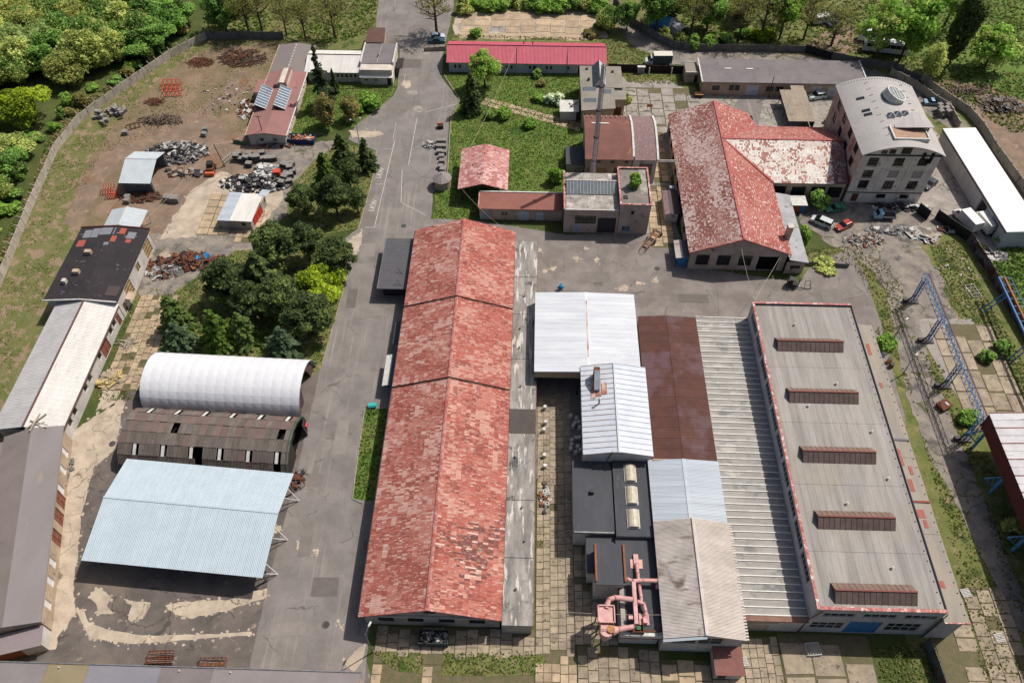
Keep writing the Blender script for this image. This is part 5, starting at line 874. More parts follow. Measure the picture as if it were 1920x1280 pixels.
# ---- white warehouse at the east wall
A_, B_ = G(1768, 241, 4.6), G(1888, 435, 4.6); d = (A_ - B_); L = d.length; rz = math.atan2(d.y, d.x) - math.pi / 2
t = thing('white_warehouse', 'long warehouse with a brilliant white roof and pale grey cladding along the east wall', 'warehouse', (B_.x, B_.y, 0), rz)
M_CLAD = mat('pale_grey_cladding', (206, 210, 214), (192, 196, 200), sc=.4, rnd=.05, rough=.6); M_ROOFW = mat('brilliant_white_membrane', (250, 250, 250), (244, 244, 244), sc=.3, grain=.01, rough=.7)
n = 12; 
for k in range(n):
    y0, y1 = .1 + (L - .2) * k / n, .1 + (L - .2) * (k + 1) / n - .03
    if k in (1, 3): door(t, (.12, y1), (.12, y0), .3, y1 - y0 - .3, .05, 3.3, mat('dark_gate', (70, 66, 70), (56, 54, 58), sc=1), 3, name='gate')
    MB().box(.1 if k not in (1, 3) else .3, .25 if k not in (1, 3) else .45, y0, y1, 0, 4.3).build('wall_panel', M_CLAD, t)
for k in range(6): MB().box(.12 + k * 1.25, .12 + (k + 1) * 1.25 - .03, .05, .2, 0, 4.3).build('wall_panel', M_CLAD, t)
MB().box(7.3, 7.5, .2, L, 0, 4.3).build('wall_panel', M_CLAD, t); MB().box(.3, 7.3, L - .2, L, 0, 4.3).build('wall_panel', M_CLAD, t)
MB().box(0, 7.6, 0, L, 4.3, 4.6).build('roof', M_ROOFW, t); MB().box(-.15, 0, 0, L, 4.2, 4.45).build('gutter', M_DARK, t)
# ---- small huts
t = thing('tool_hut', 'narrow hut with a sheet roof against the left wall of the red T-shaped hall', 'hut', (30, 130, 0))
facade(t, (28.9, 126.8), (31.5, 126.8), 0, 2.4, M_PLASW, [('win', 1.3, 2.0, 1.5, 2.0, dict(nx=1, ny=1))]); mb = MB(); wallmesh(mb, (28.9, 133.8), (28.9, 126.8), 0, 2.4); mb.build('wall', M_PLASW, t); MB().slab((28.7, 126.5, 2.5), (29.7, 126.5, 2.75), (29.7, 134, 2.75), (28.7, 134, 2.5), .1).build('roof_sheet', M_BR2, t); MB().slab((29.7, 126.5, 2.75), (31.9, 126.5, 2.65), (31.9, 134, 2.65), (29.7, 134, 2.75), .1).build('roof_sheet', mat('dark_felt', (96, 84, 88)), t)  # second roof sheet in a darker felt
MB().box(30.3, 31.3, 134.1, 135, 0, 3.2).build('cowl', mat('galvanised', (176, 184, 196)), t)
t = thing('blue_hut', 'blue hut with a corrugated pale canopy at the corner of the red T-shaped hall', 'hut', (31, 116, 0))
sheets(t, (29.6, 113.3, 2.8), (29.6, 118.4, 2.8), (31.1, 118.4, 3.05), (31.1, 113.3, 3.05), 5, M_CORR, prof_wave(5, .05)); sheets(t, (31.1, 113.3, 3.05), (31.1, 118.4, 3.05), (32.2, 118.4, 2.9), (32.2, 113.3, 2.9), 5, mat('grey_corrugated', (128, 126, 130)), prof_wave(5, .05))
MB().box(30.4, 32.2, 113.9, 117.6, 0, 2.7).build('cabin', mat('hut_blue', (60, 140, 200), (50, 120, 180), sc=1), t)
for x, y in ((29.8, 113.5), (29.8, 118.2)): MB().box(x - .05, x + .05, y - .05, y + .05, 0, 2.75).build('post', M_DARK, t)
t = thing('painted_kiosk', 'small kiosk with orange and blue painted sides beside the red hall wing', 'kiosk', (57.6, 131.6, 0))
MB().box(55.9, 58.2, 130.6, 133.2, 0, 2.3).build('body', mat('graffiti_orange', (176, 96, 60), (150, 80, 52), sc=1.5, c3=(220, 210, 200), sc3=2.2, th3=.66), t); MB().box(58.22, 59.2, 130.62, 133.2, 0, 2.3).build('blue_end', mat('hut_blue', (60, 140, 200)), t); MB().box(55.7, 59.4, 130.2, 133.4, 2.3, 2.45).build('roof', M_WHITE, t)
t = thing('round_kiosk', 'small round concrete kiosk with a conical segmented grey roof at the road edge', 'kiosk', (-19.4, 137.2, 0))
MB().lathe((-19.4, 137.2, 0), [(1.9, 0), (1.9, 2.3)], 16).build('drum', M_PLASB, t)
for k in range(8):
    a, b = 2 * math.pi * k / 8, 2 * math.pi * (k + 1) / 8 - .03; MB().add([(-19.4 + 2.25 * math.cos(a), 137.2 + 2.25 * math.sin(a), 2.3), (-19.4 + 2.25 * math.cos(b), 137.2 + 2.25 * math.sin(b), 2.3), (-19.4, 137.2, 3.5)], [(0, 1, 2)]).build('roof_segment', mat('zinc_segment', (158, 150, 150), (140, 134, 134), sc=1, rnd=.08), t)
MB().lathe((-19.4, 137.2, 3.4), [(.12, 0), (.1, .3), (.02, .4)], 8).build('finial', M_WHITE, t); MB().lathe((-21.1, 136.4, 1.3), [(.25, -.25), (.25, .25)], 8).build('porthole', M_BLACK, t)
# ================================================================ west side
# ---- house with solar panels
t = thing('solar_panel_house', 'long low house with a reddish-brown flat roof carrying two tilted solar panels', 'house', (-61, 162, 0))
M_RBFELT = mat('faded_red_brown_felt', (150, 116, 108), (166, 118, 116), sc=.25, c3=(136, 112, 100), sc3=.4, th3=.6, grain=.05, rough=.9); M_GBFELT = mat('faded_grey_felt', (140, 130, 126), (132, 126, 128), sc=.25, c3=(150, 140, 132), sc3=.5, th3=.62, grain=.05, rough=.9)
ww = mat('cream_wall', (226, 216, 204), (204, 194, 182), sc=.5, c3=(170, 158, 146), sc3=1, th3=.66)
facade(t, (-65.4, 150.4), (-56.9, 150.4), 0, 2.9, M_PLASW, [('win', 2.4, 3.5, 1.0, 2.1, dict(nx=1, ny=1, fw=.12)), ('win', 5.4, 6.6, 1.0, 2.2, dict(nx=1, ny=1, fw=.14, pane=glass('greenish_glass', (70, 105, 110))))], gable=[(.5, 3.5)])
facade(t, (-56.9, 150.4), (-56.9, 175.3), 0, 2.9, ww, [('win', u, u + 1.0, .9, 2.2, dict(nx=1, ny=1, fw=.1)) for u in (1.2, 3.6, 6.2, 7.8, 9.2, 12, 15, 17.6, 20.6, 22.8)])
mb = MB(); wallmesh(mb, (-65.4, 187.4), (-65.4, 150.4), 0, 2.9); wallmesh(mb, (-57.2, 175.3), (-57.2, 187.4), 0, 2.9); wallmesh(mb, (-57.2, 187.4), (-65.4, 187.4), 0, 2.9); mb.build('wall', ww, t)
xr = -61.2; zr = 3.75
for y0, y1, m in ((150.0, 175.6, M_RBFELT), (175.62, 188, M_GBFELT)):
    for xe, s in ((-65.9, 1), (-56.4, 1)): MB().slab((xe, y0, 3.05), (xr, y0, zr), (xr, y1, zr), (xe, y1, 3.05), .16).build('roof_slope', m, t)
for k in range(9): MB().box(xr - .1, xr + .1, 176 + k * 1.3, 176.7 + k * 1.3, zr + .01, zr + .06).build('ridge_patch', M_WHITE, t)
MB().box(-66.05, -65.85, 150, 188, 2.9, 3.15).build('gutter', M_PLASB, t); MB().box(-56.42, -56.2, 150, 175.6, 2.9, 3.15).build('gutter', M_WHITE, t)
MB().box(-67.8, -65.6, 167.3, 172.4, 0, 2.75).build('porch_wall', ww, t); MB().box(-68, -65.7, 167, 172.6, 2.75, 2.9).build('porch_roof', M_RBFELT, t)
MB().prism([(-62.4, 168.4, 3.3), (-59.7, 168.4, 3.3), (-59.7, 168.4, 4.5), (-60.6, 168.4, 4.9), (-61.6, 168.4, 4.9), (-62.4, 168.4, 4.2)], (0, 6.2, 0)).build('clerestory', ww, t); MB().slab((-62.9, 168.2, 4.3), (-59.6, 168.2, 5.0), (-59.6, 174.9, 5.0), (-62.9, 174.9, 4.3), .12).build('clerestory_roof', M_RBFELT, t)
M_PVC = glass('solar_cell', (98, 116, 134), .3)
for xc in (-64.2, -59.6):
    fr = MB().slab((xc - 1.25, 159.2, 5.0), (xc + 1.25, 159.2, 3.75), (xc + 1.25, 167.4, 3.75), (xc - 1.25, 167.4, 5.0), .08).build('solar_array', M_WHITE, t)
    sheets(fr, (xc - 1.2, 159.3, 5.0), (xc - 1.2, 167.3, 5.0), (xc + 1.2, 167.3, 3.8), (xc + 1.2, 159.3, 3.8), 8, M_PVC, [(0.06, 0), (.94, 0)], name='solar_panel', lift=.04); MB().face((xc - 1.2, 159.25, 4.95), (xc - 1.2, 159.25, 3.6), (xc + 1.2, 159.25, 3.6)).build('array_stand', M_DARK, fr)
for x, y in ((-64.9, 171.5), (-62.3, 168.6), (-57.4, 169), (-63.2, 165.8)): MB().tube([(x, y, 3.2), (x, y, 5.6)], .05, 6).build('aerial_mast', M_WHITE, t)
# ---- white-roofed house and office block by the gate
t = thing('white_ribbed_house', 'low house with a white ribbed metal roof behind the tall spruce', 'house', (-50, 179, 0))
facade(t, (-56.6, 176.2), (-43.1, 176.2), 0, 3.0, ww, [('win', u, u + .7, 1.4, 2.4, dict(nx=1, ny=1, fw=.06)) for u in (1.2, 3, 6.2, 7.3, 8.4, 9.5, 10.6, 11.7)])
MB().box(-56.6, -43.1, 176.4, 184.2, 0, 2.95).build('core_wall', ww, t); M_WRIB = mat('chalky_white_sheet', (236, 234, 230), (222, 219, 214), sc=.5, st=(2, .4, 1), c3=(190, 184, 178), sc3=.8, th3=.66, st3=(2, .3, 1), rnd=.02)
MB().slab((-57.1, 175.7, 3.05), (-43.1, 175.7, 3.05), (-43.1, 181.6, 4.4), (-57.1, 181.6, 4.4), .1).build('roof_deck', M_WHITE, t); MB().slab((-57.1, 181.6, 4.4), (-43.1, 181.6, 4.4), (-43.1, 184.8, 3.6), (-57.1, 184.8, 3.6), .1).build('roof_deck', M_WHITE, t)
sheets(t, (-57.1, 175.7, 3.06), (-43.1, 175.7, 3.06), (-43.1, 181.6, 4.41), (-57.1, 181.6, 4.41), 14, M_WRIB, PROF_SEAM); sheets(t, (-57.1, 184.8, 3.6), (-43.1, 184.8, 3.6), (-43.1, 181.7, 4.41), (-57.1, 181.7, 4.41), 14, M_WRIB, PROF_SEAM); MB().bar((-57.1, 181.6, 4.5), (-43.1, 181.6, 4.5), .25, .1).build('ridge_cap', mat('brown_ridge', (110, 82, 76)), t)
t = thing('gatehouse_office', 'square gatehouse with a dark felt roof and white lower roof facing the lawn', 'house', (-38.8, 180, 0))
facade(t, (-43, 175.2), (-35, 175.2), 0, 2.4, ww, [('win', .8, 1.8, 1.2, 1.7, dict(nx=2, ny=1)), ('win', 3.2, 4.2, 1.2, 1.7, dict(nx=2, ny=1)), ('door', 6.6, 7.6, .05, 2.0, dict(m=M_DARK))]); MB().box(-43, -35, 175.4, 186.5, 0, 4.2).build('core_wall', ww, t)
sheets(t, (-43.2, 174.7, 2.5), (-34.8, 174.7, 2.5), (-34.8, 178, 3.7), (-43.2, 178, 3.7), 9, M_WRIB, PROF_SEAM); MB().slab((-43, 178, 4.35), (-35, 178, 4.35), (-35, 186.6, 4.6), (-43, 186.6, 4.6), .15).build('roof', M_DGFELT, t)
for x in (-43.1, -34.95): MB().box(x - .15, x + .15, 177.9, 186.8, 4.0, 4.85).build('parapet', M_WHITE, t)
MB().lathe((-39, 181, 4.45), [(.2, 0), (.2, .5)], 8).build('roof_vent', M_DARK, t); MB().bar((-39, 178, 4.55), (-38.6, 186.6, 4.8), .06).build('cable_tray', M_WHITE, t)
MB().box(-34.6, -32.9, 179, 183.5, 2.4, 2.55).build('porch_roof', M_DARK, t); MB().box(-34.7, -34.5, 179, 183.5, 0, 2.4).build('porch_wall', M_DARK, t)
t = thing('brown_lean_to', 'small shed with a plain brown felt roof behind the gatehouse', 'shed', (-41.5, 194, 0))
MB().box(-43.6, -39.4, 190.8, 196, 0, 2.6).build('wall', M_PLASB, t); MB().slab((-44, 190.4, 2.7), (-39, 190.4, 2.7), (-39.4, 196.8, 3.2), (-43.8, 196.8, 3.2), .14).build('roof', mat('brown_felt', (112, 84, 76), (102, 76, 70), sc=.5), t)
# ---- small open white shed in the scrap yard
M_ICE = mat('ice_blue_sheet', (206, 216, 222), (196, 206, 212), sc=.5, grain=.03, rnd=.02, rough=.55)
t = thing('open_white_shed', 'open-ended scrap yard shed with a pale ice-blue gabled metal roof', 'shed', (-86, 137, 0))
ze, zr = 3.3, 4.9; x0, x1 = -89.3, -82.3; y0, y1, yr = 132.2, 143.0, 138.6
sheets(t, (x0, y0, ze), (x1, y0, ze), (x1, yr, zr), (x0, yr, zr), 7, M_ICE, prof_wave(3, .03)); sheets(t, (x0, y1, ze), (x1, y1, ze), (x1, yr, zr), (x0, yr, zr), 7, M_ICE, prof_wave(3, .03)); MB().bar((x0, yr, zr + .06), (x1, yr, zr + .06), .3, .08).build('ridge_cap', M_ICE, t)
MB().box(x0 + .2, x1 - .2, y0 + .9, y0 + 1.05, 0, 3.3).build('side_wall', mat('dark_grey_board', (120, 122, 124), (96, 98, 98), sc=1), t); MB().box(x0 + .2, x1 - .2, y1 - 1, y1 - .85, 0, 3.3).build('side_wall', MATS['dark_grey_board'], t); MB().box(x0 + .2, x0 + .35, y0 + 1.1, y1 - 1.05, 0, 3.3).build('rear_wall', MATS['dark_grey_board'], t)
for y in (y0 + .5, y1 - .5): MB().box(x1 - .3, x1 - .12, y - .08, y + .08, 0, 3.4).build('post', M_STEEL, t)
# ---- little flat shed with red door
t = thing('flat_store_shed', 'low store shed with pale blue and chalk-white roof strips and a red door side', 'shed', (-61, 126, 0))
facade(t, (-65, 122.4), (-58.3, 121.9), 0, 2.5, M_PLAS, [('win', 4.5, 5.6, .9, 2.0, dict(nx=1, ny=1, fw=.12, frame=mat('yellowish_frame', (190, 190, 120))))]); mb = MB(); wallmesh(mb, (-58.3, 121.9), (-57, 129.8), 0, 2.5); wallmesh(mb, (-64.6, 130.2), (-65, 122.4), 0, 2.5); mb.build('wall', M_PLAS, t); door(t, (-58.3, 121.9), (-57, 129.8), 1.2, 5.5, .05, 2.2, mat('bright_red_door', (206, 60, 44), (180, 52, 40), sc=1), 3, t=-.03)
sheets(t, (-65.3, 121.9, 2.6), (-62.5, 121.6, 2.75), (-62.1, 130.3, 2.85), (-64.7, 130.7, 2.7), 2, M_LBLUE, prof_wave(4, .03)); sheets(t, (-62.4, 121.6, 2.85), (-57.8, 121.5, 2.75), (-56.6, 129.9, 2.8), (-61.9, 130.2, 2.9), 5, M_WRIB, PROF_SEAM); MB().slab((-58.3, 129.6, 2.9), (-56.4, 129.4, 2.85), (-55.9, 131.3, 2.9), (-57.8, 131.5, 2.95), .06).build('roof_flap', M_LBLUE, t)
# ---- carport behind the black-roofed building
t = thing('gabled_carport', 'pale blue-white gabled carport against the far end of the black-roofed building', 'carport', (-84, 121, 0))
for xe in (-87.8, -80.2): sheets(t, (xe, 118.4, 3.2), (xe, 123.9, 3.2), (-84.2, 123.9, 4.1), (-84.2, 118.4, 4.1), 6, M_ICE, prof_wave(3, .03))
MB().bar((-84.2, 118.4, 4.18), (-84.2, 123.9, 4.18), .25, .08).build('ridge_cap', M_WHITE, t)
for x in (-87.5, -80.5):
    for y in (118.8, 123.5): MB().bar((x, y, 0), (x + (.5 if x > -84 else 0), y, 3.2), .14).build('post', M_WHITE, t)
# ---- black-roofed building
M_TAR = mat('black_tar_roof', (58, 52, 56), (48, 44, 48), sc=.3, c3=(128, 122, 124), sc3=.9, th3=.63, st3=(1, 1.4, 1), grain=.10, gsc=3, rough=.8)
t = thing('black_roofed_workshop', 'workshop with a patched black tar roof and tall brown-framed windows', 'building', (-83.7, 106.5, 0))
ze, zr, xr = 4.9, 5.5, -83.6; by = dict(nx=2, ny=4, frame=mat('tan_frame', (190, 160, 120)), pane=mat('ochre_glazing', (150, 130, 92), (120, 104, 76), sc=1.5, rough=.4), fw=.12)
facade(t, (-77.3, 97.2), (-77.3, 116.0), 0, 4.8, M_PLASW, [('win', 3.6, 6.6, .5, 3.9, by), ('win', 14.8, 18, .5, 3.9, by), ('win', 10, 11.6, 1.8, 3.6, dict(nx=2, ny=3, frame=MATS['tan_frame'], pane=M_PANE_DIRTY)), ('door', 1, 2.1, .1, 2.4, {})]); mb = MB(); wallmesh(mb, (-90.4, 97.2), (-77.3, 97.2), 0, 4.8); wallmesh(mb, (-77.3, 116), (-90.4, 116), 0, 4.8); wallmesh(mb, (-90.4, 116), (-90.4, 97.2), 0, 4.8); mb.build('wall', M_PLASW, t)
for xe in (-90.9, -76.9): MB().slab((xe, 96.7, ze), (xr, 96.7, zr), (xr, 116.5, zr), (xe, 116.5, ze), .2).build('roof_slope', M_TAR, t)
def zt2(x): return ze + (zr - ze) * (1 - abs(x - xr) / 7)
for x, y, w_, d_, c in ((-89.6, 113.5, 1.5, 2.2, 'g'), (-88, 113.5, 1.5, 2.6, 'g'), (-86.4, 114.2, 1.6, 2, 'g'), (-84.8, 114.2, 1.5, 2, 'g'), (-90, 111, 1.6, 1.8, 'r'), (-83.4, 112.2, 1.0, 1.6, 'r'), (-82.4, 114.5, 1.2, 1.6, 'r'), (-80.6, 113.4, 1.6, 1.8, 'g'), (-80.4, 112.2, 1, 1, 'r'), (-79.6, 98.2, 2.2, 2.4, 'k'), (-84.4, 111.2, 1, .8, 'g')):
    MB().slab((x, y, zt2(x) + .03), (x + w_, y, zt2(x + w_) + .03), (x + w_, y + d_, zt2(x + w_) + .03), (x, y + d_, zt2(x) + .03), .03).build('roof_patch', {'g': mat('grey_patch', (136, 140, 148)), 'r': mat('red_patch', (176, 92, 80)), 'k': mat('brown_patch', (84, 74, 74))}[c], t)
for x, y, m in ((-87, 108.5, M_PLASB), (-87.4, 103.2, M_PLASB), (-88.6, 100.8, M_PLASW)): MB().box(x, x + 1.2 - (.5 if m is M_PLASW else 0), y, y + .8, zt2(x) - .1, zt2(x) + .9).build('chimney', m, t)
MB().bar((-90.9, 96.6, ze + .15), (xr, 96.6, zr + .15), .2, .25).build('verge_board', M_WHITE, t); MB().bar((xr, 96.6, zr + .15), (-76.9, 96.6, ze + .15), .2, .25).build('verge_board', M_WHITE, t); MB().bar((-90.9, 116.6, ze + .1), (xr, 116.6, zr + .1), .2, .2).build('verge_board', M_RUST, t); MB().bar((xr, 116.6, zr + .1), (-76.9, 116.6, ze + .1), .2, .2).build('verge_board', M_RUST, t)
MB().slab((-77.2, 99.6, 2.6), (-75.6, 99.6, 2.4), (-75.6, 101.6, 2.4), (-77.2, 101.6, 2.6), .08).build('door_hood', M_PLASB, t)
# ---- long white ribbed roof
t = thing('white_ribbed_stables', 'long low range with a white ribbed roof and brown ridge next to the black roof', 'building', (-82.6, 83, 0))
ze, zr, xr = 4.0, 5.3, -82.9
facade(t, (-77.4, 69.2), (-77.4, 97.1), 0, 3.9, M_PLASW, [('win', u, u + 1.3, 1.5, 3.0, dict(nx=1, ny=1, fw=.1)) for u in (2, 4.2, 9.2, 11.3, 16.3, 22.2, 24)] + [('door', 17.8, 20.8, .05, 3.4, dict(m=mat('rust_gate', (150, 96, 78), (130, 84, 70), sc=1))), ('door', 25.6, 26.9, .05, 2.6, dict(m=MATS['rust_gate']))]); mb = MB(); wallmesh(mb, (-88.2, 97.1), (-88.2, 69.2), 0, 3.9); wallmesh(mb, (-88.2, 69.2), (-77.4, 69.2), 0, 3.9); mb.build('wall', M_PLASW, t)
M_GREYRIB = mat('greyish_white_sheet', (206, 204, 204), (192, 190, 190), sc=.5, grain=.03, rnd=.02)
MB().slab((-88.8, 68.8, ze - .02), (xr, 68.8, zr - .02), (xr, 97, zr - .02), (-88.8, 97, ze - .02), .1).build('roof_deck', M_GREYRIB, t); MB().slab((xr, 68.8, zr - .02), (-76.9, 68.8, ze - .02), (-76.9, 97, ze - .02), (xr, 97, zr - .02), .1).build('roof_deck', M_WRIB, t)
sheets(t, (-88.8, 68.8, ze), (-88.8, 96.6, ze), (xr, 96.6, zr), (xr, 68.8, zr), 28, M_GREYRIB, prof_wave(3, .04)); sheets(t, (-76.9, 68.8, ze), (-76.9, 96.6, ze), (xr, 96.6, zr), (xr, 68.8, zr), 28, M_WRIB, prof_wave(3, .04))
MB().bar((xr, 68.8, zr + .1), (xr, 96.6, zr + .1), .35, .1).build('ridge_cap', mat('brown_ridge', (110, 82, 76)), t); MB().bar((-76.8, 68.8, ze), (-76.8, 96.6, ze), .2, .2).build('gutter', MATS['brown_ridge'], t)
# ---- grey roofed cranked range
pa, pb = G(120, 797, 4.3), G(77, 1165, 4.3); d = pa - pb; L = d.length; rz = math.atan2(d.y, d.x) - math.pi / 2
t = thing('grey_cranked_range', 'grey-felted range turning away from the white ribbed one, with a row of white hatches', 'building', (pb.x, pb.y, 0), rz)
M_GREYL = mat('lilac_grey_felt', (144, 138, 138), (134, 128, 128), sc=.2, st=(1, .3, 1), c3=(150, 140, 134), sc3=.4, th3=.62, grain=.04, rough=.85); M_BRL = mat('brownish_grey_felt', (142, 132, 128), (132, 122, 118), sc=.25, c3=(120, 112, 108), sc3=.5, th3=.64, grain=.05, rough=.9)
w2 = 4.7; MB().slab((0, 0, 4.3), (-w2, 0, 5.3), (-w2, L, 5.3), (0, L, 4.3), .18).build('roof_slope', M_GREYL, t); MB().slab((-w2, 0, 5.3), (-w2 * 2, 0, 4.3), (-w2 * 2, L, 4.3), (-w2, L, 5.3), .18).build('roof_slope', M_BRL, t)
MB().slab((-w2 * 2, L - 9.5, 4.35), (-w2 * 2, L - 1, 4.35), (-26, L - 1, 4.9), (-26, L - 9.5, 4.9), .18).build('wing_roof', M_BRL, t); MB().box(-26, -w2 * 2 + .3, L - 9, L - 1.3, 0, 4.2).build('wing_wall', M_PLASB, t)
wins = []
for u in (2.6, 6.2, 9.2, 22, 25.6, 29): wins.append(('win', u, u + 1.2, 1.0, 3.2, dict(nx=1, ny=1, frame=M_WHITE, pane=mat('white_hatch', (236, 234, 230)))))
for u in (13, 16.6, 19.6): wins.append(('door', u, u + 2.2, .05, 3.3, dict(m=MATS['rust_gate'])))
facade(t, (-.35, .3), (-.35, L - .3), 0, 4.2, M_PLASB, wins); facade(t, (-w2 * 2 + .3, .3), (-.35, .3), 0, 4.2, M_PLASB, gable=[(.5, 5.1)]); mb = MB(); wallmesh(mb, (-w2 * 2 + .3, L), (-w2 * 2 + .3, .3), 0, 4.2); mb.build('wall', M_PLASB, t)
for v in (8.5, 15, 21.5, 28): MB().box(-4.6, -.1, v, v + .1, 4.35, 4.36 + .02).build('felt_seam', M_DARK, t) if 0 else None
MB().box(-3.3, -.4, -2.6, .1, 0, 2.9).build('annex_wall', M_PLASW, t); MB().box(-8, -.3, -2.9, 0.05, 2.9, 3.05).build('annex_roof', mat('mauve_felt', (150, 138, 140)), t); MB().box(-9.2, -3.4, -2.5, -.1, 0, 2.9).build('annex_shutter', mat('orange_brown_shutter', (160, 96, 66), (140, 84, 60), sc=1, st=(1, 1, 8)), t)
t = tag(MB().bar((0, 0, 0), (3.2, 2.2, 1.4), .25).bar((1.2, -.6, .6), (1.8, 2.6, .9), .2).bar((.3, 1.6, .4), (3.6, .6, .5), .15).build('roof_bracket', mat('bleached_wood', (190, 176, 160))), 'crossed pale timbers left on the roof joint of the grey cranked range', 'timber'); q = G(48, 805, 5.0); t.location = (q.x, q.y, 5.0)
# ---- roof at the bottom edge
t = thing('foreground_shed', 'long lilac-grey shed roof running along the bottom edge with an ochre panel', 'building', (-46, 26, 0))
for x0, x1, c in ((-90, -64.2, (146, 140, 140)), (-64.2, -58.5, (152, 140, 112)), (-58.5, -48.6, (146, 144, 152)), (-48.6, -41.5, (138, 130, 130)), (-41.5, -21.4, (152, 144, 144))):
    MB().slab((x0, 14, 5.4), (x1 - .03, 14, 5.4), (x1 - .03, 31.7, 4.6), (x0, 31.7, 4.6), .2).build('roof_panel', mat('felt_%d_%d_%d' % c, c, tuple(k - 10 for k in c), sc=.25, grain=.05), t)
MB().box(-90, -21.6, 14.2, 31.3, 0, 4.4).build('wall', M_PLASB, t); MB().bar((-90, 31.75, 4.68), (-21.3, 31.75, 4.68), .15, .12).build('eave_trim', M_STEEL, t)
for x in (-62.5, -46, -39): MB().lathe((x, 31.2, 4.6), [(.1, 0), (.1, .35)], 8).build('vent_pipe', M_WHITE, t)
# ---- white arched tent hall
rz = R(-2.0); c = Vector((-52.6, 81.2, 0)); Lh, Wh, Hh = 14.0, 5.7, 5.4
t = thing('white_tent_hall', 'white fabric tunnel hall with a quilted grid of ribs and open ends', 'tent hall', c, rz)
M_TENT = mat('white_tent_fabric', (238, 240, 244), (230, 232, 238), sc=.4, grain=.02, rnd=.012, rough=.6)
NA, NB = 17, 12; ang = lambda j: math.pi * j / NB; pt = lambda j, k=1.: (-math.cos(ang(j)) * Wh * k, math.sin(ang(j)) ** .85 * Hh * k)
for j in range(NB):
    (ya_, za_), (yb_, zb_) = pt(j), pt(j + 1); ym, zm = (ya_ + yb_) / 2, (za_ + zb_) / 2; bl = 1.018; ll = 2 * Lh / NA; mb = MB(); g = 5; vs = []
    for a in range(g):
        for b in range(g):
            s, q = a / (g - 1), b / (g - 1); bu = 1 + .012 * math.sin(math.pi * s) * math.sin(math.pi * q); vs.append((s * ll * .995, (ya_ + (yb_ - ya_) * q) * bu, (za_ + (zb_ - za_) * q) * bu + .05))
    mb.add(vs, [(a * g + b, a * g + b + 1, (a + 1) * g + b + 1, (a + 1) * g + b) for a in range(g - 1) for b in range(g - 1)]); me = mb.mesh('fabric_panel', M_TENT, smooth=True)
    for i in range(NA): inst('fabric_panel', me, t, (-Lh + i * ll, 0, 0))
for i in range(NA + 1): MB().tube([(-Lh + i * 2 * Lh / NA, *pt(j, .99)) for j in range(NB + 1)], .06, 6).build('arch_rib', M_STEEL, t)
M_TARP = mat('brown_tarpaulin', (108, 82, 80), (84, 66, 66), sc=.8)
MB().face((Lh - .4, -Wh, 0), (Lh - .4, -2.2, 0), (Lh - .4, -1.6, 3.0), (Lh - .4, -2.6, 4.6), *[(Lh - .4, *pt(j, .97)) for j in (2, 1)]).build('end_flap', M_TARP, t); MB().face((Lh - .4, Wh, 0), (Lh - .4, 3.4, 0), (Lh - .4, 2.4, 3.0), (Lh - .4, 1, 5.0), *[(Lh - .4, *pt(j, .97)) for j in (6, 7, 8, 9)]).build('end_flap', M_TARP, t)
MB().face(*[(-Lh + .3, *pt(j, .97)) for j in range(NB + 1)]).build('end_wall', M_TARP, t)
# ---- collapsed dark arched hall
rz = R(-2.4); c = Vector((-52.3, 69.2, 0)); Lh, Wh, Hh = 14.2, 5.9, 5.2
t = thing('ruined_arched_hall', 'ruined arched hall of brown corrugated sheets with holes and white strips', 'building', c, rz)
M_RUIN = mat('old_brown_corrugated', (122, 114, 108), (104, 96, 90), sc=.5, c3=(136, 122, 114), sc3=.8, th3=.62, grain=.1, gsc=6, rnd=.16, rough=.9, st=(2, .4, 1)); M_RUIN2 = mat('reddish_brown_board', (126, 106, 100), (114, 96, 92), sc=.5, rnd=.1, grain=.08)
NA, NB = 24, 9; pt = lambda j, k=1.: (-math.cos(math.pi * j / NB) * Wh * k, math.sin(math.pi * j / NB) ** .9 * Hh * k)
mw, mb_, mr = [], [], []
for j in range(NB):
    (ya_, za_), (yb_, zb_) = pt(j), pt(j + 1); ll = 2 * Lh / NA; n = Vector((0, -(zb_ - za_), (yb_ - ya_))).normalized()
    if n.z < 0: n = -n
    def shp(prof, m):
        vs = []; fs = []
        for (s, h) in prof: vs += [(s * ll * 1.0, ya_ + n.y * (h + .02) - (yb_ - ya_) * .04, za_ + n.z * (h + .06) - (zb_ - za_) * .04), (s * ll, yb_ + n.y * h, zb_ + n.z * h)]
        for i in range(len(prof) - 1): fs.append((2 * i, 2 * i + 2, 2 * i + 3, 2 * i + 1))
        return MB().add(vs, fs).mesh('roof_sheet', m)
    A1, A2, A3 = shp(prof_wave(5, .06), M_RUIN), shp([(0, 0), (1, 0)], M_RUIN2), shp([(.2, .02), (.65, .02)], M_WHITE)
    for i in range(NA):
        if j in (2, 6) and i % 4 == 2: o = inst('white_strip', A3, t, (-Lh + i * ll, 0, 0)); continue
        p = .055 if j in (3, 4) else .03
        if j == 2 and i == 11: continue
        if random.random() < p and 1 < i < NA - 1: continue
        o = inst('roof_sheet', A2 if random.random() < (.45 if j > 3 else .12) else A1, t, (-Lh + i * ll, 0, random.uniform(-.02, .04))); o.rotation_euler[0] = random.uniform(-.008, .008)
for i in range(9): MB().tube([(-Lh + i * 2 * Lh / 8, *pt(j, .96)) for j in range(NB + 1)], .09, 5).build('arch_rib', M_DARK, t)
MB().box(-Lh + .4, Lh - .4, -4.8, 4.8, .02, .06).build('dark_floor', M_BLACK, t)
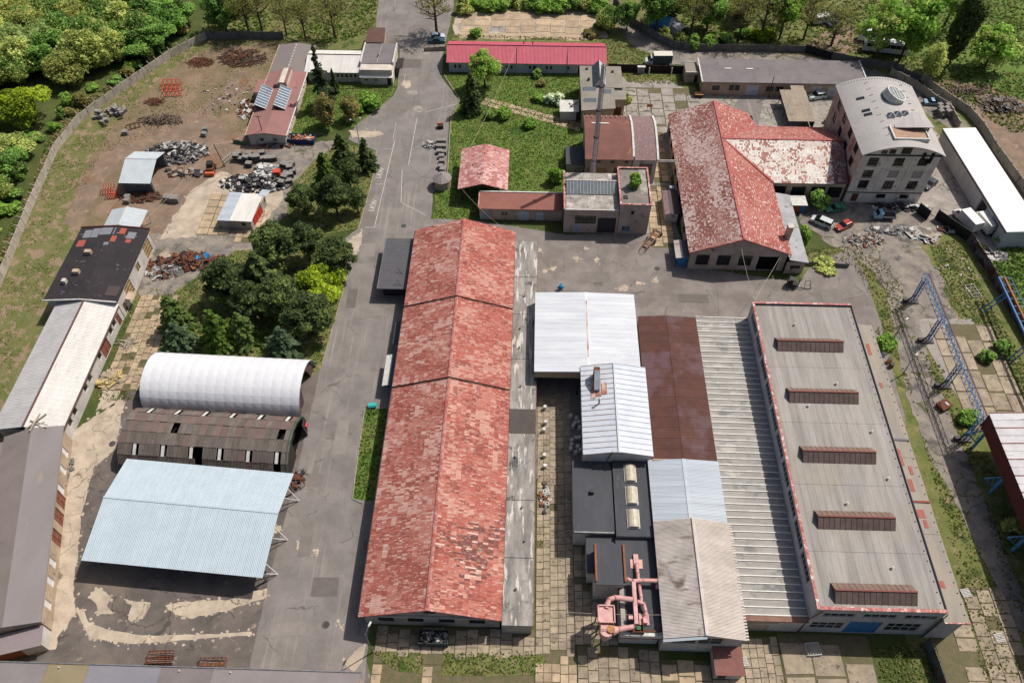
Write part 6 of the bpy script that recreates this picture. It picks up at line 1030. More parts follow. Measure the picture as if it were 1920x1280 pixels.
for s in (1,): 
    mb = MB(); mb.add([(Lh + .05, *pt(j, 1.0)) for j in range(NB + 1)] + [(Lh + .05, *pt(j, .93)) for j in range(NB + 1)] + [(Lh - .35, *pt(j, 1.02)) for j in range(NB + 1)], [(j, j + 1, NB + 2 + j, NB + 1 + j) for j in range(NB)] + [(j, 2 * NB + 2 + j, 2 * NB + 3 + j, j + 1) for j in range(NB)]); mb.build('end_arch', mat('dark_green_paint', (62, 84, 66)), t)
MB().face((Lh - .1, -Wh * .95, 0), (Lh - .1, -.9, 0), (Lh - .1, -.9, 4.6), (Lh - .1, -3, 4.1), (Lh - .1, -5, 2.6)).build('end_door', M_DARK, t); MB().face((Lh + .9, 3, 0), (Lh + .2, 5.6, 0), (Lh + .2, 5.2, 2.9), (Lh + .9, 2.4, 4.4)).build('end_door', M_DARK, t); MB().box(Lh + .7, Lh + .95, 3.6, 4.5, 1.4, 2.2).build('red_board', mat('red_board', (214, 96, 100)), t)
# ---- big pale blue canopy
p1, p2 = G(152, 1050, 4.4), G(492, 1083, 4.4); d = p2 - p1; L = d.length; rz = math.atan2(d.y, d.x)
t = thing('pale_blue_canopy', 'large open canopy with a clean pale blue two-slope metal roof', 'canopy', (p1.x, p1.y, 0), rz)
M_CAN = mat('pale_blue_canopy_sheet', (196, 212, 222), (188, 204, 214), sc=.5, grain=.02, rnd=.025, rough=.45)
yr, yb, zf, zr, zb = 9.6, 17.2, 4.4, 6.0, 4.6
MB().slab((0, 0, zf - .02), (L, 0, zf - .02), (L, yr, zr - .02), (0, yr, zr - .02), .12).build('roof_deck', M_CAN, t); MB().slab((0, yr, zr - .02), (L, yr, zr - .02), (L, yb, zb - .02), (0, yb, zb - .02), .12).build('roof_deck', M_CAN, t)
sheets(t, (0, 0, zf), (L, 0, zf), (L, yr, zr), (0, yr, zr), 27, M_CAN, prof_wave(4, .035)); sheets(t, (0, yb, zb), (L, yb, zb), (L, yr, zr), (0, yr, zr), 27, M_CAN, prof_wave(4, .035)); MB().bar((0, yr, zr + .09), (L, yr, zr + .09), .3, .06).build('ridge_cap', M_CAN, t)
for x in (.8, L * .25, L * .5, L * .75, L - .8):
    for y in (1.2, yb - 1.2): MB().bar((x, y, 0), (x, y, 4.5), .25).build('post', M_STEEL, t)
    MB().bar((x, .4, zf - .25), (x, yr, zr - .3), .18, .3).build('rafter', M_DARK, t); MB().bar((x, yr, zr - .3), (x, yb - .3, zb - .25), .18, .3).build('rafter', M_DARK, t)
for y in (2.4, 8, 14.8): MB().bar((L + .6, y, 0), (L - .9, y + .2, 4.6), .14).build('side_brace', M_WHITE, t); MB().bar((L + .6, y, 0), (L - 1.2, y - 1.8, 4.4), .12).build('side_brace', M_WHITE, t)
MB().bar((2.5, 1.2, 3.6), (L, 1.2, 3.6), .25, .5).build('front_beam', M_DARK, t)
# ================================================================ trees, shrubs, grass
M_LEAF = mat('leaf', (255, 255, 255), tint=True, grain=.12, gsc=2, rough=.8, rnd=.10); 
_b = M_LEAF.node_tree.nodes['Principled BSDF']; _b.inputs['Specular IOR Level'].default_value = .15
_n = M_LEAF.node_tree; _t = _n.nodes.new('ShaderNodeBsdfTranslucent'); _m = _n.nodes.new('ShaderNodeMixShader'); _m.inputs[0].default_value = .55
_n.links.new(_b.inputs['Base Color'].links[0].from_socket, _t.inputs[0]); _n.links.new(_b.outputs[0], _m.inputs[1]); _n.links.new(_t.outputs[0], _m.inputs[2]); _n.links.new(_m.outputs[0], _n.nodes['Material Output'].inputs[0])
M_BARK = mat('bark', (98, 84, 72), (76, 66, 58), sc=2, rough=.95); M_BIRCH = mat('birch_bark', (214, 208, 200), (120, 112, 106), sc=2.5)
LB = 4.8; LBD = 4.3
def quads(c, size, nrm=None, aspect=1.0, tint=None, name='crown', m=None, flat=.0, droop=None):
    """one mesh of small leaf faces at centres c"""
    N = len(c); d = RNG.normal(size=(N, 3)); 
    if nrm is not None: d = d * .55 + nrm
    d /= np.linalg.norm(d, axis=1)[:, None] + 1e-9; h = RNG.normal(size=(N, 3)); u = np.cross(d, h); u /= np.linalg.norm(u, axis=1)[:, None] + 1e-9; v = np.cross(d, u)
    s = (np.asarray(size) * (.6 + .8 * RNG.random(N)))[:, None]
    V = np.stack([c - u * s - v * s * aspect * .4, c + u * s * .2 - v * s * aspect, c + u * s + v * s * aspect * .3, c - u * s * .1 + v * s * aspect], 1).reshape(-1, 3)
    F = np.arange(N * 4).reshape(-1, 4); me = bpy.data.meshes.new(name); fast(me, V, F, m or M_LEAF)
    at = me.attributes.new('tint', 'FLOAT_COLOR', 'FACE'); at.data.foreach_set('color', np.concatenate([tint, np.ones((N, 1))], 1).astype(np.float32).ravel()); return me
def tints(cols, idx, N, var=.18): 
    C = np.array([tl(c) for c in cols]); return C[idx] * (1 - var + 2 * var * RNG.random((N, 1)))
def trunk_mesh(h, r, limbs, spread, seed, m=None, name='trunk', lvl=1, lo=.35):
    rd = random.Random(seed); mb = MB(); mb.tube([(0, 0, -.1), (rd.uniform(-.1, .1), rd.uniform(-.1, .1), h * .4), (rd.uniform(-.3, .3), rd.uniform(-.3, .3), h * .95)], [r, r * .7, r * .18], 7)
    for k in range(limbs):
        z = h * rd.uniform(lo, .85); a = rd.uniform(0, 6.28); l = spread * rd.uniform(.6, 1.) * (1.15 - z / h * .5); p = Vector((0, 0, z)); q = p + Vector((math.cos(a) * l * .5, math.sin(a) * l * .5, l * .35)); e = p + Vector((math.cos(a) * l, math.sin(a) * l, l * rd.uniform(.5, .9)))
        mb.tube([p, q, e], [r * .4, r * .25, r * .06], 5)
        if lvl > 1:
            for _ in range(7):
                s = q.lerp(e, rd.random()) if rd.random() < .7 else p.lerp(q, rd.random()); b = rd.uniform(0, 6.28); ll = l * rd.uniform(.25, .55); t1 = s + Vector((math.cos(b) * ll, math.sin(b) * ll, ll * rd.uniform(.3, 1.1))); mb.tube([s, t1], [r * .14, r * .03], 4, False)
                for _ in range(3):
                    s2 = s.lerp(t1, rd.uniform(.3, 1)); b2 = rd.uniform(0, 6.28); l2 = ll * rd.uniform(.3, .6); mb.tube([s2, s2 + Vector((math.cos(b2) * l2, math.sin(b2) * l2, l2 * rd.uniform(.2, 1)))], [r * .06, r * .02], 3, False)
    return mb.mesh(name, m or M_BARK)
def blob_crown(h0, h1, rx, nb, n, cols, size, seed, squash=.8, cl=.34, top=1.0):
    rg = np.random.default_rng(seed); B = []
    while len(B) < nb:
        p = rg.normal(size=3); p /= np.linalg.norm(p); rr = rg.random() ** .45; p = p * rr; w_ = 1 - max(0, p[2]) * (1 - top)
        B.append((p[0] * rx * .78 * w_, p[1] * rx * .78 * w_, (h0 + h1) / 2 + p[2] * (h1 - h0) / 2 * .82))
    B = np.array(B); ir = rg.integers(0, nb, n); d = rg.normal(size=(n, 3)); d /= np.linalg.norm(d, axis=1)[:, None]
    rad = rx * cl * (.7 + .6 * rg.random(nb))[ir]; k = rg.random(n) ** .33; c = B[ir] + d * (rad * k)[:, None] * np.array([1, 1, squash]); ci = rg.integers(0, len(cols), nb)[ir]; mixr = rg.random(n) < .3; ci[mixr] = rg.integers(0, len(cols), mixr.sum())
    return quads(c, size, d * .5 + np.array([.12, .08, .55]), tint=tints(cols, ci, n) * (LB if cols is DARKG else 3.0 if cols is YELG else 2.1 if cols is WHITEG else 2.0 if cols is OLIVE else {BRIG[0]: 3.4, MIDG[0]: 4.4, OLIVE[0]: 3.3, SOFT[0]: 3.8}.get(cols[0], LBD)))
def spruce_crown(h, r, cols, seed, layers=20, per=11, size=.2, droop=.35, base=.08, irr=.15):
    rg = np.random.default_rng(seed); C = []; N_ = []; I = []
    for L_ in range(layers):
        f = L_ / layers; z = h * (base + (1 - base) * f); rr = r * (1 - f) ** .8 * (1 + irr * rg.normal())
        for k in range(max(4, int(per * (1 - f * .5)))):
            a = rg.random() * 6.28; l = max(.15, rr * (.75 + .4 * rg.random())); m_ = max(3, int(l / size * 2.4)); t_ = np.linspace(.12, 1, m_); cl_ = rg.integers(0, len(cols))
            for q in t_:
                for s in range(2):
                    w_ = (1 - q) * .35 * l + .1; C.append((math.cos(a) * l * q + rg.normal() * w_ * .35, math.sin(a) * l * q + rg.normal() * w_ * .35, z + l * (.12 * q - droop * q * q) + rg.normal() * .07)); N_.append((math.cos(a) * .4, math.sin(a) * .4, .9)); I.append(cl_ if rg.random() < .7 else rg.integers(0, len(cols)))
    C = np.array(C); return quads(C, size, np.array(N_), 1.2, tints(cols, np.array(I), len(C)) * (LB if cols is DARKG else 1.7))
DARKG = [(58, 68, 38), (48, 58, 34), (72, 82, 46), (40, 50, 32)]; MIDG = [(76, 100, 48), (64, 88, 42), (92, 116, 58)]; BLUEG = [(92, 112, 82), (78, 98, 72), (110, 130, 96)]; YELG = [(116, 130, 34), (102, 118, 30), (128, 142, 48), (88, 104, 30)]
BRIG = [(94, 120, 52), (80, 106, 42), (110, 134, 64)]; SOFT = [(126, 132, 76), (110, 118, 66), (140, 144, 90), (92, 102, 54)]; OLIVE = [(120, 122, 66), (100, 104, 56), (140, 138, 84)]; BROWNG = [(110, 98, 62), (92, 88, 54), (80, 80, 46)]; WHITEG = [(176, 188, 160), (120, 140, 96), (204, 210, 190), (96, 116, 74)]
PR = {}
def proto(k, crown, trunk): PR[k] = (crown, trunk)
for i in range(2): proto('spruce%d' % i, spruce_crown(10, 2.7, DARKG, 100 + i), trunk_mesh(9.8, .2, 0, 1, i))
proto('tallspruce', spruce_crown(16, 2.5, [(70, 84, 58), (58, 72, 48), (84, 98, 72)], 110, 26, 8, .22, .3, .1, .35), trunk_mesh(15.8, .24, 0, 1, 3))
proto('bluespruce', spruce_crown(8, 3.0, BLUEG, 111, 16, 13, .2, .28, .03), trunk_mesh(7.8, .18, 0, 1, 4)); proto('greenspruce', spruce_crown(9, 3.1, BRIG, 112, 18, 13, .2, .4, .04), trunk_mesh(8.8, .18, 0, 1, 5))
for i in range(3): proto('pine%d' % i, blob_crown(1.4, 9.8, 4.0, 62, 9000, DARKG, .17, 120 + i, .85, .22, .5), trunk_mesh(9, .22, 7, 2.6, 20 + i))
proto('larch', spruce_crown(9, 3.0, [(100, 122, 66), (86, 108, 58), (120, 140, 82)], 125, 20, 12, .2, .35, .03), trunk_mesh(8.8, .18, 0, 1, 6))
proto('thuja', blob_crown(.3, 9, 2.3, 26, 5200, BROWNG + DARKG[:1], .17, 130, 1.4, .42, .5), trunk_mesh(8, .2, 2, 1, 7)); proto('yellow', blob_crown(1.2, 8.5, 4.6, 34, 7500, YELG, .2, 131, .8, .3, .85), trunk_mesh(7, .22, 8, 3, 8))
for i in range(3): proto('decid%d' % i, blob_crown(2.2, 11, 5.2, 36, 8000, [BRIG, BRIG + SOFT[:2], MIDG][i], .24, 140 + i, .8, .3, .9), trunk_mesh(9, .28, 8, 3.6, 30 + i))
for i in range(4): proto('willow%d' % i, blob_crown(.8, 9.5, 5.0, 60, 9500, [SOFT, OLIVE + SOFT[:2], SOFT + MIDG[:2], [(106, 118, 72), (90, 104, 60), (120, 130, 84)]][i], .22, 150 + i, 1.0, .28, .9), trunk_mesh(7.5, .24, 9, 3.4, 40 + i))
for i in range(2): proto('darkdecid%d' % i, blob_crown(1.5, 11, 4.6, 34, 7500, MIDG + DARKG[:1], .23, 160 + i, .9, .3, .85), trunk_mesh(9, .26, 8, 3.2, 50 + i))
for i in range(3): proto('bare%d' % i, blob_crown(4, 12, 4.6, 60, 1500, OLIVE, .13, 170 + i, .8, .2, .9), trunk_mesh(11.5, .3, 15, 4.4, 60 + i, lvl=2, lo=.25))
proto('poplar', blob_crown(.8, 17.5, 2.6, 44, 8500, DARKG[:3] + MIDG[1:2], .22, 180, 1.5, .36, .6), trunk_mesh(17, .32, 6, 1.5, 70)); proto('birch', blob_crown(2.5, 12, 2.8, 30, 3800, SOFT, .17, 181, 1.4, .3, .6), trunk_mesh(11.6, .16, 8, 1.8, 71, M_BIRCH)); proto('shadetree', blob_crown(3, 11, 5.0, 70, 4200, BRIG + SOFT[:1], .2, 182, .7, .2, .95), trunk_mesh(10, .26, 12, 4.2, 72, lvl=2))
SH = {}
for k, (cols, n, s) in dict(green=(BRIG, 2200, .15), dark=(MIDG + DARKG[:1], 2200, .15), soft=(SOFT, 2000, .14), white=(WHITEG, 2400, .14), brown=(BROWNG, 1800, .13), yellow=(YELG, 2200, .14)).items(): SH[k] = blob_crown(.05, 2.0, 1.35, 16, n, cols, s, hash(k) % 1000 if 0 else len(k) * 7 + n, .9, .36, .8)
stem_me = trunk_mesh(1.4, .07, 5, .7, 90, name='stem', lo=.05)
def tree(kind, px, h, r=None, label='', cat='tree', group=None, name=None, at=None):
    cr, tr = PR[kind]; dims = {'tallspruce': 16, 'poplar': 17.5, 'bluespruce': 8, 'thuja': 9, 'yellow': 8.5, 'larch': 9, 'greenspruce': 9}; H0 = dims.get(kind, 10 if 'spruce' in kind else 9.6 if 'pine' in kind else 11 if 'decid' in kind or kind == 'shadetree' else 9.5 if 'willow' in kind else 12)
    R0 = {'tallspruce': 2.5, 'poplar': 2.6, 'bluespruce': 3.0, 'thuja': 2.3, 'yellow': 4.6, 'larch': 3.0, 'greenspruce': 3.1, 'birch': 2.8, 'shadetree': 5}.get(kind, 2.7 if 'spruce' in kind else 4 if 'pine' in kind else 5.2 if kind.startswith('decid') else 5 if 'willow' in kind else 4.6)
    p = Vector(at) if at is not None else G(px[0], px[1], h * .52); sx = (r or R0 * h / H0) / R0; sz = h / H0
    nm = name or ('spruce_tree' if 'spruce' in kind else 'pine_tree' if 'pine' in kind else 'tree'); t = thing(nm, label, cat, (p.x, p.y, 0), random.uniform(0, 6.28), group)
    for n_, me in (('trunk', tr), ('crown', cr)):
        o = bpy.data.objects.new(n_, me); COL.objects.link(o); o.parent = t; o.scale = (sx, sx, sz)
    return t
def shrub(kind, px, r, h, label, group=None, at=None, z=0):
    p = Vector(at) if at is not None else G(px[0], px[1], z + h * .5); t = thing('shrub', label, 'shrub', (p.x, p.y, z), random.uniform(0, 6.28), group)
    for n_, me in (('stem', stem_me), ('foliage', SH[kind])):
        o = bpy.data.objects.new(n_, me); COL.objects.link(o); o.parent = t; o.scale = (r / 1.35, r / 1.35, h / 2)
    return t
g1, g2 = 'evergreens in the road island by the store shed', 'evergreens in the large tree island'
for k, px, h, r, l in [('spruce0', (684, 287), 8.5, 2.3, 'pointed dark spruce nearest the road at the top of the island'), ('spruce1', (640, 283), 9.5, 3.0, 'dark spruce next to the pointed one at the head of the island'), ('greenspruce', (608, 316), 9, 3.0, 'lighter green conifer on the yard side of the upper island'),
    ('pine0', (652, 325), 9, 3.0, 'dark pine behind the kerb in the middle of the upper island'), ('pine1', (566, 375), 8, 3.4, 'broad dark pine overhanging the yard track, leftmost of the upper island'), ('pine2', (625, 366), 10.5, 4.2, 'largest dark pine of the upper island, near its lower end'), ('pine0', (667, 372), 7, 2.4, 'small dark pine leaning out above the kerb of the upper island')]: tree(k, px, h * 1.06, r * 1.15, l, group=g1)
for k, px, h, r, l in [('pine1', (512, 462), 11.5, 5.0, 'big dark pine at the far left of the large island'), ('pine2', (573, 452), 9.5, 3.6, 'dark pine at the top edge of the large island'), ('pine0', (627, 482), 10, 4.4, 'dark pine overhanging the road at the top right of the large island'), ('pine2', (422, 525), 10.5, 4.7, 'broad dark pine beside the yard track left of the large island'), ('spruce1', (486, 515), 12, 4.0, 'tall dark spruce in the middle of the large island'),
    ('yellow', (596, 535), 8.2, 4.6, 'bright yellow-green tree glowing among the dark conifers'), ('pine1', (528, 560), 10.5, 4.6, 'dark pine left of the yellow-green tree'), ('pine0', (580, 590), 10, 4.8, 'dark pine below the yellow-green tree'), ('greenspruce', (403, 613), 9.5, 3.4, 'fresh green conifer above the white tent hall'), ('larch', (322, 585), 9, 3.3, 'feathery light green larch at the left end of the large island'), ('bluespruce', (332, 628), 7, 3.0, 'grey-green spruce in front of the larch'), ('bluespruce', (530, 640), 8, 3.6, 'pale blue-green spruce above the right half of the tent hall'), ('larch', (452, 612), 7.5, 3.0, 'small grey-green conifer between the fresh green one and the pale spruce'), ('pine2', (468, 565), 9, 4.0, 'dark pine filling the middle of the large island')]: tree(k, px, h * 1.08, r * 1.18, l, group=g2)
for k, px, h, r, l in [('tallspruce', (597, 140), 17, 2.6, 'tall thin ragged spruce in front of the white ribbed house'), ('thuja', (608, 205), 9.5, 2.9, 'bushy brownish thuja on the lawn by the solar house'), ('thuja', (655, 203), 7, 2.5, 'shorter rounded thuja nearer the road on the same lawn'), ('spruce0', (625, 150), 7, 1.3, 'slim small conifer beside the tall ragged spruce'), ('spruce1', (883, 172), 11, 3.0, 'dark pointed spruce at the corner of the central lawn'), ('decid1', (908, 128), 10.5, 4.3, 'light yellow-green tree in front of the raspberry-roofed house')]: tree(k, px, h, r, l)
for k, px, r, h, l in [('green', (690, 190), 3.4, 3.6, 'wide bright shrub on the lawn beside the road'), ('green', (672, 205), 2.0, 2.5, 'smaller bright shrub joined to the wide one by the road'), ('green', (943, 212), 2.1, 2.6, 'round green shrub near the bend of the garden path'), ('dark', (916, 216), 1.6, 2.0, 'dark shrub beside the pointed spruce on the central lawn'), ('green', (993, 230), 1.9, 2.2, 'green shrub alone on the central lawn below the path'), ('dark', (1007, 138), 1.7, 2.0, 'clipped round shrub in front of the raspberry house'), ('brown', (1015, 156), 1.5, 1.4, 'low brownish shrub behind the flowering bush'), ('white', (1037, 184), 2.7, 2.8, 'large pale flowering bush on the central lawn'), ('green', (1008, 183), 2.0, 1.8, 'green shrub left of the pale flowering bush'), ('soft', (1070, 205), 1.5, 3.0, 'young shrub by the left wall of the ridge-light workshop'), ('green', (1042, 330), 2.0, 4.0, 'tall shrub behind the garage row roof'), ('soft', (1176, 185), 1.2, 2.6, 'shrub at the right corner of the ridge-light workshop'),
    ('dark', (1536, 376), 3.0, 4.2, 'dark bush against the wing of the red T-shaped hall'), ('green', (1507, 440), 1.7, 4.0, 'bright shrub growing along the grey annex'), ('soft', (1545, 492), 3.0, 1.5, 'low dense bush beside the annex gable'), ('green', (1881, 441), 2.3, 3.0, 'fresh green bush at the corner of the white warehouse'), ('green', (1660, 640), 2.2, 2.2, 'bright bush at the corner of the flat-roofed hall wing'), ('dark', (1880, 650), 2.4, 2.6, 'bush growing beside the crane runway'), ('dark', (1852, 668), 1.9, 2.0, 'smaller bush next to the crane runway ramp'), ('green', (1815, 780), 2.0, 2.0, 'green bush beneath the lattice gantry'), ('green', (892, 62), 2.0, 2.4, 'round bush by the wire fence above the raspberry roof'), ('soft', (1553, 225), 1.5, 1.6, 'weedy bush at the foot of the tilted carport'), ('soft', (555, 765), 1.2, 1.2, 'small weeds at the right end of the tent hall'), ('soft', (1905, 985), 2.0, 1.6, 'scrub in the shade of the red-sided hall')]: shrub(k, px, r, h, l)
t = shrub('green', (1190, 338), 1.55, 3.2, 'bush growing out of the roof of the flat-roofed block', z=7.85)
# trees outside the walls
OUT = 'trees outside the perimeter wall'
for k, px, h, r, l in [('bare0', (528, 25), 11, 3.8, 'bare-branched tree on the grass, leftmost of three by the road'), ('bare1', (563, 28), 12, 4.2, 'bare-branched tree on the grass, middle one of three by the road'), ('bare2', (620, 26), 12, 5.0, 'bare-branched tree on the grass, nearest the road of three'), ('bare0', (815, 12), 14, 6.0, 'bare tree throwing branchy shadows over the road'), ('bare1', (455, 18), 14, 5.0, 'bare dark tree at the end of the dark wall'), ('darkdecid0', (412, 15), 12, 5, 'dark leafy tree behind the bend of the wall'), ('bare2', (478, 5), 14, 5, 'bare tree among shade behind the dark wall'),
    ('darkdecid1', (1235, 18), 12, 4.6, 'dark leafy tree above the blue tent'), ('bare0', (1303, 20), 14, 5, 'tall bare tree by the grey shed in the park'), ('darkdecid0', (1335, 8), 13, 4.4, 'dark ivy-covered tree in the park'), ('bare1', (1395, 30), 13, 5, 'bare tree casting shade on the back lane'), ('bare2', (1440, 22), 13, 5.5, 'bare tree right of the yellowish bush'), ('shadetree', (1475, 25), 13, 5, 'thinly leaved tree above the lane wall'), ('bare0', (1520, 30), 12, 4.5, 'slim bare tree left of the parked coaches'), ('bare1', (1572, 45), 11, 5.2, 'dense bare tree beside the parked coaches'), ('shadetree', (1660, 58), 16, 7.4, 'big light green tree spreading over the parked coaches'), ('decid0', (1712, 52), 17, 6.0, 'taller bright green tree right of the coaches'), ('birch', (1752, 118), 11, 3.0, 'slender white-stemmed birch by the wall'), ('poplar', (1818, 35), 23, 3.6, 'tall dark columnar poplar'), ('decid1', (1866, 88), 11, 5.8, 'rounded light green tree standing alone on the grass'), ('darkdecid1', (1178, 28), 8, 3.5, 'leafy tree at the bend of the back lane'), ('darkdecid0', (1270, -8), 12, 5, 'dark tree at the top edge above the grey shed'), ('willow2', (1140, 35), 6, 3.4, 'scrubby tree beside the lane bend'), ('shadetree', (1790, 5), 12, 5, 'light green tree behind the columnar poplar'), ('bare2', (1490, -10), 13, 5, 'bare tree at the top edge of the park'), ('darkdecid1', (1410, -12), 12, 5, 'dark tree at the top edge of the park')]: tree(k, px, h * 1.1, r * 1.12, l, group=OUT)
for k, px, r, h, l in [('yellow', (1432, 66), 3.6, 2.6, 'broad yellow-green bush in the park'), ('soft', (1275, 72), 2.4, 3.2, 'bush hanging over the lane wall, leftmost of the hedge'), ('dark', (1300, 80), 2.6, 3.4, 'bush over the lane wall, second of the hedge'), ('green', (1330, 78), 2.4, 3.0, 'bush over the lane wall, third of the hedge'), ('dark', (1360, 72), 3.0, 2.6, 'low bush inside the lane wall'), ('soft', (1245, 60), 2.2, 2.6, 'pale bush in front of the grey tent'), ('green', (1395, 62), 2.4, 2.0, 'grassy bush left of the yellow-green one'), ('brown', (1110, 62), 2.4, 1.8, 'twiggy brown bush at the corner of the concrete court'), ('brown', (1128, 48), 2.2, 1.8, 'twiggy bush above the concrete court corner')]: shrub(k, px, r, h, l)
nm = ['round bush in the hedge behind the concrete court, place %s from the road' % s for s in ('first', 'second', 'third', 'fourth', 'fifth', 'sixth', 'seventh', 'eighth', 'ninth', 'tenth', 'eleventh')]
for i, x in enumerate(np.linspace(868, 1122, 11)): shrub(random.choice(['dark', 'green', 'soft']), (x, random.uniform(4, 12)), random.uniform(2.6, 3.4), random.uniform(3, 4.2), nm[i], group='hedge behind the concrete court')
# wood beyond the west wall
tree('yellow', (45, 198), 10, 7.0, 'big yellow-green tree standing out in front of the west wood', group=OUT)
WALL = [G(*p) for p in [(-60, 660), (0, 532), (60, 385), (105, 276), (150, 223), (230, 165), (320, 105), (385, 70), (390, 40), (385, -60)]]
def wall_x(y):
    for a, b in zip(WALL, WALL[1:]):
        if min(a.y, b.y) <= y <= max(a.y, b.y): return a.x + (b.x - a.x) * (y - a.y) / (b.y - a.y)
    return WALL[-1].x if y > WALL[-1].y else WALL[0].x
nw = 0
def WL(k, px, py, near): return '%s tree, west wood, %s' % ({'willow0': 'soft green', 'willow1': 'olive-tinged', 'willow2': 'mixed green', 'willow3': 'greyish green', 'decid0': 'fresh green', 'decid2': 'mid green'}.get(k, 'dark green'), ('by the wall ' if near else 'inner part ') + ('below the big yellow-green tree' if py > 262 else 'level with the big yellow-green tree' if py > 140 else 'towards the far end of the wall' if px > 200 else 'at the far left' if px < 60 else 'above the big yellow-green tree'))
for gy in np.arange(96, 300, 5.9):
    for gx in np.arange(-240, -60, 5.9):
        x, y = gx + random.uniform(-2.4, 2.4), gy + random.uniform(-2.4, 2.4); v = Vector((x, y, 5 - CAM_H)); dd = v.dot(_fw); px, py = 960 + FPX * v.dot(_rt) / dd, 640 - FPX * v.dot(_up) / dd
        gap = 6 if y < 150 else 8 if y < 185 else 5.5
        if x > wall_x(y) - gap or px < -110 or py < -90 or (abs(px - 45) < 65 and 130 < py < 262) or (px < 25 and py < 25): continue
        nw += 1; kd = random.choices(['willow0', 'willow1', 'willow2', 'willow3', 'decid2', 'darkdecid0', 'decid0'], [4, 2, 5, 4, 1, 2, 0])[0]
        if py < 60 and px > 230: kd = random.choice(['darkdecid0', 'darkdecid1', 'willow2', 'decid2'])
        tree(kd, None, random.uniform(6.5, 10.5) if y > 150 else random.uniform(4.5, 7.5), random.uniform(4.4, 6), WL(kd, px, py, x > wall_x(y) - gap - 7), group='trees of the west wood', at=(x, y, 0))
for i in range(56):
    y = random.uniform(108, 200) if i < 26 else random.uniform(106, 152); x = wall_x(y) - (random.uniform(3, 8) if i < 26 else random.uniform(3, 18)); shrub(random.choice(['soft', 'green', 'dark', 'brown']), None, random.uniform(1.4, 2.6), random.uniform(1.4, 3), ('%s bush just outside the west wall %s' % (random.choice(['rounded', 'straggly', 'low', 'dense']), 'near its far end' if y > 178 else 'beside the big yellow-green tree' if y > 150 else 'along its near stretch')), 'bushes outside the west wall', at=(x, y, 0))
# ---- grass and weeds
def pip(poly, x, y):
    ins = np.zeros(len(x), bool); n = len(poly)
    for i in range(n):
        (x1, y1), (x2, y2) = poly[i], poly[(i + 1) % n]; c = ((y1 > y) != (y2 > y)) & (x < (x2 - x1) * (y - y1) / (y2 - y1 + 1e-12) + x1); ins ^= c
    return ins
GR = [(104, 128, 54), (86, 112, 42), (128, 140, 74), (150, 148, 96)]; WEED = [(108, 118, 60), (132, 130, 80), (88, 100, 46), (156, 144, 104)]; DRY = [(156, 146, 104), (134, 128, 84), (110, 116, 62), (168, 156, 120)]; REED = [(186, 166, 124), (168, 150, 110), (150, 138, 96)]
def grass(name, label, px, dens, size, cols, hgt=.25, z=.06, raw=None, patchy=0, cat='grass'):
    if name == 'weeds': size *= .72; dens *= 1.35; hgt *= .4
    poly = [(p.x, p.y) for p in (G(*q) for q in px)] if raw is None else raw; xs = [p[0] for p in poly]; ys = [p[1] for p in poly]; A = (max(xs) - min(xs)) * (max(ys) - min(ys)); n = int(A * dens)
    x = RNG.uniform(min(xs), max(xs), n); y = RNG.uniform(min(ys), max(ys), n); k = pip(poly, x, y)
    if patchy: k &= vnoise(x * .22 + 50, y * .22 + 50, 7) + (RNG.random(n) - .5) * .25 > patchy
    x, y = x[k], y[k]; n = len(x); pn = vnoise(x * .3 + 90, y * .3 + 90, 11); ci = np.clip((pn * 1.6 - .3 + RNG.normal(size=n) * .22) * len(cols), 0, len(cols) - 1).astype(int)
    c = np.stack([x, y, z + RNG.random(n) * hgt], 1); me = quads(c, size, np.tile([[0, 0, 1.1]], (n, 1)), 1.3, tints(cols, ci, n, .16) * 1.18, name); o = bpy.data.objects.new(name, me); COL.objects.link(o); tag(o, label, cat, kind='stuff'); return o
grass('grass', 'mown grass of the central lawn', [(834, 142), (1090, 138), (1100, 240), (1095, 318), (1060, 328), (1057, 364), (957, 366), (906, 394), (872, 410), (816, 410), (816, 366), (840, 345), (847, 228), (865, 190)], 11, .13, GR, .14, .11)
grass('grass', 'grass of the lawn beside the solar panel house', [(575, 150), (743, 148), (732, 182), (664, 237), (600, 253), (545, 257), (562, 212)], 11, .13, GR, .14, .11)
grass('weeds', 'rough grass and weeds of the west field', [(-60, 690), (-8, 545), (62, 382), (110, 278), (162, 225), (252, 155), (332, 99), (388, 74), (530, 70), (505, 130), (455, 250), (405, 215), (300, 250), (190, 290), (130, 420), (80, 560), (0, 740), (-60, 820)], 5, .17, DRY + GR[:2], .14, .03, patchy=.47, cat='weeds')
grass('weeds', 'dry reeds along the outside of the west wall', [(-40, 620), (-40, 540), (60, 350), (85, 275), (120, 215), (225, 145), (235, 160), (150, 218), (104, 272), (58, 384), (0, 525)], 6, .3, REED + GR[:1], .7, .02, patchy=.3, cat='weeds')
grass('weeds', 'rough grass under the upper island trees', [(640, 270), (704, 288), (697, 335), (670, 428), (600, 440), (540, 402), (547, 352), (592, 302)], 5, .2, WEED + GR[:1], .2, .12, cat='weeds')
grass('weeds', 'rough grass under the large island trees', [(440, 472), (600, 464), (650, 508), (638, 560), (600, 688), (560, 720), (302, 666), (294, 600), (332, 547), (402, 502)], 5, .2, GR + WEED, .2, .12, cat='weeds')
grass('grass', 'narrow grass strip along the road side of the long red hall', [(686, 769), (733, 767), (700, 938), (663, 933), (674, 850)], 8, .18, GR, .2, .12)
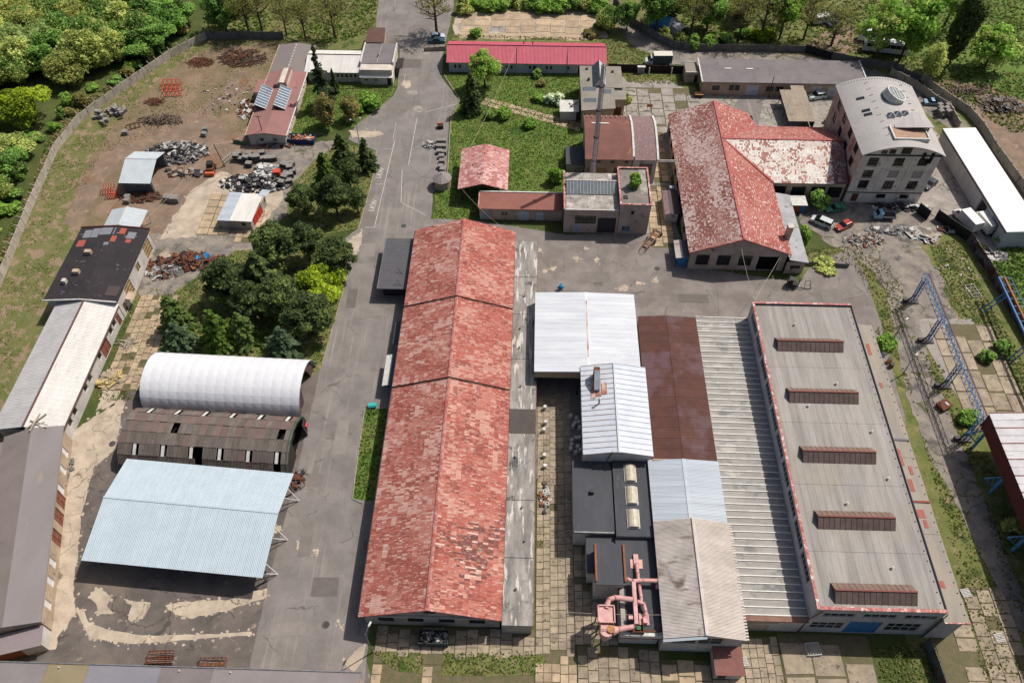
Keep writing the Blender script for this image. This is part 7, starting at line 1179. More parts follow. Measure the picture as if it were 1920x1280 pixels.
grass('weeds', 'grass plot left of the concrete path in front of the long hall', [(699, 1220), (795, 1223), (789, 1260), (746, 1256), (720, 1240)], 9, .16, WEED + GR[:2], .25, .12, cat='weeds'); grass('weeds', 'grass plot right of the concrete path in front of the long hall', [(832, 1224), (1000, 1220), (1026, 1238), (1008, 1264), (830, 1264)], 9, .16, WEED + GR[:2], .25, .12, cat='weeds')
grass('weeds', 'weeds along the foot of the flat-roofed hall wing', [(1640, 620), (1665, 600), (1700, 720), (1745, 850), (1800, 960), (1880, 1120), (1925, 1300), (1850, 1300), (1825, 1190), (1700, 700)], 5, .2, GR + WEED, .3, .08, patchy=.3, cat='weeds')
grass('weeds', 'weeds around the lattice gantry legs', [(1720, 650), (1770, 690), (1830, 800), (1900, 960), (1960, 1200), (1900, 1150), (1830, 900), (1760, 740)], 5, .2, WEED + GR[:2], .3, .08, patchy=.4, cat='weeds'); grass('weeds', 'rank weeds between the yard and the sheet fence', [(1740, 455), (1800, 450), (1850, 560), (1930, 700), (1960, 800), (1905, 760), (1840, 610), (1790, 590)], 5, .22, WEED + GR[:1], .35, .04, cat='weeds', patchy=.25)
grass('weeds', 'scruffy weeds between the court and the scrap yard', [(1500, 470), (1600, 460), (1670, 500), (1700, 560), (1690, 640), (1660, 640), (1640, 560), (1600, 500), (1540, 500)], 4.5, .2, WEED + DRY, .3, .06, patchy=.34, cat='weeds'); grass('grass', 'lush grass beyond the sheet fence', [(1868, 472), (1925, 455), (2000, 560), (2000, 700), (1950, 690), (1890, 580), (1856, 505)], 6, .22, GR[:2] + BRIG, .35, .04)
grass('grass', 'park grass beyond the back lane', [(1270, 60), (1500, 90), (1600, 100), (1700, 140), (1790, 190), (1900, 250), (2000, 250), (2000, -30), (1300, -30)], 2.6, .3, GR + BRIG[:1], .3, .05, patchy=.3); grass('grass', 'long grass beside the road outside the gate', [(390, 60), (395, -30), (710, -30), (700, 60), (600, 90), (530, 60)], 3, .3, GR + DRY[:1], .3, .04)
grass('weeds', 'weeds in the slab joints of the alley beside the long hall', None, 8, .13, GR[:2] + WEED, .15, .1, raw=[(2.2, 37), (4.2, 37), (4.0, 81), (2.2, 81)], patchy=.56, cat='weeds'); grass('weeds', 'weeds on the verge behind the raspberry-roofed house', [(850, 66), (1140, 73), (1235, 108), (1205, 120), (1130, 118), (1128, 78), (845, 72)], 5, .22, WEED + GR, .25, .12, cat='weeds')
grass('weeds', 'weeds by the sheds along the back lane court', [(1168, 140), (1290, 142), (1308, 172), (1345, 180), (1300, 160), (1180, 156)], 5, .2, WEED, .3, .09, cat='weeds'); grass('weeds', 'weeds in the slab rows beside the black-roofed workshop', None, 4, .16, GR[:2] + WEED, .2, .1, raw=[(-77, 78), (-68, 78), (-68, 104), (-77, 104)], patchy=.5, cat='weeds'); grass('weeds', 'weeds on the plot at the blue-doored front of the flat hall', None, 6, .2, WEED + GR, .35, .06, raw=[(50.8, 31), (59.8, 31), (60, 39.8), (51, 38.5)], cat='weeds')
# ================================================================ walls and fences
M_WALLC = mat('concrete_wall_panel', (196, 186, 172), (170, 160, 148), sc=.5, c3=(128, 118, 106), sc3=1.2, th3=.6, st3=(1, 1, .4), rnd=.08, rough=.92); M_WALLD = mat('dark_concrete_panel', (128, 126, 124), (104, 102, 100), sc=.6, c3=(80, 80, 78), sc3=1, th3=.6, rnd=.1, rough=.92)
def panel_wall(name, label, cat, px, h, m, step=2.6, post=.22, arm=False, thick=.14, pname='panel', mp=None, pts=None, rails=0, group=None):
    P_ = [G(*p) for p in px] if pts is None else [Vector(p) for p in pts]; t = thing(name, label, cat, (P_[0].x, P_[0].y, 0), group=group); pm = MB().box(-.5, .5, -thick / 2, thick / 2, 0, h).mesh(pname, m)
    pp = MB().box(-post / 2, post / 2, -post / 2, post / 2, 0, h + .25)
    if arm: pp.bar((0, 0, h + .2), (0, .55, h + .65), .09)
    pp = pp.mesh('post', mp or m)
    for a, b in zip(P_, P_[1:]):
        d = b - a; d.z = 0; n = max(1, round(d.length / step)); rz = math.atan2(d.y, d.x)
        for k in range(n):
            q = a + d * ((k + .5) / n); inst(pname, pm, t, (q.x, q.y, random.uniform(-.03, .03)), rz + random.uniform(-.012, .012), (d.length / n - post * .9, 1, random.uniform(.97, 1.03))); q = a + d * (k / n); inst('post', pp, t, (q.x, q.y, 0), rz)
    inst('post', pp, t, (P_[-1].x, P_[-1].y, 0), 0); return t
panel_wall('perimeter_wall', 'pale concrete panel wall with slanted wire posts along the west wood', 'wall', [(-60, 668), (0, 540), (60, 392), (108, 283), (152, 228), (232, 170), (322, 108), (388, 73)], 2.1, M_WALLC, arm=True)
panel_wall('perimeter_wall', 'dark shaded concrete wall at the far end of the west field', 'wall', [(390, 73), (532, 74)], 2.2, M_WALLD)  # dark panel colour carries the shade lying on this wall
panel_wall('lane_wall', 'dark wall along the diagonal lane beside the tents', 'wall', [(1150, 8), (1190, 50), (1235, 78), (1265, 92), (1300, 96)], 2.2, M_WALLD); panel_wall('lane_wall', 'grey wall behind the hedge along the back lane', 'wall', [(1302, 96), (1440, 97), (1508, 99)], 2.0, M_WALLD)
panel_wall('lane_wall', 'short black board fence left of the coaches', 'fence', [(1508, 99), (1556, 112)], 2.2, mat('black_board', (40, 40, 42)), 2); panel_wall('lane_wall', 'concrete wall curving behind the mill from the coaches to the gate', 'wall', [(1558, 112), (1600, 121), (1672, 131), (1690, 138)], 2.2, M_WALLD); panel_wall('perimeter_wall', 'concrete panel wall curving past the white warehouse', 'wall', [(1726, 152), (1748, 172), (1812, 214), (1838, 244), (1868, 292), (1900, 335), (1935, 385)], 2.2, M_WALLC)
panel_wall('inner_wall', 'inner concrete wall behind the blue parked car', 'wall', [(1668, 141), (1714, 165), (1753, 193), (1775, 206), (1795, 242)], 2.0, M_WALLC); panel_wall('lane_gate', 'tubular gate in the wall behind the mill', 'gate', [(1690, 138), (1726, 152)], 1.6, mat('gate_mesh', (110, 112, 116)), 3, .1, thick=.05)
M_BRF = mat('dark_brown_boards', (58, 42, 40), (44, 34, 34), sc=1, rnd=.15); t = panel_wall('board_fence', 'dark brown board fence closing the court towards the lane', 'fence', [(1140, 134), (1292, 138)], 2.1, M_BRF, 1.9, .12)
M_STRIPE = mat('pale_stripe', (226, 222, 212))
for x in (1216, 1258):
    p = G(x, 139); o = MB()
    for k in range(5): o.cbox((p.x, p.y - .25, .25 + k * .42), .3, .12, .2, 0, .5)
    o.build('striped_post', M_STRIPE, t, kind='stuff')
t = thing('switch_cabinet', 'grey electrical cabinet in front of the dark board fence', 'cabinet', G(1201, 137)); p = G(1201, 137); MB().box(p.x - .9, p.x + .9, p.y - .5, p.y + .3, 0, 1.9).build('body', mat('cabinet_grey', (150, 156, 164)), t); MB().box(p.x - 1, p.x + 1, p.y - .6, p.y + .4, 1.9, 2.0).build('lid', M_WHITE, t); MB().bar((p.x, p.y - .52, .1), (p.x, p.y - .52, 1.85), .04).build('door_gap', M_DARK, t)
M_SHEETF = mat('rusted_blue_sheet', (92, 66, 62), (120, 128, 138), sc=.5, c3=(80, 44, 40), sc3=.6, th3=.5, rnd=.12); panel_wall('sheet_fence', 'rusty sheet-metal fence separating the yard from the green meadow', 'fence', [(1812, 452), (1850, 512), (1900, 598), (1960, 700), (2040, 850)], 2.6, M_SHEETF, 1.6, .1, thick=.06, pname='sheet', mp=M_DARK)
M_BLK = mat('black_tarred_panel', (34, 38, 44), (28, 30, 36), sc=.8, rough=.6); panel_wall('black_fence', 'black panel fence beside the two parked box trucks', 'fence', [(1752, 410), (1805, 447), (1812, 452)], 2.6, M_BLK, 2.2, .08); panel_wall('black_gate', 'black gate leaf at the corner of the mill', 'gate', [(1718, 398), (1737, 413)], 2.6, M_BLK, 3, .1)
panel_wall('corner_fence', 'rusty blue sheet fence running out from the front corner of the flat-roofed hall', 'fence', None, 2.4, mat('teal_rust_sheet', (104, 130, 138), (120, 86, 72), sc=.5, c3=(90, 50, 42), sc3=.8, th3=.55, rnd=.1), 1.6, .08, thick=.06, pname='sheet', mp=M_DARK, pts=[(58.4, 39.4, 0), (58.9, 31, 0), (59.4, 23, 0)])
panel_wall('mesh_fence', 'low tubular fence on the grass strip below the parked minivan', 'fence', [(1495, 497), (1590, 502)], 1.1, mat('thin_mesh', (120, 120, 116)), 2.4, .06, thick=.03); panel_wall('wire_fence', 'thin post fence along the near edge of the concrete court', 'fence', [(848, 68), (1132, 74)], .9, mat('pale_wire', (150, 142, 132)), 5, .07, thick=.02) if 0 else None
# ================================================================ vehicles
M_TYRE = mat('tyre_rubber', (36, 36, 38), rough=.9); M_RIM = mat('wheel_rim', (170, 172, 176), rough=.4, metal=.5); M_CGL = glass('car_glass', (30, 36, 42), .08); M_LAMP = mat('lamp_lens', (230, 230, 225), rough=.2); M_TAIL = mat('tail_lens', (170, 40, 36), rough=.3)
def paintm(name, c, r=.3): m = mat(name, c, grain=.02, rough=r); m.node_tree.nodes['Principled BSDF'].inputs['Specular IOR Level'].default_value = .5; return m
def wheels(t, xs, w, r, wd=.22):
    for x in xs:
        for s in (-1, 1):
            tb = MB().tube([(x, s * (w / 2 - wd), r), (x, s * (w / 2 - .01), r)], r, 14).build('wheel', M_TYRE, t); MB().tube([(x, s * (w / 2 - .02), r), (x, s * (w / 2 + .01), r)], r * .58, 10).build('rim', M_RIM, tb)
def loft(prof, w0, w1=None):
    """side profile points (x, z, half-width)"""
    mb = MB(); n = len(prof); vs = [(x, -hw, z) for x, z, hw in prof] + [(x, hw, z) for x, z, hw in prof]
    mb.add(vs, [tuple(range(n)), tuple(range(2 * n - 1, n - 1, -1))] + [(i, i + n, (i + 1) % n + n, (i + 1) % n) for i in range(n)]); return mb
def car(label, c, rear, front, kind='hatch', cat='car', name='parked_car', at=None, rz=None):
    L, W, H = dict(hatch=(4.1, 1.72, 1.48), sedan=(4.45, 1.66, 1.42), van=(4.75, 1.85, 1.7), suv=(4.5, 1.82, 1.72), coupe=(4.5, 1.78, 1.34))[kind]
    if at is None: a, b = G(*rear), G(*front); q = (a + b) / 2; rz = math.atan2(b.y - a.y, b.x - a.x)
    else: q = Vector(at)
    t = thing(name, label, cat, (q.x, q.y, .1), rz); pm = paintm('paint_%d_%d_%d' % c, c); h = L / 2; hw = W / 2; zb = .62 * H
    bd = loft([(-h, .35, hw * .92), (-h + .05, zb * .92, hw * .95), (-h * .8, zb, hw * .97), (h * .42, zb * .98, hw), (h * .9, zb * .82, hw * .93), (h, .6, hw * .85), (h, .32, hw * .85), (h * .9, .22, hw * .95), (-h * .95, .22, hw * .95)], W); bd = bd.build('body', pm, t)
    rr = dict(hatch=(-.86, -.66, .1, .46), sedan=(-.6, -.36, .12, .42), van=(-.95, -.84, .22, .66), suv=(-.92, -.78, .12, .45), coupe=(-.62, -.3, .05, .42))[kind]; x0, x1, x2, x3 = (k * h for k in rr); rw = hw * .78
    cab = [(x0, zb), (x1, H - .04), (x2, H - .04), (x3, zb * .97)]
    MB().add([(x1, -rw, H - .03), (x2, -rw, H - .03), (x2, rw, H - .03), (x1, rw, H - .03), (x1 + .1, -rw * .8, H), (x2 - .1, -rw * .8, H), (x2 - .1, rw * .8, H), (x1 + .1, rw * .8, H)], [(4, 5, 6, 7), (0, 1, 5, 4), (1, 2, 6, 5), (2, 3, 7, 6), (3, 0, 4, 7)]).build('roof', pm, t)
    MB().face((x2, -rw, H - .04), (x3, -hw * .93, zb * .97), (x3, hw * .93, zb * .97), (x2, rw, H - .04)).build('windscreen', M_CGL, t); MB().face((x1, rw, H - .04), (x0, hw * .93, zb), (x0, -hw * .93, zb), (x1, -rw, H - .04)).build('rear_window', M_CGL, t)
    for s in (-1, 1):
        MB().face((x0, s * hw * .94, zb), (x3, s * hw * .94, zb * .97), (x2, s * rw, H - .05), (x1, s * rw, H - .05)).build('side_window', M_CGL, t); xm = (x1 + x2) / 2; MB().bar((xm, s * hw * .955, zb), (xm, s * rw * 1.02, H - .04), .09).build('door_pillar', pm, t)
        MB().box(h * .93, h * 1.0, s * hw * .55 - .16, s * hw * .55 + .16, .58, .72).build('headlight', M_LAMP, t); MB().box(-h - .02, -h + .08, s * hw * .68 - .12, s * hw * .68 + .12, .6, .85).build('tail_light', M_TAIL, t); MB().box(x3 - .1, x3 + .05, s * hw * 1.0 - .06, s * hw * 1.0 + .12 * s, zb, zb + .14).build('mirror', pm, t)
    wheels(t, (-h * .62, h * .62), W, .31); return t
car('silver minivan parked above the grass strip', (214, 220, 222), (1557, 428), (1521, 413), 'van'); car('red hatchback parked right of the silver minivan', (176, 62, 54), (1596, 420), (1565, 434), 'hatch'); car('old green saloon parked by the mill door', (64, 150, 120), (1579, 393), (1550, 397), 'sedan'); car('pale silver off-roader beside the tilted carport', (206, 222, 224), (1543, 183), (1517, 187), 'suv'); car('light blue coupe by the inner concrete wall', (150, 184, 214), (1732, 195), (1763, 196), 'coupe'); car('dark blue car half hidden behind the mill corner', (40, 50, 70), (1746, 346), (1737, 353), 'hatch')
car('white-blue car parked outside the gate, farther of two', (200, 214, 228), (808, 73), (832, 72), 'hatch'); car('dark teal car parked outside the gate, nearer of two', (46, 84, 100), (807, 80), (833, 80), 'sedan'); car('dark blue car under the bare trees near the coaches', (46, 62, 96), (1552, 52), (1576, 46), 'sedan')
def box_truck(label, rear, front, box=(236, 236, 232), cabc=(232, 236, 238), L=6.6, side=None, name='box_truck', hb=3.0):
    a, b = G(*rear), G(*front); q = (a + b) / 2; rz = math.atan2(b.y - a.y, b.x - a.x); t = thing(name, label, 'truck', (q.x, q.y, .1), rz); h = L / 2; pm = paintm('paint_%d_%d_%d' % cabc, cabc); bm = paintm('paint_%d_%d_%d' % box, box, .5)
    MB().box(-h, h - 2.0, -1.08, 1.08, .75, hb).build('cargo_box', bm if not side else mat('dark_tarpaulin', side), t); MB().box(-h - .02, h - 1.98, -1.1, 1.1, hb, hb + .06).build('box_roof', bm, t)
    loft([(h - 1.9, .45, .98), (h - 1.9, 2.35, .9), (h - 1.35, 2.3, .88), (h - .7, 1.45, .95), (h - .05, 1.15, .92), (h, .45, .9)], 2).build('cab', pm, t); MB().face((h - 1.33, -.8, 2.27), (h - .7, -.86, 1.5), (h - .7, .86, 1.5), (h - 1.33, .8, 2.27)).build('windscreen', M_CGL, t).location.x += .03
    for s in (-1, 1): MB().face((h - 1.75, s * .96, 1.5), (h - .85, s * .97, 1.5), (h - 1.35, s * .92, 2.15), (h - 1.75, s * .93, 2.15)).build('side_window', M_CGL, t); MB().box(h - .06, h + .03, s * .7 - .15, s * .7 + .15, .75, .95).build('headlight', M_LAMP, t)
    MB().box(-h, h - .3, -.5, .5, .45, .75).build('chassis', M_DARK, t); wheels(t, (-h + 1.3, h - .95), 2.0, .38, .28); return t
box_truck('white cab truck with a dark-sided box standing in the back lane', (1256, 121), (1210, 121), box=(226, 222, 210), side=(92, 98, 98), L=6.8); box_truck('white box truck beside the black panel fence, nearer the mill', (1823, 437), (1791, 403), L=6.8); box_truck('white box truck beside the black panel fence, nearer the warehouse', (1853, 441), (1823, 407), L=6.6)
# small tipper
a, b = G(1668, 410), G(1642, 409); q = (a + b) / 2; t = thing('small_tipper', 'small light blue flatbed tipper truck in the shade of the mill', 'truck', (q.x, q.y, .1), math.atan2(b.y - a.y, b.x - a.x)); pm = paintm('paint_blue_tipper', (150, 196, 220))
loft([(.5, .45, .85), (.5, 1.95, .78), (1.3, 1.9, .76), (1.75, 1.2, .84), (2.2, 1.05, .82), (2.25, .45, .82)], 2).build('cab', pm, t); MB().face((1.33, -.7, 1.88), (1.76, -.76, 1.25), (1.76, .76, 1.25), (1.33, .7, 1.88)).build('windscreen', M_CGL, t); MB().box(-2.3, .4, -.95, .95, .7, .8).build('bed', M_DARK, t)
for y in (-.95, .9): MB().box(-2.3, .4, y, y + .05, .8, 1.15).build('bed_side', mat('grey_bed', (150, 156, 160)), t)
MB().box(-2.3, -2.25, -.95, .95, .8, 1.15).build('tailgate', MATS['grey_bed'], t); MB().box(-2.2, 1.9, -.45, .45, .4, .7).build('chassis', M_DARK, t); wheels(t, (-1.5, 1.5), 1.7, .33)
def coach(label, rear, front, L=11.5):
    a, b = G(*rear), G(*front); q = (a + b) / 2; t = thing('coach', label, 'coach', (q.x, q.y, .1), math.atan2(b.y - a.y, b.x - a.x), 'coaches parked in the park'); h = L / 2; pm = paintm('paint_coach', (238, 240, 240))
    loft([(-h, .4, 1.2), (-h, 3.1, 1.15), (-h + .4, 3.3, 1.1), (h - .6, 3.3, 1.1), (h - .1, 2.4, 1.15), (h, 1.2, 1.18), (h, .4, 1.18)], 2).build('body', pm, t)
    for s in (-1, 1):
        for k in range(7): MB().face(*[(x, s * 1.2, z) for x, z in ((-h + .6 + k * 1.45, 1.7), (-h + 1.95 + k * 1.45, 1.7), (-h + 1.95 + k * 1.45, 2.7), (-h + .6 + k * 1.45, 2.7))]).build('side_window', M_CGL, t)
    MB().face((h - .08, -1.05, 2.4), (h + .02, -1.1, 1.3), (h + .02, 1.1, 1.3), (h - .08, 1.05, 2.4)).build('windscreen', M_CGL, t)
    for x in (-h * .5, 0, h * .4): MB().box(x - .6, x + .6, -.7, .7, 3.3, 3.5).build('roof_unit', M_WHITE, t)
    wheels(t, (-h * .5, h * .62), 2.35, .48, .3)
coach('white coach under the trees, farther of the parked pair', (1690, 87), (1607, 74)); coach('white coach under the trees, nearer of the parked pair', (1700, 103), (1613, 93))
p = G(1536, 44); t = thing('caravan', 'white caravan glimpsed between the bare trees', 'caravan', (p.x, p.y, .1), .3); loft([(-2.4, .5, 1.1), (-2.3, 2.3, 1.05), (2.2, 2.4, 1.05), (2.5, 1.4, 1.1), (2.3, .5, 1.1)], 2).build('body', M_WHITE, t); wheels(t, (0,), 2.1, .33)
for x in (-1.2, .8): MB().box(x - .5, x + .5, -1.12, -1.09, 1.3, 1.9).build('window', M_CGL, t)
# tents and park things
def tent(label, px, rz, L, W, H, m, m2=None):
    p = G(*px); t = thing('tunnel_tent', label, 'tent', (p.x, p.y, 0), rz); N = 8
    for k in range(5):
        vs = [];
        for x in (-L / 2 + k * L / 5, -L / 2 + (k + 1) * L / 5 - .03):
            for j in range(N + 1): a = math.pi * j / N; vs.append((x, -math.cos(a) * W / 2, math.sin(a) * H))
        MB().add(vs, [(j, j + 1, N + 2 + j, N + 1 + j) for j in range(N)]).build('fabric_panel', m if k else (m2 or m), t)
    MB().face(*[(L / 2 - .1, -math.cos(math.pi * j / N) * W / 2, math.sin(math.pi * j / N) * H) for j in range(N + 1)]).build('end_panel', M_DARK, t)
tent('bright blue and white tunnel tent under the dark tree', (1242, 48), R(160), 7, 5, 2.6, mat('tent_blue', (72, 150, 214)), M_WHITE); tent('grey tunnel tent beside the blue one', (1268, 58), R(125), 6, 4, 2.4, mat('tent_grey', (170, 168, 180)), mat('tent_pale', (190, 196, 190)))
p = G(1276, 12); t = thing('grey_shed', 'tall pale grey shed behind the park trees', 'shed', (p.x, p.y, 0)); MB().box(p.x - 3, p.x + 3, p.y - 2, p.y + 8, 0, 4).build('wall', mat('pale_shed', (190, 200, 214)), t); MB().slab((p.x - 3.2, p.y - 2.2, 4), (p.x + 3.2, p.y - 2.2, 4), (p.x + 3.2, p.y + 8, 4.6), (p.x - 3.2, p.y + 8, 4.6), .15).build('roof', mat('pale_shed_roof', (176, 188, 204)), t)
p = G(1383, 32); t = thing('wooden_hutch', 'small orange-brown wooden hutch in the park', 'hutch', (p.x, p.y, 0)); MB().box(p.x - 1, p.x + 1, p.y - .8, p.y + .8, .3, 1.3).build('body', M_DOOR, t); MB().slab((p.x - 1.3, p.y - 1.1, 1.35), (p.x + 1.3, p.y - 1.1, 1.35), (p.x + 1.3, p.y + 1, 1.8), (p.x - 1.3, p.y + 1, 1.8), .08).build('roof', mat('orange_boards', (196, 140, 100)), t)
for dx in (-.9, .9): MB().bar((p.x + dx, p.y, 0), (p.x + dx, p.y, .3), .12).build('leg', M_DARK, t)
# ================================================================ blue lattice gantry and crane runway
M_BLUE = mat('crane_blue', (44, 112, 172), (36, 94, 150), sc=1, c3=(130, 170, 204), sc3=2, th3=.66, rough=.5); M_BLUEL = mat('light_crane_blue', (96, 164, 214), (80, 140, 196), sc=1, rough=.5)
def lattice(t, a, b, w, h, n, m, name='truss_bay'):
    a, b = Vector(a), Vector(b); d = (b - a); L = d.length; d.normalize(); u = d.cross(Vector((0, 0, 1))); u = Vector((1, 0, 0)) if u.length < .1 else u.normalized(); v = u.cross(d); mb = MB()
    mb2 = [a + u * (i * w / 2) + v * (j * h / 2) for i, j in ((-1, -1), (1, -1), (1, 1), (-1, 1))]; s = L / n
    for p in mb2: mb.bar(p - a + Vector((0, 0, 0)), p - a + d * s, .1)
    for k in range(4):
        p, q = mb2[k] - a, mb2[(k + 1) % 4] - a; mb.bar(p, q + d * s, .055); mb.bar(p, q, .05)
    me = mb.mesh(name, m)
    for k in range(n): inst(name, me, t, a + d * s * k)
t = thing('lattice_gantry', 'blue lattice crane gantry on four braced legs beside the concrete pad', 'gantry', (75.3, 90, 0)); zt = 6.9
lattice(t, (75.3, 106, zt), (75.3, 73, zt), 1.0, 1.2, 24, M_BLUE); MB().bar((75.75, 106, zt + .66), (75.75, 73, zt + .66), .2, .12).build('crane_rail', mat('rail_brown', (120, 96, 96)), t)
for y in (105.4, 95.5, 85.1, 74.0):
    lattice(t, (75.3, y, .3), (75.3, y, zt - .6), .7, .7, 6, M_BLUE, 'leg_bay'); MB().box(73.6, 76.4, y - .5, y + .5, 0, .35).build('footing', mat('footing', (110, 104, 98)), t); MB().bar((74, y, .4), (75.2, y, 2.2), .14).build('leg_brace', M_DARK, t); MB().box(73.4, 74.4, y - .3, y + .3, .35, .9).build('wheel_box', M_DARK, t)
t = thing('crane_runway', 'blue crane runway with walkway rails at the right edge behind the sheet fence', 'gantry', G(1872, 520)); A_, B_ = G(1872, 520, 5), G(1975, 740, 5); d = (B_ - A_).normalized(); n_ = Vector((-d.y, d.x, 0))
for s in (0, 1.1, 2.4): MB().bar(A_ + n_ * s, B_ + n_ * s, .3 if s < 2 else .1, .5 if s < 2 else .1).build('girder', M_BLUE if s != 1.1 else mat('rail_orange', (176, 110, 84)), t)
for k in range(16): q = A_ + (B_ - A_) * (k / 15); MB().bar(q, q + n_ * 2.4, .09).build('walkway_tie', M_BLUEL, t)
for px in ((1838, 580), (1893, 672), (1945, 760)):
    q = G(*px); r = G(px[0] + 32, px[1] - 40, 5); r = A_ + d * max(0, (q - A_).dot(d)); 
    for o_ in (0, 1): MB().bar(q + d * o_, Vector((r.x, r.y, 4.9)) + d * o_, .16).build('raking_leg', M_BLUEL, t)
    for k in range(5): f = k / 5; MB().bar(q.lerp(Vector((r.x, r.y, 4.9)), f), q.lerp(Vector((r.x, r.y, 4.9)), f + .2) + d, .07).build('leg_lacing', M_BLUEL, t)
# red-sided hall at the right edge
t = thing('red_sided_hall', 'hall with dark red boarded side and white-and-rust striped roof at the right edge', 'building', (86, 55, 0)); xa, xb, ya, yb, z0 = 75.6, 100, 25, 73.8, 8.6
M_DRED = mat('dark_red_boarding', (110, 50, 48), (96, 44, 42), sc=.6, grain=.08); M_STR = mat('white_rust_sheet', (224, 222, 224), (206, 204, 208), sc=.6, c3=(150, 96, 86), sc3=.5, th3=.66, st3=(.15, 2.5, 1), rnd=.04)
for k in range(20): MB().box(xa, xa + .2, ya + k * 2.44, ya + (k + 1) * 2.44 - .03, 5.2, z0).build('side_board', M_DRED, t)
sheets(t, (xa - .2, ya, z0 + .05), (xa - .2, yb, z0 + .05), (xb, yb, z0 + 1.6), (xb, ya, z0 + 1.6), 34, M_STR, [(0, 0), (.0, .06), (.12, .06), (.12, 0), (1, 0)]); M_RSEAM = mat('rust_stripe', (128, 74, 68), (160, 120, 112), sc=1)
for k in range(0, 35, 2): MB().bar((xa - .2, ya + k * (yb - ya) / 34, z0 + .12), (xb, ya + k * (yb - ya) / 34, z0 + 1.67), .16, .06).build('rust_stripe', M_RSEAM, t)
MB().box(xa + .2, xb, yb - .5, yb - .3, 4.5, z0).build('gable_board', M_DRED, t); MB().box(xa + .3, xb, ya, yb - .6, z0 - .3, z0 - .2).build('ceiling', M_DARK, t)
for y in (34, 44, 54, 64, 72.5):
    MB().bar((xa + .6, y, 0), (xa + .6, y, z0 - .3), .35).build('column', M_BLUEL, t); MB().bar((xa - 2.3, y, 4.6), (xa + .6, y, 5.4), .16).build('bracket', M_BLUEL, t); MB().bar((xa - 2.3, y, 4.6), (xa + .6, y, 1.5), .14).build('bracket', M_BLUEL, t)
    for k in range(4): MB().bar((xa - 2.3 + k * .7, y, 4.6 + k * .2), (xa - 2.0 + k * .7, y, 4.2 - k * .75), .07).build('lacing', M_BLUEL, t)
# ================================================================ machines and movable things
def rt(px, z=0): p = G(*px); return p
a, b = G(1207, 470), G(1236, 436); q = (a + b) / 2; t = thing('trailer_chassis', 'bare orange-brown trailer chassis standing in the court', 'trailer', (q.x, q.y, .1), math.atan2(b.y - a.y, b.x - a.x)); M_ORB = mat('orange_brown_steel', (160, 108, 78), (128, 86, 64), sc=1.5)
for s in (-.6, .6): MB().box(-3.4, 3.0, s - .09, s + .09, .75, .95).build('rail', M_ORB, t)
for x in (-2.2, -.8, .8, 2.2): MB().box(x, x + .5, -.5, .5, .75, .9).build('cross_member', M_DARK if x in (-.8, 2.2) else M_ORB, t)
wheels(t, (-.4, 2.4), 2.1, .45, .3); MB().bar((-3.4, -.6, .85), (-4.4, -.1, .6), .1).build('drawbar', M_ORB, t); MB().bar((-3.4, .6, .85), (-4.4, .1, .6), .1).build('drawbar', M_ORB, t)
p = G(1484, 537); t = thing('forklift', 'black forklift parked in front of the grey annex', 'forklift', (p.x, p.y, .1), R(-20)); MB().box(-1.1, .9, -.6, .6, .3, 1.1).build('body', M_DARK, t); MB().box(-.9, .4, -.55, .55, 2.0, 2.1).build('overhead_guard', M_DARK, t)
for x in (-.85, .35):
    for y in (-.5, .5): MB().bar((x, y, 1.1), (x, y, 2.0), .07).build('guard_post', M_DARK, t)
for y in (-.3, .3): MB().bar((1.05, y, .1), (1.05, y, 2.3), .12).build('mast', M_DARK, t); MB().box(1.1, 2.2, y - .06, y + .06, .1, .16).build('fork', M_STEEL, t)
MB().box(-.5, 0, -.3, .3, 1.1, 1.5).build('seat', M_RUST, t); wheels(t, (-.75, .6), 1.3, .3, .25)
p = G(1513, 543); tag(MB().bar((-.7, 0, .1), (.7, .1, .1), .1).bar((-.7, 0, .1), (-.5, .9, 1.5), .08).bar((.7, .1, .1), (.5, .9, 1.5), .08).bar((-.5, .9, 1.5), (.5, .9, 1.5), .08).bar((-.6, .45, .8), (.6, .45, .8), .06).build('iron_stand', M_DARK), 'small iron frame standing alone right of the forklift', 'frame').location = (p.x, p.y, .07)
p = G(398, 318); t = thing('old_loader', 'rusty orange loader standing in the middle of the scrap yard', 'loader', (p.x, p.y, .1), R(95)); MB().box(-1.8, .6, -.8, .8, .5, 1.3).build('body', M_RUST, t); MB().box(-1.0, .3, -.65, .65, 1.3, 2.2).build('cab', M_DARK, t); MB().box(-2.6, -1.8, -1, 1, .1, .9).build('bucket', mat('orange_paint', (206, 106, 66)), t); wheels(t, (-1.1, .3), 1.9, .5, .35)
for y in (-.7, .7): MB().bar((-1.9, y, .6), (.2, y, 1.4), .15).build('lift_arm', M_RUST, t)
p = G(1051, 543); t = thing('blue_machine', 'small blue valve standing behind the white roof', 'machine', (p.x, p.y, .08), .2); MB().lathe((0, 0, 0), [(.35, 0), (.35, .2), (.2, .25), (.2, 1.0), (.4, 1.05), (.4, 1.2), (.15, 1.3)], 12).build('body', mat('machine_blue', (50, 140, 200)), t); MB().tube([(-.7, 0, .6), (.7, 0, .6)], .2, 8).build('flange_pipe', MATS['machine_blue'], t); MB().bar((0, 0, 1.3), (0, 0, 1.7), .1).build('spindle', M_DARK, t)
p = G(826, 240); t = thing('parts_cage', 'dark stillage with orange bits on the road edge below the spruce', 'stillage', (p.x, p.y, .1), .1); MB().box(-.7, .7, -.6, .6, 0, .9).build('body', M_DARK, t); MB().box(-.5, .4, .1, .5, .9, 1.15).build('load', mat('orange_load', (206, 110, 84)), t)
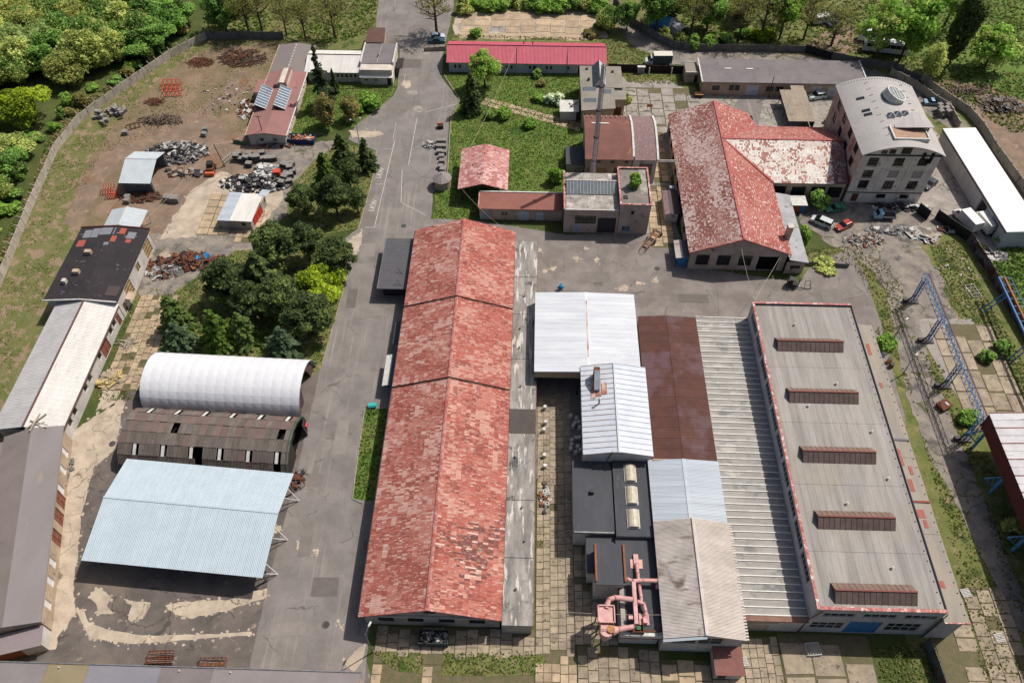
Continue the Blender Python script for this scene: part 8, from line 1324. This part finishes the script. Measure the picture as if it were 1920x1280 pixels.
p = G(699, 763); t = thing('grit_bin', 'turquoise grit bin at the head of the grass strip', 'bin', (p.x, p.y, .08), R(8)); M_TEAL = mat('turquoise_plastic', (60, 190, 186)); loft([(-.6, 0, .38), (-.7, .6, .45), (.7, .6, .45), (.6, 0, .38)], 1).build('body', M_TEAL, t); loft([(-.75, .6, .5), (-.7, .85, .3), (.7, .85, .3), (.75, .6, .5)], 1).build('lid', M_TEAL, t)
M_RUBBLE = [mat('rubble_grey', (140, 138, 136), (96, 96, 98), sc=2, rnd=.2), mat('rubble_dark', (62, 60, 64), (48, 46, 50), sc=2, rnd=.2), mat('rubble_pale', (206, 204, 200), rnd=.1), M_RUST]
def heap(name, label, cat, px, rx, ry, h, n, ms, kinds=('box',), size=.5, group=None, rz=0):
    """thing made of tumbled pieces; each material's small pieces are joined"""
    p = G(*px); t = thing(name, label, cat, (p.x, p.y, .04), rz, group); bs = [MB() for _ in ms]
    for _ in range(n):
        a = random.uniform(0, 6.28); r = random.random() ** .6; x, y = math.cos(a) * r * rx, math.sin(a) * r * ry; z = h * max(0, 1 - r ** 1.6) * random.uniform(.2, 1.); b = random.choice(bs); s = size * random.uniform(.5, 1.5); k = random.choice(kinds)
        if k == 'box': b.cbox((x, y, z + s * .2), s * random.uniform(.8, 2), s, s * random.uniform(.3, .8), random.uniform(0, 3.1), random.uniform(-.5, .5))
        elif k == 'bar': d = random.uniform(0, 3.1); l = s * random.uniform(1.5, 3.5); b.bar((x - math.cos(d) * l / 2, y - math.sin(d) * l / 2, z + .1), (x + math.cos(d) * l / 2, y + math.sin(d) * l / 2, z + .1 + random.uniform(-.18, .22) * s), size * .16)
        elif k == 'sheet': b.cbox((x, y, z + .15), s * 1.8, s * 1.2, .04, random.uniform(0, 3.1), random.uniform(-.7, .7))
        elif k == 'ring': b.lathe((x, y, z), [(s * .6, 0), (s * .7, .1), (s * .7, .22), (s * .6, .3), (s * .35, .28), (s * .35, .02)], 9)
    for i, b in enumerate(bs):
        if b.f: b.build('debris', ms[i], t, kind='stuff')
    return t
RG, RD, RP = M_RUBBLE[:3]; M_PALE_WOOD = mat('grey_wood', (176, 164, 148), (150, 140, 126), sc=2, rnd=.15); M_REDP = mat('signal_red', (216, 84, 62)); M_BLUEP = mat('machine_blue', (50, 140, 200))
heap('scrap_heap', 'big grey heap of scrap metal behind the open white shed', 'scrap heap', (330, 288), 7.5, 4.2, 1.7, 460, [RG, RD, RG, RD, RP], ('box', 'bar', 'sheet', 'bar'), .55)
heap('scrap_heap', 'black and white heap of plastic scrap next to the store shed', 'scrap heap', (480, 345), 8, 3.2, 1.4, 340, [RD, RD, RP, RG, RD], ('box', 'sheet', 'ring'), .58); heap('scrap_heap', 'white sheet-wrapped pile in the middle of the yard', 'scrap heap', (497, 325), 2.8, 2.4, 1.5, 60, [RP, RP, RG], ('sheet', 'box'), .9)
heap('scrap_row', 'row of rusty machine parts beside the black-roofed workshop', 'scrap heap', (352, 492), 8.5, 2.6, 1.0, 230, [M_RUST, RD, M_RUST, MATS['orange_brown_steel']], ('box', 'bar', 'ring'), .6); heap('scrap_heap', 'small tangle of grey and rusty offcuts by the workshop wall', 'scrap heap', (310, 510), 4, 2, .8, 90, [RG, M_RUST, RP], ('bar', 'sheet'), .6); heap('machine', 'blue-painted machine at the end of the rusty row', 'machine', (380, 488), 1.6, 1, 1.1, 22, [M_BLUEP, M_BLUEP, RD], ('box',), .7)
heap('brush_pile', 'dry brushwood pile on the red-brown earth', 'brush pile', (302, 226), 4.8, 1.6, 1.0, 240, [mat('dry_twig', (150, 132, 112), (120, 104, 90), sc=3), M_BARK], ('bar',), .8)
heap('iron_tangle', 'rust-red tangle of frames, leftmost by the far wall', 'scrap heap', (375, 118), 3.4, 2, .5, 100, [M_RUST], ('bar',), .7); heap('iron_tangle', 'wide rust-red tangle of frames near the grey-roofed house end', 'scrap heap', (455, 110), 6, 4.2, .6, 230, [M_RUST, M_BARK], ('bar',), .8); heap('iron_tangle', 'small rusty tangle beside the red crates', 'scrap heap', (290, 192), 2.4, 1.6, .5, 60, [M_RUST], ('bar',), .6); heap('iron_tangle', 'rusty scrap against the wall of the solar house', 'scrap heap', (465, 205), 2.6, 4, .5, 110, [M_RUST, M_RUST, RP], ('bar', 'sheet'), .6)
heap('litter', 'scattered pale rubbish on the field beside the solar house', 'litter', (425, 185), 7, 7, .12, 80, [RP, RG, RD], ('sheet', 'bar'), .28); heap('scrap_heap', 'rubbish and metal along the front of the solar house', 'scrap heap', (520, 270), 4.5, 1.6, .8, 90, [RG, RP, M_RUST], ('bar', 'sheet'), .6)
heap('scrap_heap', 'rusty and wooden odds and ends between shed and loader', 'scrap heap', (345, 325), 4.5, 1.4, .6, 90, [M_RUST, M_PALE_WOOD, RD], ('bar', 'box'), .55); heap('scrap_heap', 'tangle of rusty coils in front of the open white shed', 'scrap heap', (265, 370), 4.5, 1.8, .6, 110, [M_RUST, M_BARK], ('bar', 'ring'), .55)
heap('rubbish_pile', 'pale plastic sheeting and pipes heaped near the red hatchback', 'rubbish', (1620, 450), 4.4, 1.8, .6, 110, [RP, M_PALE_WOOD, RG, M_RUST], ('bar', 'bar', 'sheet'), .55); heap('rubbish_pile', 'long pile of white panels and pipes in the middle of the yard', 'rubbish', (1680, 433), 6.5, 1.2, .6, 130, [RP, RG, RG, RG, RD], ('bar', 'bar', 'sheet'), .55); heap('rubbish_pile', 'white boards and parts at the right end of the panel pile', 'rubbish', (1728, 440), 2.8, 1.8, .5, 40, [RP, RP, M_PALE_WOOD], ('sheet',), 1.0)
heap('rubbish_pile', 'red and white scrap leaning by the black fence', 'rubbish', (1785, 430), 3, 1.5, .9, 60, [M_DRED, RP, RD, RG, M_DRED], ('bar', 'sheet'), .6); heap('litter', 'bits of white litter strewn on the weeds by the sheet fence', 'litter', (1800, 520), 4.5, 9, .08, 60, [RP, RG], ('sheet',), .17); heap('rubbish_pile', 'rubbish beyond the sheet fence on the meadow', 'rubbish', (1868, 480), 2, 1.6, .6, 30, [RP, RG], ('sheet', 'bar'), .6)
heap('brush_pile', 'twiggy brown heap in the cleared ground beyond the wall', 'brush pile', (1810, 172), 5, 1.6, .9, 160, [M_BARK, MATS['dry_twig']], ('bar',), .8); heap('brush_pile', 'large grey brown heap of timber beyond the wall', 'brush pile', (1880, 200), 6, 3.4, 1.4, 240, [M_BARK, MATS['dry_twig'], RG], ('bar', 'bar', 'sheet'), .9); heap('rubbish_pile', 'rubbish along the shaded front of the mill', 'rubbish', (1685, 390), 6.5, .9, .9, 120, [RD, RD, RG, RP], ('box', 'bar', 'sheet'), .6)
heap('scrap_heap', 'rusty heap at the lower right corner of the scrap fence', 'scrap heap', (1745, 605), 1.4, 1.2, .5, 30, [RD, RG], ('box',), .5) if 0 else None
heap('planter_row', 'row of pale pots and machine bits along the alley edge of the long hall', 'pots', (1020, 935), .9, 3.2, .5, 50, [RP, RG, RD, MATS['orange_brown_steel']], ('ring', 'box'), .4); heap('timber_pile', 'pale broken boards beside the white ribbed range', 'timber', (210, 712), 2.2, 1.6, .6, 40, [mat('fresh_wood', (206, 186, 130), (190, 168, 116), sc=2), M_PALE_WOOD], ('bar', 'sheet'), .9); heap('timber_pile', 'wooden pallet bits at the top of the slab rows', 'timber', (240, 645), 1.8, 1.2, .4, 30, [M_PALE_WOOD], ('bar',), .8)
heap('scrap_heap', 'rusty odds and ends at the end of the ruined hall', 'scrap heap', (560, 900), .9, 2.2, .7, 50, [M_RUST, RD, M_RUST, RG], ('bar', 'box'), .5)
heap('junk', 'tyres and junk along the wall of the grey cranked range', 'junk', (121, 895), .7, 3.2, .5, 40, [RD, RG, M_PALE_WOOD], ('ring', 'box'), .5)
# red crates and cages
def cage(label, px, rz, L, W, H, m, n=4, grp=None, name='steel_cage'):
    p = G(*px); t = thing(name, label, 'cage', (p.x, p.y, .05), rz, grp)
    for z in (.05, H): 
        for y in (-W / 2, W / 2): MB().bar((-L / 2, y, z), (L / 2, y, z), .1).build('rail', m, t)
    for k in range(n + 1):
        x = -L / 2 + L * k / n; 
        for y in (-W / 2, W / 2): MB().bar((x, y, 0), (x, y, H), .09).build('upright', m, t)
        for z in (.05, H): MB().bar((x, -W / 2, z), (x, W / 2, z), .08).build('cross_bar', m, t)
cage('bright red steel frame, far one of the pair in the field', (322, 163), .05, 4.2, 2.0, 1.4, M_REDP); cage('bright red steel frame, near one of the pair in the field', (325, 176), .1, 4.2, 2.2, 1.4, M_REDP); cage('pale red wire rack beside the open white shed', (205, 358), .2, 2.2, 2, 1.2, mat('faded_red', (206, 130, 118))); cage('red wire rack in front of the pale one', (212, 368), .1, 2.0, 1.6, 1.0, M_REDP); cage('rusty flat frame lying near the grey crates', (250, 238), .5, 3, 2, .3, M_RUST, 3)
cage('pale iron bed frame lying in the weeds of the yard', (1824, 546), R(100), 3.2, 1.8, .15, mat('pale_iron', (196, 192, 184)), 4); cage('white crate rack on the shaded concrete before the blue door', (1523, 1218), .1, 1.9, 1.7, .5, RP, 5)
for (px, l, L_) in (((303, 1234), 'left of two', 3.4), ((400, 1247), 'right of two', 3.6)):
    cage('rack of rusty steel at the bottom edge, ' + l, px, .05, L_, 1.7, .8, M_RUST, 6, name='steel_rack'); q = G(*px); o = bpy.data.objects[-1] if 0 else None
    t = thing('bar_bundle', 'bundle of rusty bars lying in the steel rack, ' + l, 'bars', (q.x, q.y, .5), .05)
    for k in range(9): MB().bar((-L_ / 2 + random.uniform(-.4, .3), -.7 + k * .17, random.uniform(0, .3)), (L_ / 2 + random.uniform(-.3, .4), -.7 + k * .17 + random.uniform(-.2, .2), random.uniform(0, .35)), .12).build('bar', random.choice([M_RUST, RG, MATS['orange_brown_steel']]), t)
# stacked crates and pallets
cr_me = MB(); cr_me.box(-.6, .6, -.5, .5, .12, .85); [cr_me.box(-.62, .62, y - .06, y + .06, 0, .12) for y in (-.4, 0, .4)]; [cr_me.box(-.63, .63, -.52, .52, z, z + .06) for z in (.3, .6, .86)]
M_CRATE = mat('grey_crate', (150, 148, 146), (118, 116, 114), sc=2, rnd=.15); M_CRATED = mat('dark_crate', (92, 92, 94), (70, 70, 72), sc=2, rnd=.15); cg, cdk = cr_me.mesh('crate', M_CRATE), cr_me.mesh('crate', M_CRATED); M_SLAT = mat('crate_slat', (166, 162, 156), rnd=.1); slat_me = MB().box(-.6, .6, -.07, .07, 0, .04).mesh('slat', M_SLAT)
def crate(label, px, z=0, rz=0, me=cg, grp=None, sc=1.):
    p = G(*px); t = thing('storage_crate', label, 'crate', (p.x, p.y, .08 + z), rz, grp); o = bpy.data.objects.new('body', me); COL.objects.link(o); o.parent = t; o.scale = (sc,) * 3
    for k in range(5): s = bpy.data.objects.new('slat', slat_me); COL.objects.link(s); s.parent = t; s.location = (0, (-.4 + k * .2) * sc, .93 * sc); s.scale = (sc,) * 3
g = 'grey crates along the road edge'
for i, (x, y) in enumerate([(824, 268), (832, 268), (823, 278), (832, 278), (824, 288), (833, 289), (828, 297), (829, 306), (826, 316), (830, 322)]): crate('grey crate in the double row on the road edge left of the pavilion', (x, y), 0 if i % 3 else .0, random.uniform(-.1, .1), cg, g)
heap('machine', 'white metal machine parts at the head of the crate row', 'machine', (806, 273), 1.8, 1.4, .8, 40, [RP, RG], ('bar', 'box'), .5)
g = 'weathered crates in the west field'
for i in range(30):
    x, y = random.choice([(200, 225), (212, 212), (225, 218), (196, 234), (235, 210), (188, 222)]); crate('weathered grey crate in the stacks by the west wall', (x + random.uniform(-9, 9), y + random.uniform(-6, 6)), random.choice([0, 0, .95]), random.uniform(0, 3), cg, g, .8)
g = 'dark crates round the yard'
for i, (x, y) in enumerate([(445, 301), (454, 303), (464, 304), (474, 303), (484, 303), (494, 302), (504, 302), (514, 301), (468, 293), (492, 291), (450, 296), (468, 312), (533, 313), (540, 318), (547, 312), (545, 322), (538, 330), (545, 332), (550, 325), (536, 340), (543, 344), (530, 350)]): crate('dark crate in the ring of containers round the plastic scrap', (x, y), random.choice([0, 0, .6]), random.uniform(-.4, .4), cdk, g, 1.15)
for (x, y), l in (((317, 376), 'large grey box standing alone on the dirt yard'), ((330, 378), 'smaller pale box next to the large grey one'), ((241, 373), 'grey box in front of the open shed, upper'), ((240, 380), 'grey box in front of the open shed, lower'), ((236, 252), 'grey crate with a dark base near the rusty frame'), ((384, 255), 'pale crate by the edge of the dirt, lower of two'), ((386, 246), 'pale crate by the edge of the dirt, upper of two')): crate(l, (x, y), 0, random.uniform(-.3, .3), cg, None, 1.4 if 'large' in l else 1)
p = G(521, 330); t = thing('red_box', 'bright red upright box among the black and white scrap', 'box', (p.x, p.y, .06), .1); MB().box(-.7, .7, -.6, .6, 0, 1.4).build('body', M_REDP, t); MB().box(-.75, .75, -.65, .65, 1.4, 1.5).build('lid', M_REDP, t)
g = 'concrete blocks beside the inner wall'
for i in range(12): crate('pale block in the stack beside the inner concrete wall', (1758 + (i % 4) * 7 + random.uniform(-2, 2), 207 + (i // 4) * 6), .0 if i % 2 else .9, .4 + random.uniform(-.1, .1), cg, g)
# skips
def skip(label, px, rz, L, W, H, m, fill, name='waste_skip'):
    p = G(*px); t = thing(name, label, 'skip', (p.x, p.y, .1), rz); MB().box(-L / 2, L / 2, -W / 2, W / 2, 0, .15).build('floor', m, t)
    for y in (-W / 2, W / 2): MB().slab((-L / 2, y, H), (L / 2, y, H), (L / 2, y + .08, H), (-L / 2, y + .08, H), H - .1).build('side', m, t)
    for x in (-L / 2, L / 2 - .08): MB().box(x, x + .08, -W / 2 + .09, W / 2 - .01, .15, H).build('end', m, t)
    for k in range(5): x = -L / 2 + L * (k + .5) / 5; MB().box(x - .05, x + .05, -W / 2 - .08, -W / 2 - .002, .1, H).build('side_rib', m, t)
    bs = [MB() for _ in fill]
    for _ in range(70): s = random.uniform(.2, .55); random.choice(bs).cbox((random.uniform(-L / 2 + .3, L / 2 - .3), random.uniform(-W / 2 + .3, W / 2 - .3), H * random.uniform(.7, 1.05)), s * 1.5, s, s * .4, random.uniform(0, 3), random.uniform(-.6, .6))
    for i, b in enumerate(bs):
        if b.f: b.build('rubble', fill[i], t, kind='stuff')
skip('long dark blue skip of rubble in front of the solar house', (567, 266), R(-2), 6.2, 2.3, 1.3, mat('skip_blue', (44, 60, 96)), [RP, RG, mat('orange_rubble', (206, 120, 80)), RD]); skip('open skip heaped with dark and white rubbish before the long hall', (814, 1200), 0, 4.2, 1.9, 1.5, mat('skip_grey', (76, 84, 84)), [RD, RD, RP, RG, mat('dark_blue_bag', (56, 70, 90))])
# drums in the alley
M_DRUM = mat('white_drum', (214, 216, 214), (190, 192, 190), sc=2, rnd=.1); dr_b = MB().lathe((0, 0, 0), [(.3, 0), (.3, .28), (.32, .3), (.3, .32), (.3, .6), (.32, .62), (.3, .64), (.3, .9)], 12).mesh('shell', M_DRUM); dr_l = MB().lathe((0, 0, .9), [(.31, 0), (.31, .04), (.24, .05)], 12).mesh('lid', M_WHITE)
for i, (x, y) in enumerate([(1022, 762), (1023, 790), (1020, 804), (1021, 852), (1022, 872), (1070, 778), (1081, 783), (1085, 790), (1078, 792), (1075, 797), (1087, 800), (1072, 824), (1080, 820), (1086, 819), (1072, 832), (1083, 836), (1088, 842), (1070, 840), (1080, 846)]):
    p = G(x, y, .9); t = thing('metal_drum', 'white drum standing alone on the slabs along the long hall' if i < 5 else 'white drum in the cluster along the shaded workshop wall', 'drum', (p.x, p.y, .1), 0, 'drums on the alley slabs' if i < 5 else 'drums along the workshop wall')
    for n_, me in (('shell', dr_b), ('lid', dr_l)): o = bpy.data.objects.new(n_, me); COL.objects.link(o); o.parent = t
# street lamps, poles, wires
def lamp(label, base, top_xy, h, arm=1.2, az=0, name='street_lamp'):
    p = G(*base); t = thing(name, label, 'lamp post', (p.x, p.y, .05), az); MB().tube([(0, 0, 0), (0, 0, h * .6), (0, 0, h)], [.11, .08, .06], 8).build('pole', M_STEEL, t); MB().tube([(0, 0, h - .1), (arm * .6, 0, h + .3), (arm, 0, h + .35)], .04, 6).build('arm', M_STEEL, t); MB().cbox((arm + .2, 0, h + .33), .7, .25, .14).build('lamp_head', M_WHITE, t)
lamp('street lamp standing before the front corner of the long red hall', (699, 1222), None, 7.5, 1.2, R(70)); lamp('street lamp on the weeds beside the flat hall wing', (1672, 640), None, 5.5, .8, R(40)); lamp('lamp at the edge of the track below the gantry', (1692, 702), None, 5, .6, R(40))
def twin(label, base, h):
    p = G(*base); t = thing('street_lamp', label, 'lamp post', (p.x, p.y, .1), .3); MB().tube([(0, 0, 0), (0, 0, h)], [.1, .06], 8).build('pole', M_STEEL, t)
    for s in (-1, 1): MB().bar((0, 0, h - .1), (s * 1.1, 0, h + .5), .06).build('arm', M_STEEL, t); MB().lathe((s * 1.1, 0, h + .45), [(.18, 0), (.25, .15), (.1, .32)], 8).build('globe', M_WHITE, t)
twin('twin-armed lamp at the road bend above the pointed spruce', (674, 268), 6)
def pole(label, base, h, lean=(0, 0), m=None, cross=True):
    p = G(*base); t = thing('utility_pole', label, 'pole', (p.x, p.y, .05), 0); MB().tube([(0, 0, 0), (lean[0], lean[1], h)], [.13, .09], 8).build('pole', m or M_BARK, t)
    if cross: MB().bar((lean[0] - .7, lean[1], h - .3), (lean[0] + .7, lean[1], h - .3), .1).build('cross_arm', m or M_BARK, t)
    return (p.x + lean[0], p.y + lean[1], h)
w1 = pole('wooden pole with a cross arm in front of the solar house', (498, 268), 7.5); w2 = pole('leaning wooden pole beside the green yard gate', (422, 313), 6, (-1, .4), cross=False); w3 = pole('thin pole on the lawn in front of the raspberry-roofed house', (1062, 142), 8, cross=False, m=M_STEEL); w4 = pole('thin pole by the left part of the raspberry-roofed house', (968, 142), 8, cross=False, m=M_STEEL); w5 = pole('dark pole by the carport and back lane shed', (1440, 184), 6, cross=False)
M_WIRE = mat('pale_cable', (200, 190, 170))
def wire(label, a, b, sag=1.0):
    a, b = Vector(a), Vector(b); pts = [a.lerp(b, k / 12) - Vector((0, 0, sag * 4 * (k / 12) * (1 - k / 12))) for k in range(13)]; tag(MB().tube(pts, .028, 4, False).build('overhead_wire', M_WIRE), label, 'wire')
wire('pale cable from the raspberry house pole down to the pavilion roof', w4, (-13.5, 144.8, 4.8)); wire('cable from the pavilion across to the long red hall', (-14.6, 131.8, 4), (-3.4, 117, 5.2)); wire('cable between the leaning yard pole and the carport', w2, (-80.3, 118.5, 3.6), .6); wire('cable from the leaning yard pole to the solar house', w2, (-65.4, 150.2, 3.2), .5); wire('cable from the red T-shaped gable to the flat hall corner', (41.6, 113, 7), (41, 96.6, 9.6), .6); wire('cable from the flat hall corner to the open gate of the T-shaped hall', (41, 96.6, 9.6), (50, 113, 4.5), .4); wire('cable across the pink ducts to the corrugated roof', (2, 40.6, 5.5), (20, 40.2, 6.2), .5); wire('cable over the court from the white shed to the flat hall', (19.8, 99.4, 7.4), (41, 96.4, 9), .6)
heap('cable_stay', 'tall stay rod beside the pink hopper', 'rod', (1152, 1232), .1, .1, .1, 1, [M_STEEL], ('bar',), .4) if 0 else None
t = thing('yard_gate', 'white and green barred gate leaf standing open in the scrap yard', 'gate', G(428, 306), None); p = G(428, 306); M_GG = mat('gate_green', (120, 160, 140)); 
for z in (.2, 1.0, 1.9): MB().bar((p.x - .6, p.y - 1.5, z), (p.x + .8, p.y + 1.6, z), .08).build('gate_rail', M_WHITE, t)
for k in range(7): f = k / 6; MB().bar((p.x - .6 + 1.4 * f, p.y - 1.5 + 3.1 * f, .1), (p.x - .6 + 1.4 * f, p.y - 1.5 + 3.1 * f, 2.0), .08).build('gate_bar', M_GG, t)
panel_wall('green_net_fence', 'low green net fence at the corner of the solar house', 'fence', [(438, 268), (462, 273)], 1.1, mat('green_net', (92, 130, 90)), 2, .07, thick=.03)
panel_wall('entrance_gate', 'weathered timber gate screen beside the two parked cars', 'gate', [(795, 97), (836, 95)], 1.2, M_PALE_WOOD, 1.6, .1); 
p = G(1309, 182); t = thing('wooden_crate', 'orange wooden crate at the foot of the long back shed', 'crate', (p.x, p.y, .05), 0); MB().box(-1, 1, -.6, .6, 0, .9).build('body', M_DARK, t); MB().box(-1.05, 1.05, -.65, .65, .9, 1.0).build('lid', mat('orange_boards', (206, 130, 84)), t)
p = G(1217, 207); t = thing('signboard', 'small orange board on legs behind the mauve roof', 'sign', (p.x, p.y, .05), 0); MB().box(-.7, .7, -.04, .04, .9, 1.7).build('board', MATS['orange_boards'], t)
for x in (-.5, .5): MB().bar((x, 0, 0), (x, 0, .95), .08).build('leg', M_DARK, t)
p = G(1768, 763); t = thing('rusty_tank', 'rust-brown steel hopper lying in the weeds under the gantry', 'tank', (p.x, p.y, .05), .5); loft([(-1.1, 0, .8), (-1.2, .9, .9), (1.0, 1.0, .9), (1.3, .1, .7)], 1).build('shell', M_RUST, t); MB().box(.1, .5, -.5, .3, .96, 1.02).build('label_plate', RP, t)
g = 'orange and blue drums by the flat hall wing'
for x, y, m, l in ((1655, 667, mat('pale_blue_drum', (150, 176, 200)), 'pale blue drum on the grass beside the hall wing'), (1666, 679, mat('orange_drum', (206, 150, 84)), 'orange drum on the grass beside the hall wing'), (1670, 688, M_RUST, 'rusty drum next to the orange one')):
    p = G(x, y); t = thing('metal_drum', l, 'drum', (p.x, p.y, .06), 0, g); MB().lathe((0, 0, 0), [(.42, 0), (.42, .3), (.45, .33), (.42, .36), (.42, .95)], 12).build('shell', m, t); MB().lathe((0, 0, .95), [(.43, 0), (.43, .04), (.3, .05)], 12).build('lid', M_DARK, t)
for k, (x, y, l) in enumerate(((1810, 1112, 'white slatted pallet leaning at the corner of the hall wing'), (1873, 1196, 'pale slatted pallet lying by the slab path'), (1393, 1241, 'small white grating beside the brown-roofed annex'))):
    p = G(x, y); t = thing('pallet', l, 'pallet', (p.x, p.y, .1), .2)
    for j in range(6): MB().box(-.7, .7, -.6 + j * .22, -.46 + j * .22, .1, .16).build('slat', RP, t)
    for j in (-.6, 0, .5): MB().box(j, j + .1, -.6, .66, 0, .1).build('bearer', M_PALE_WOOD, t)
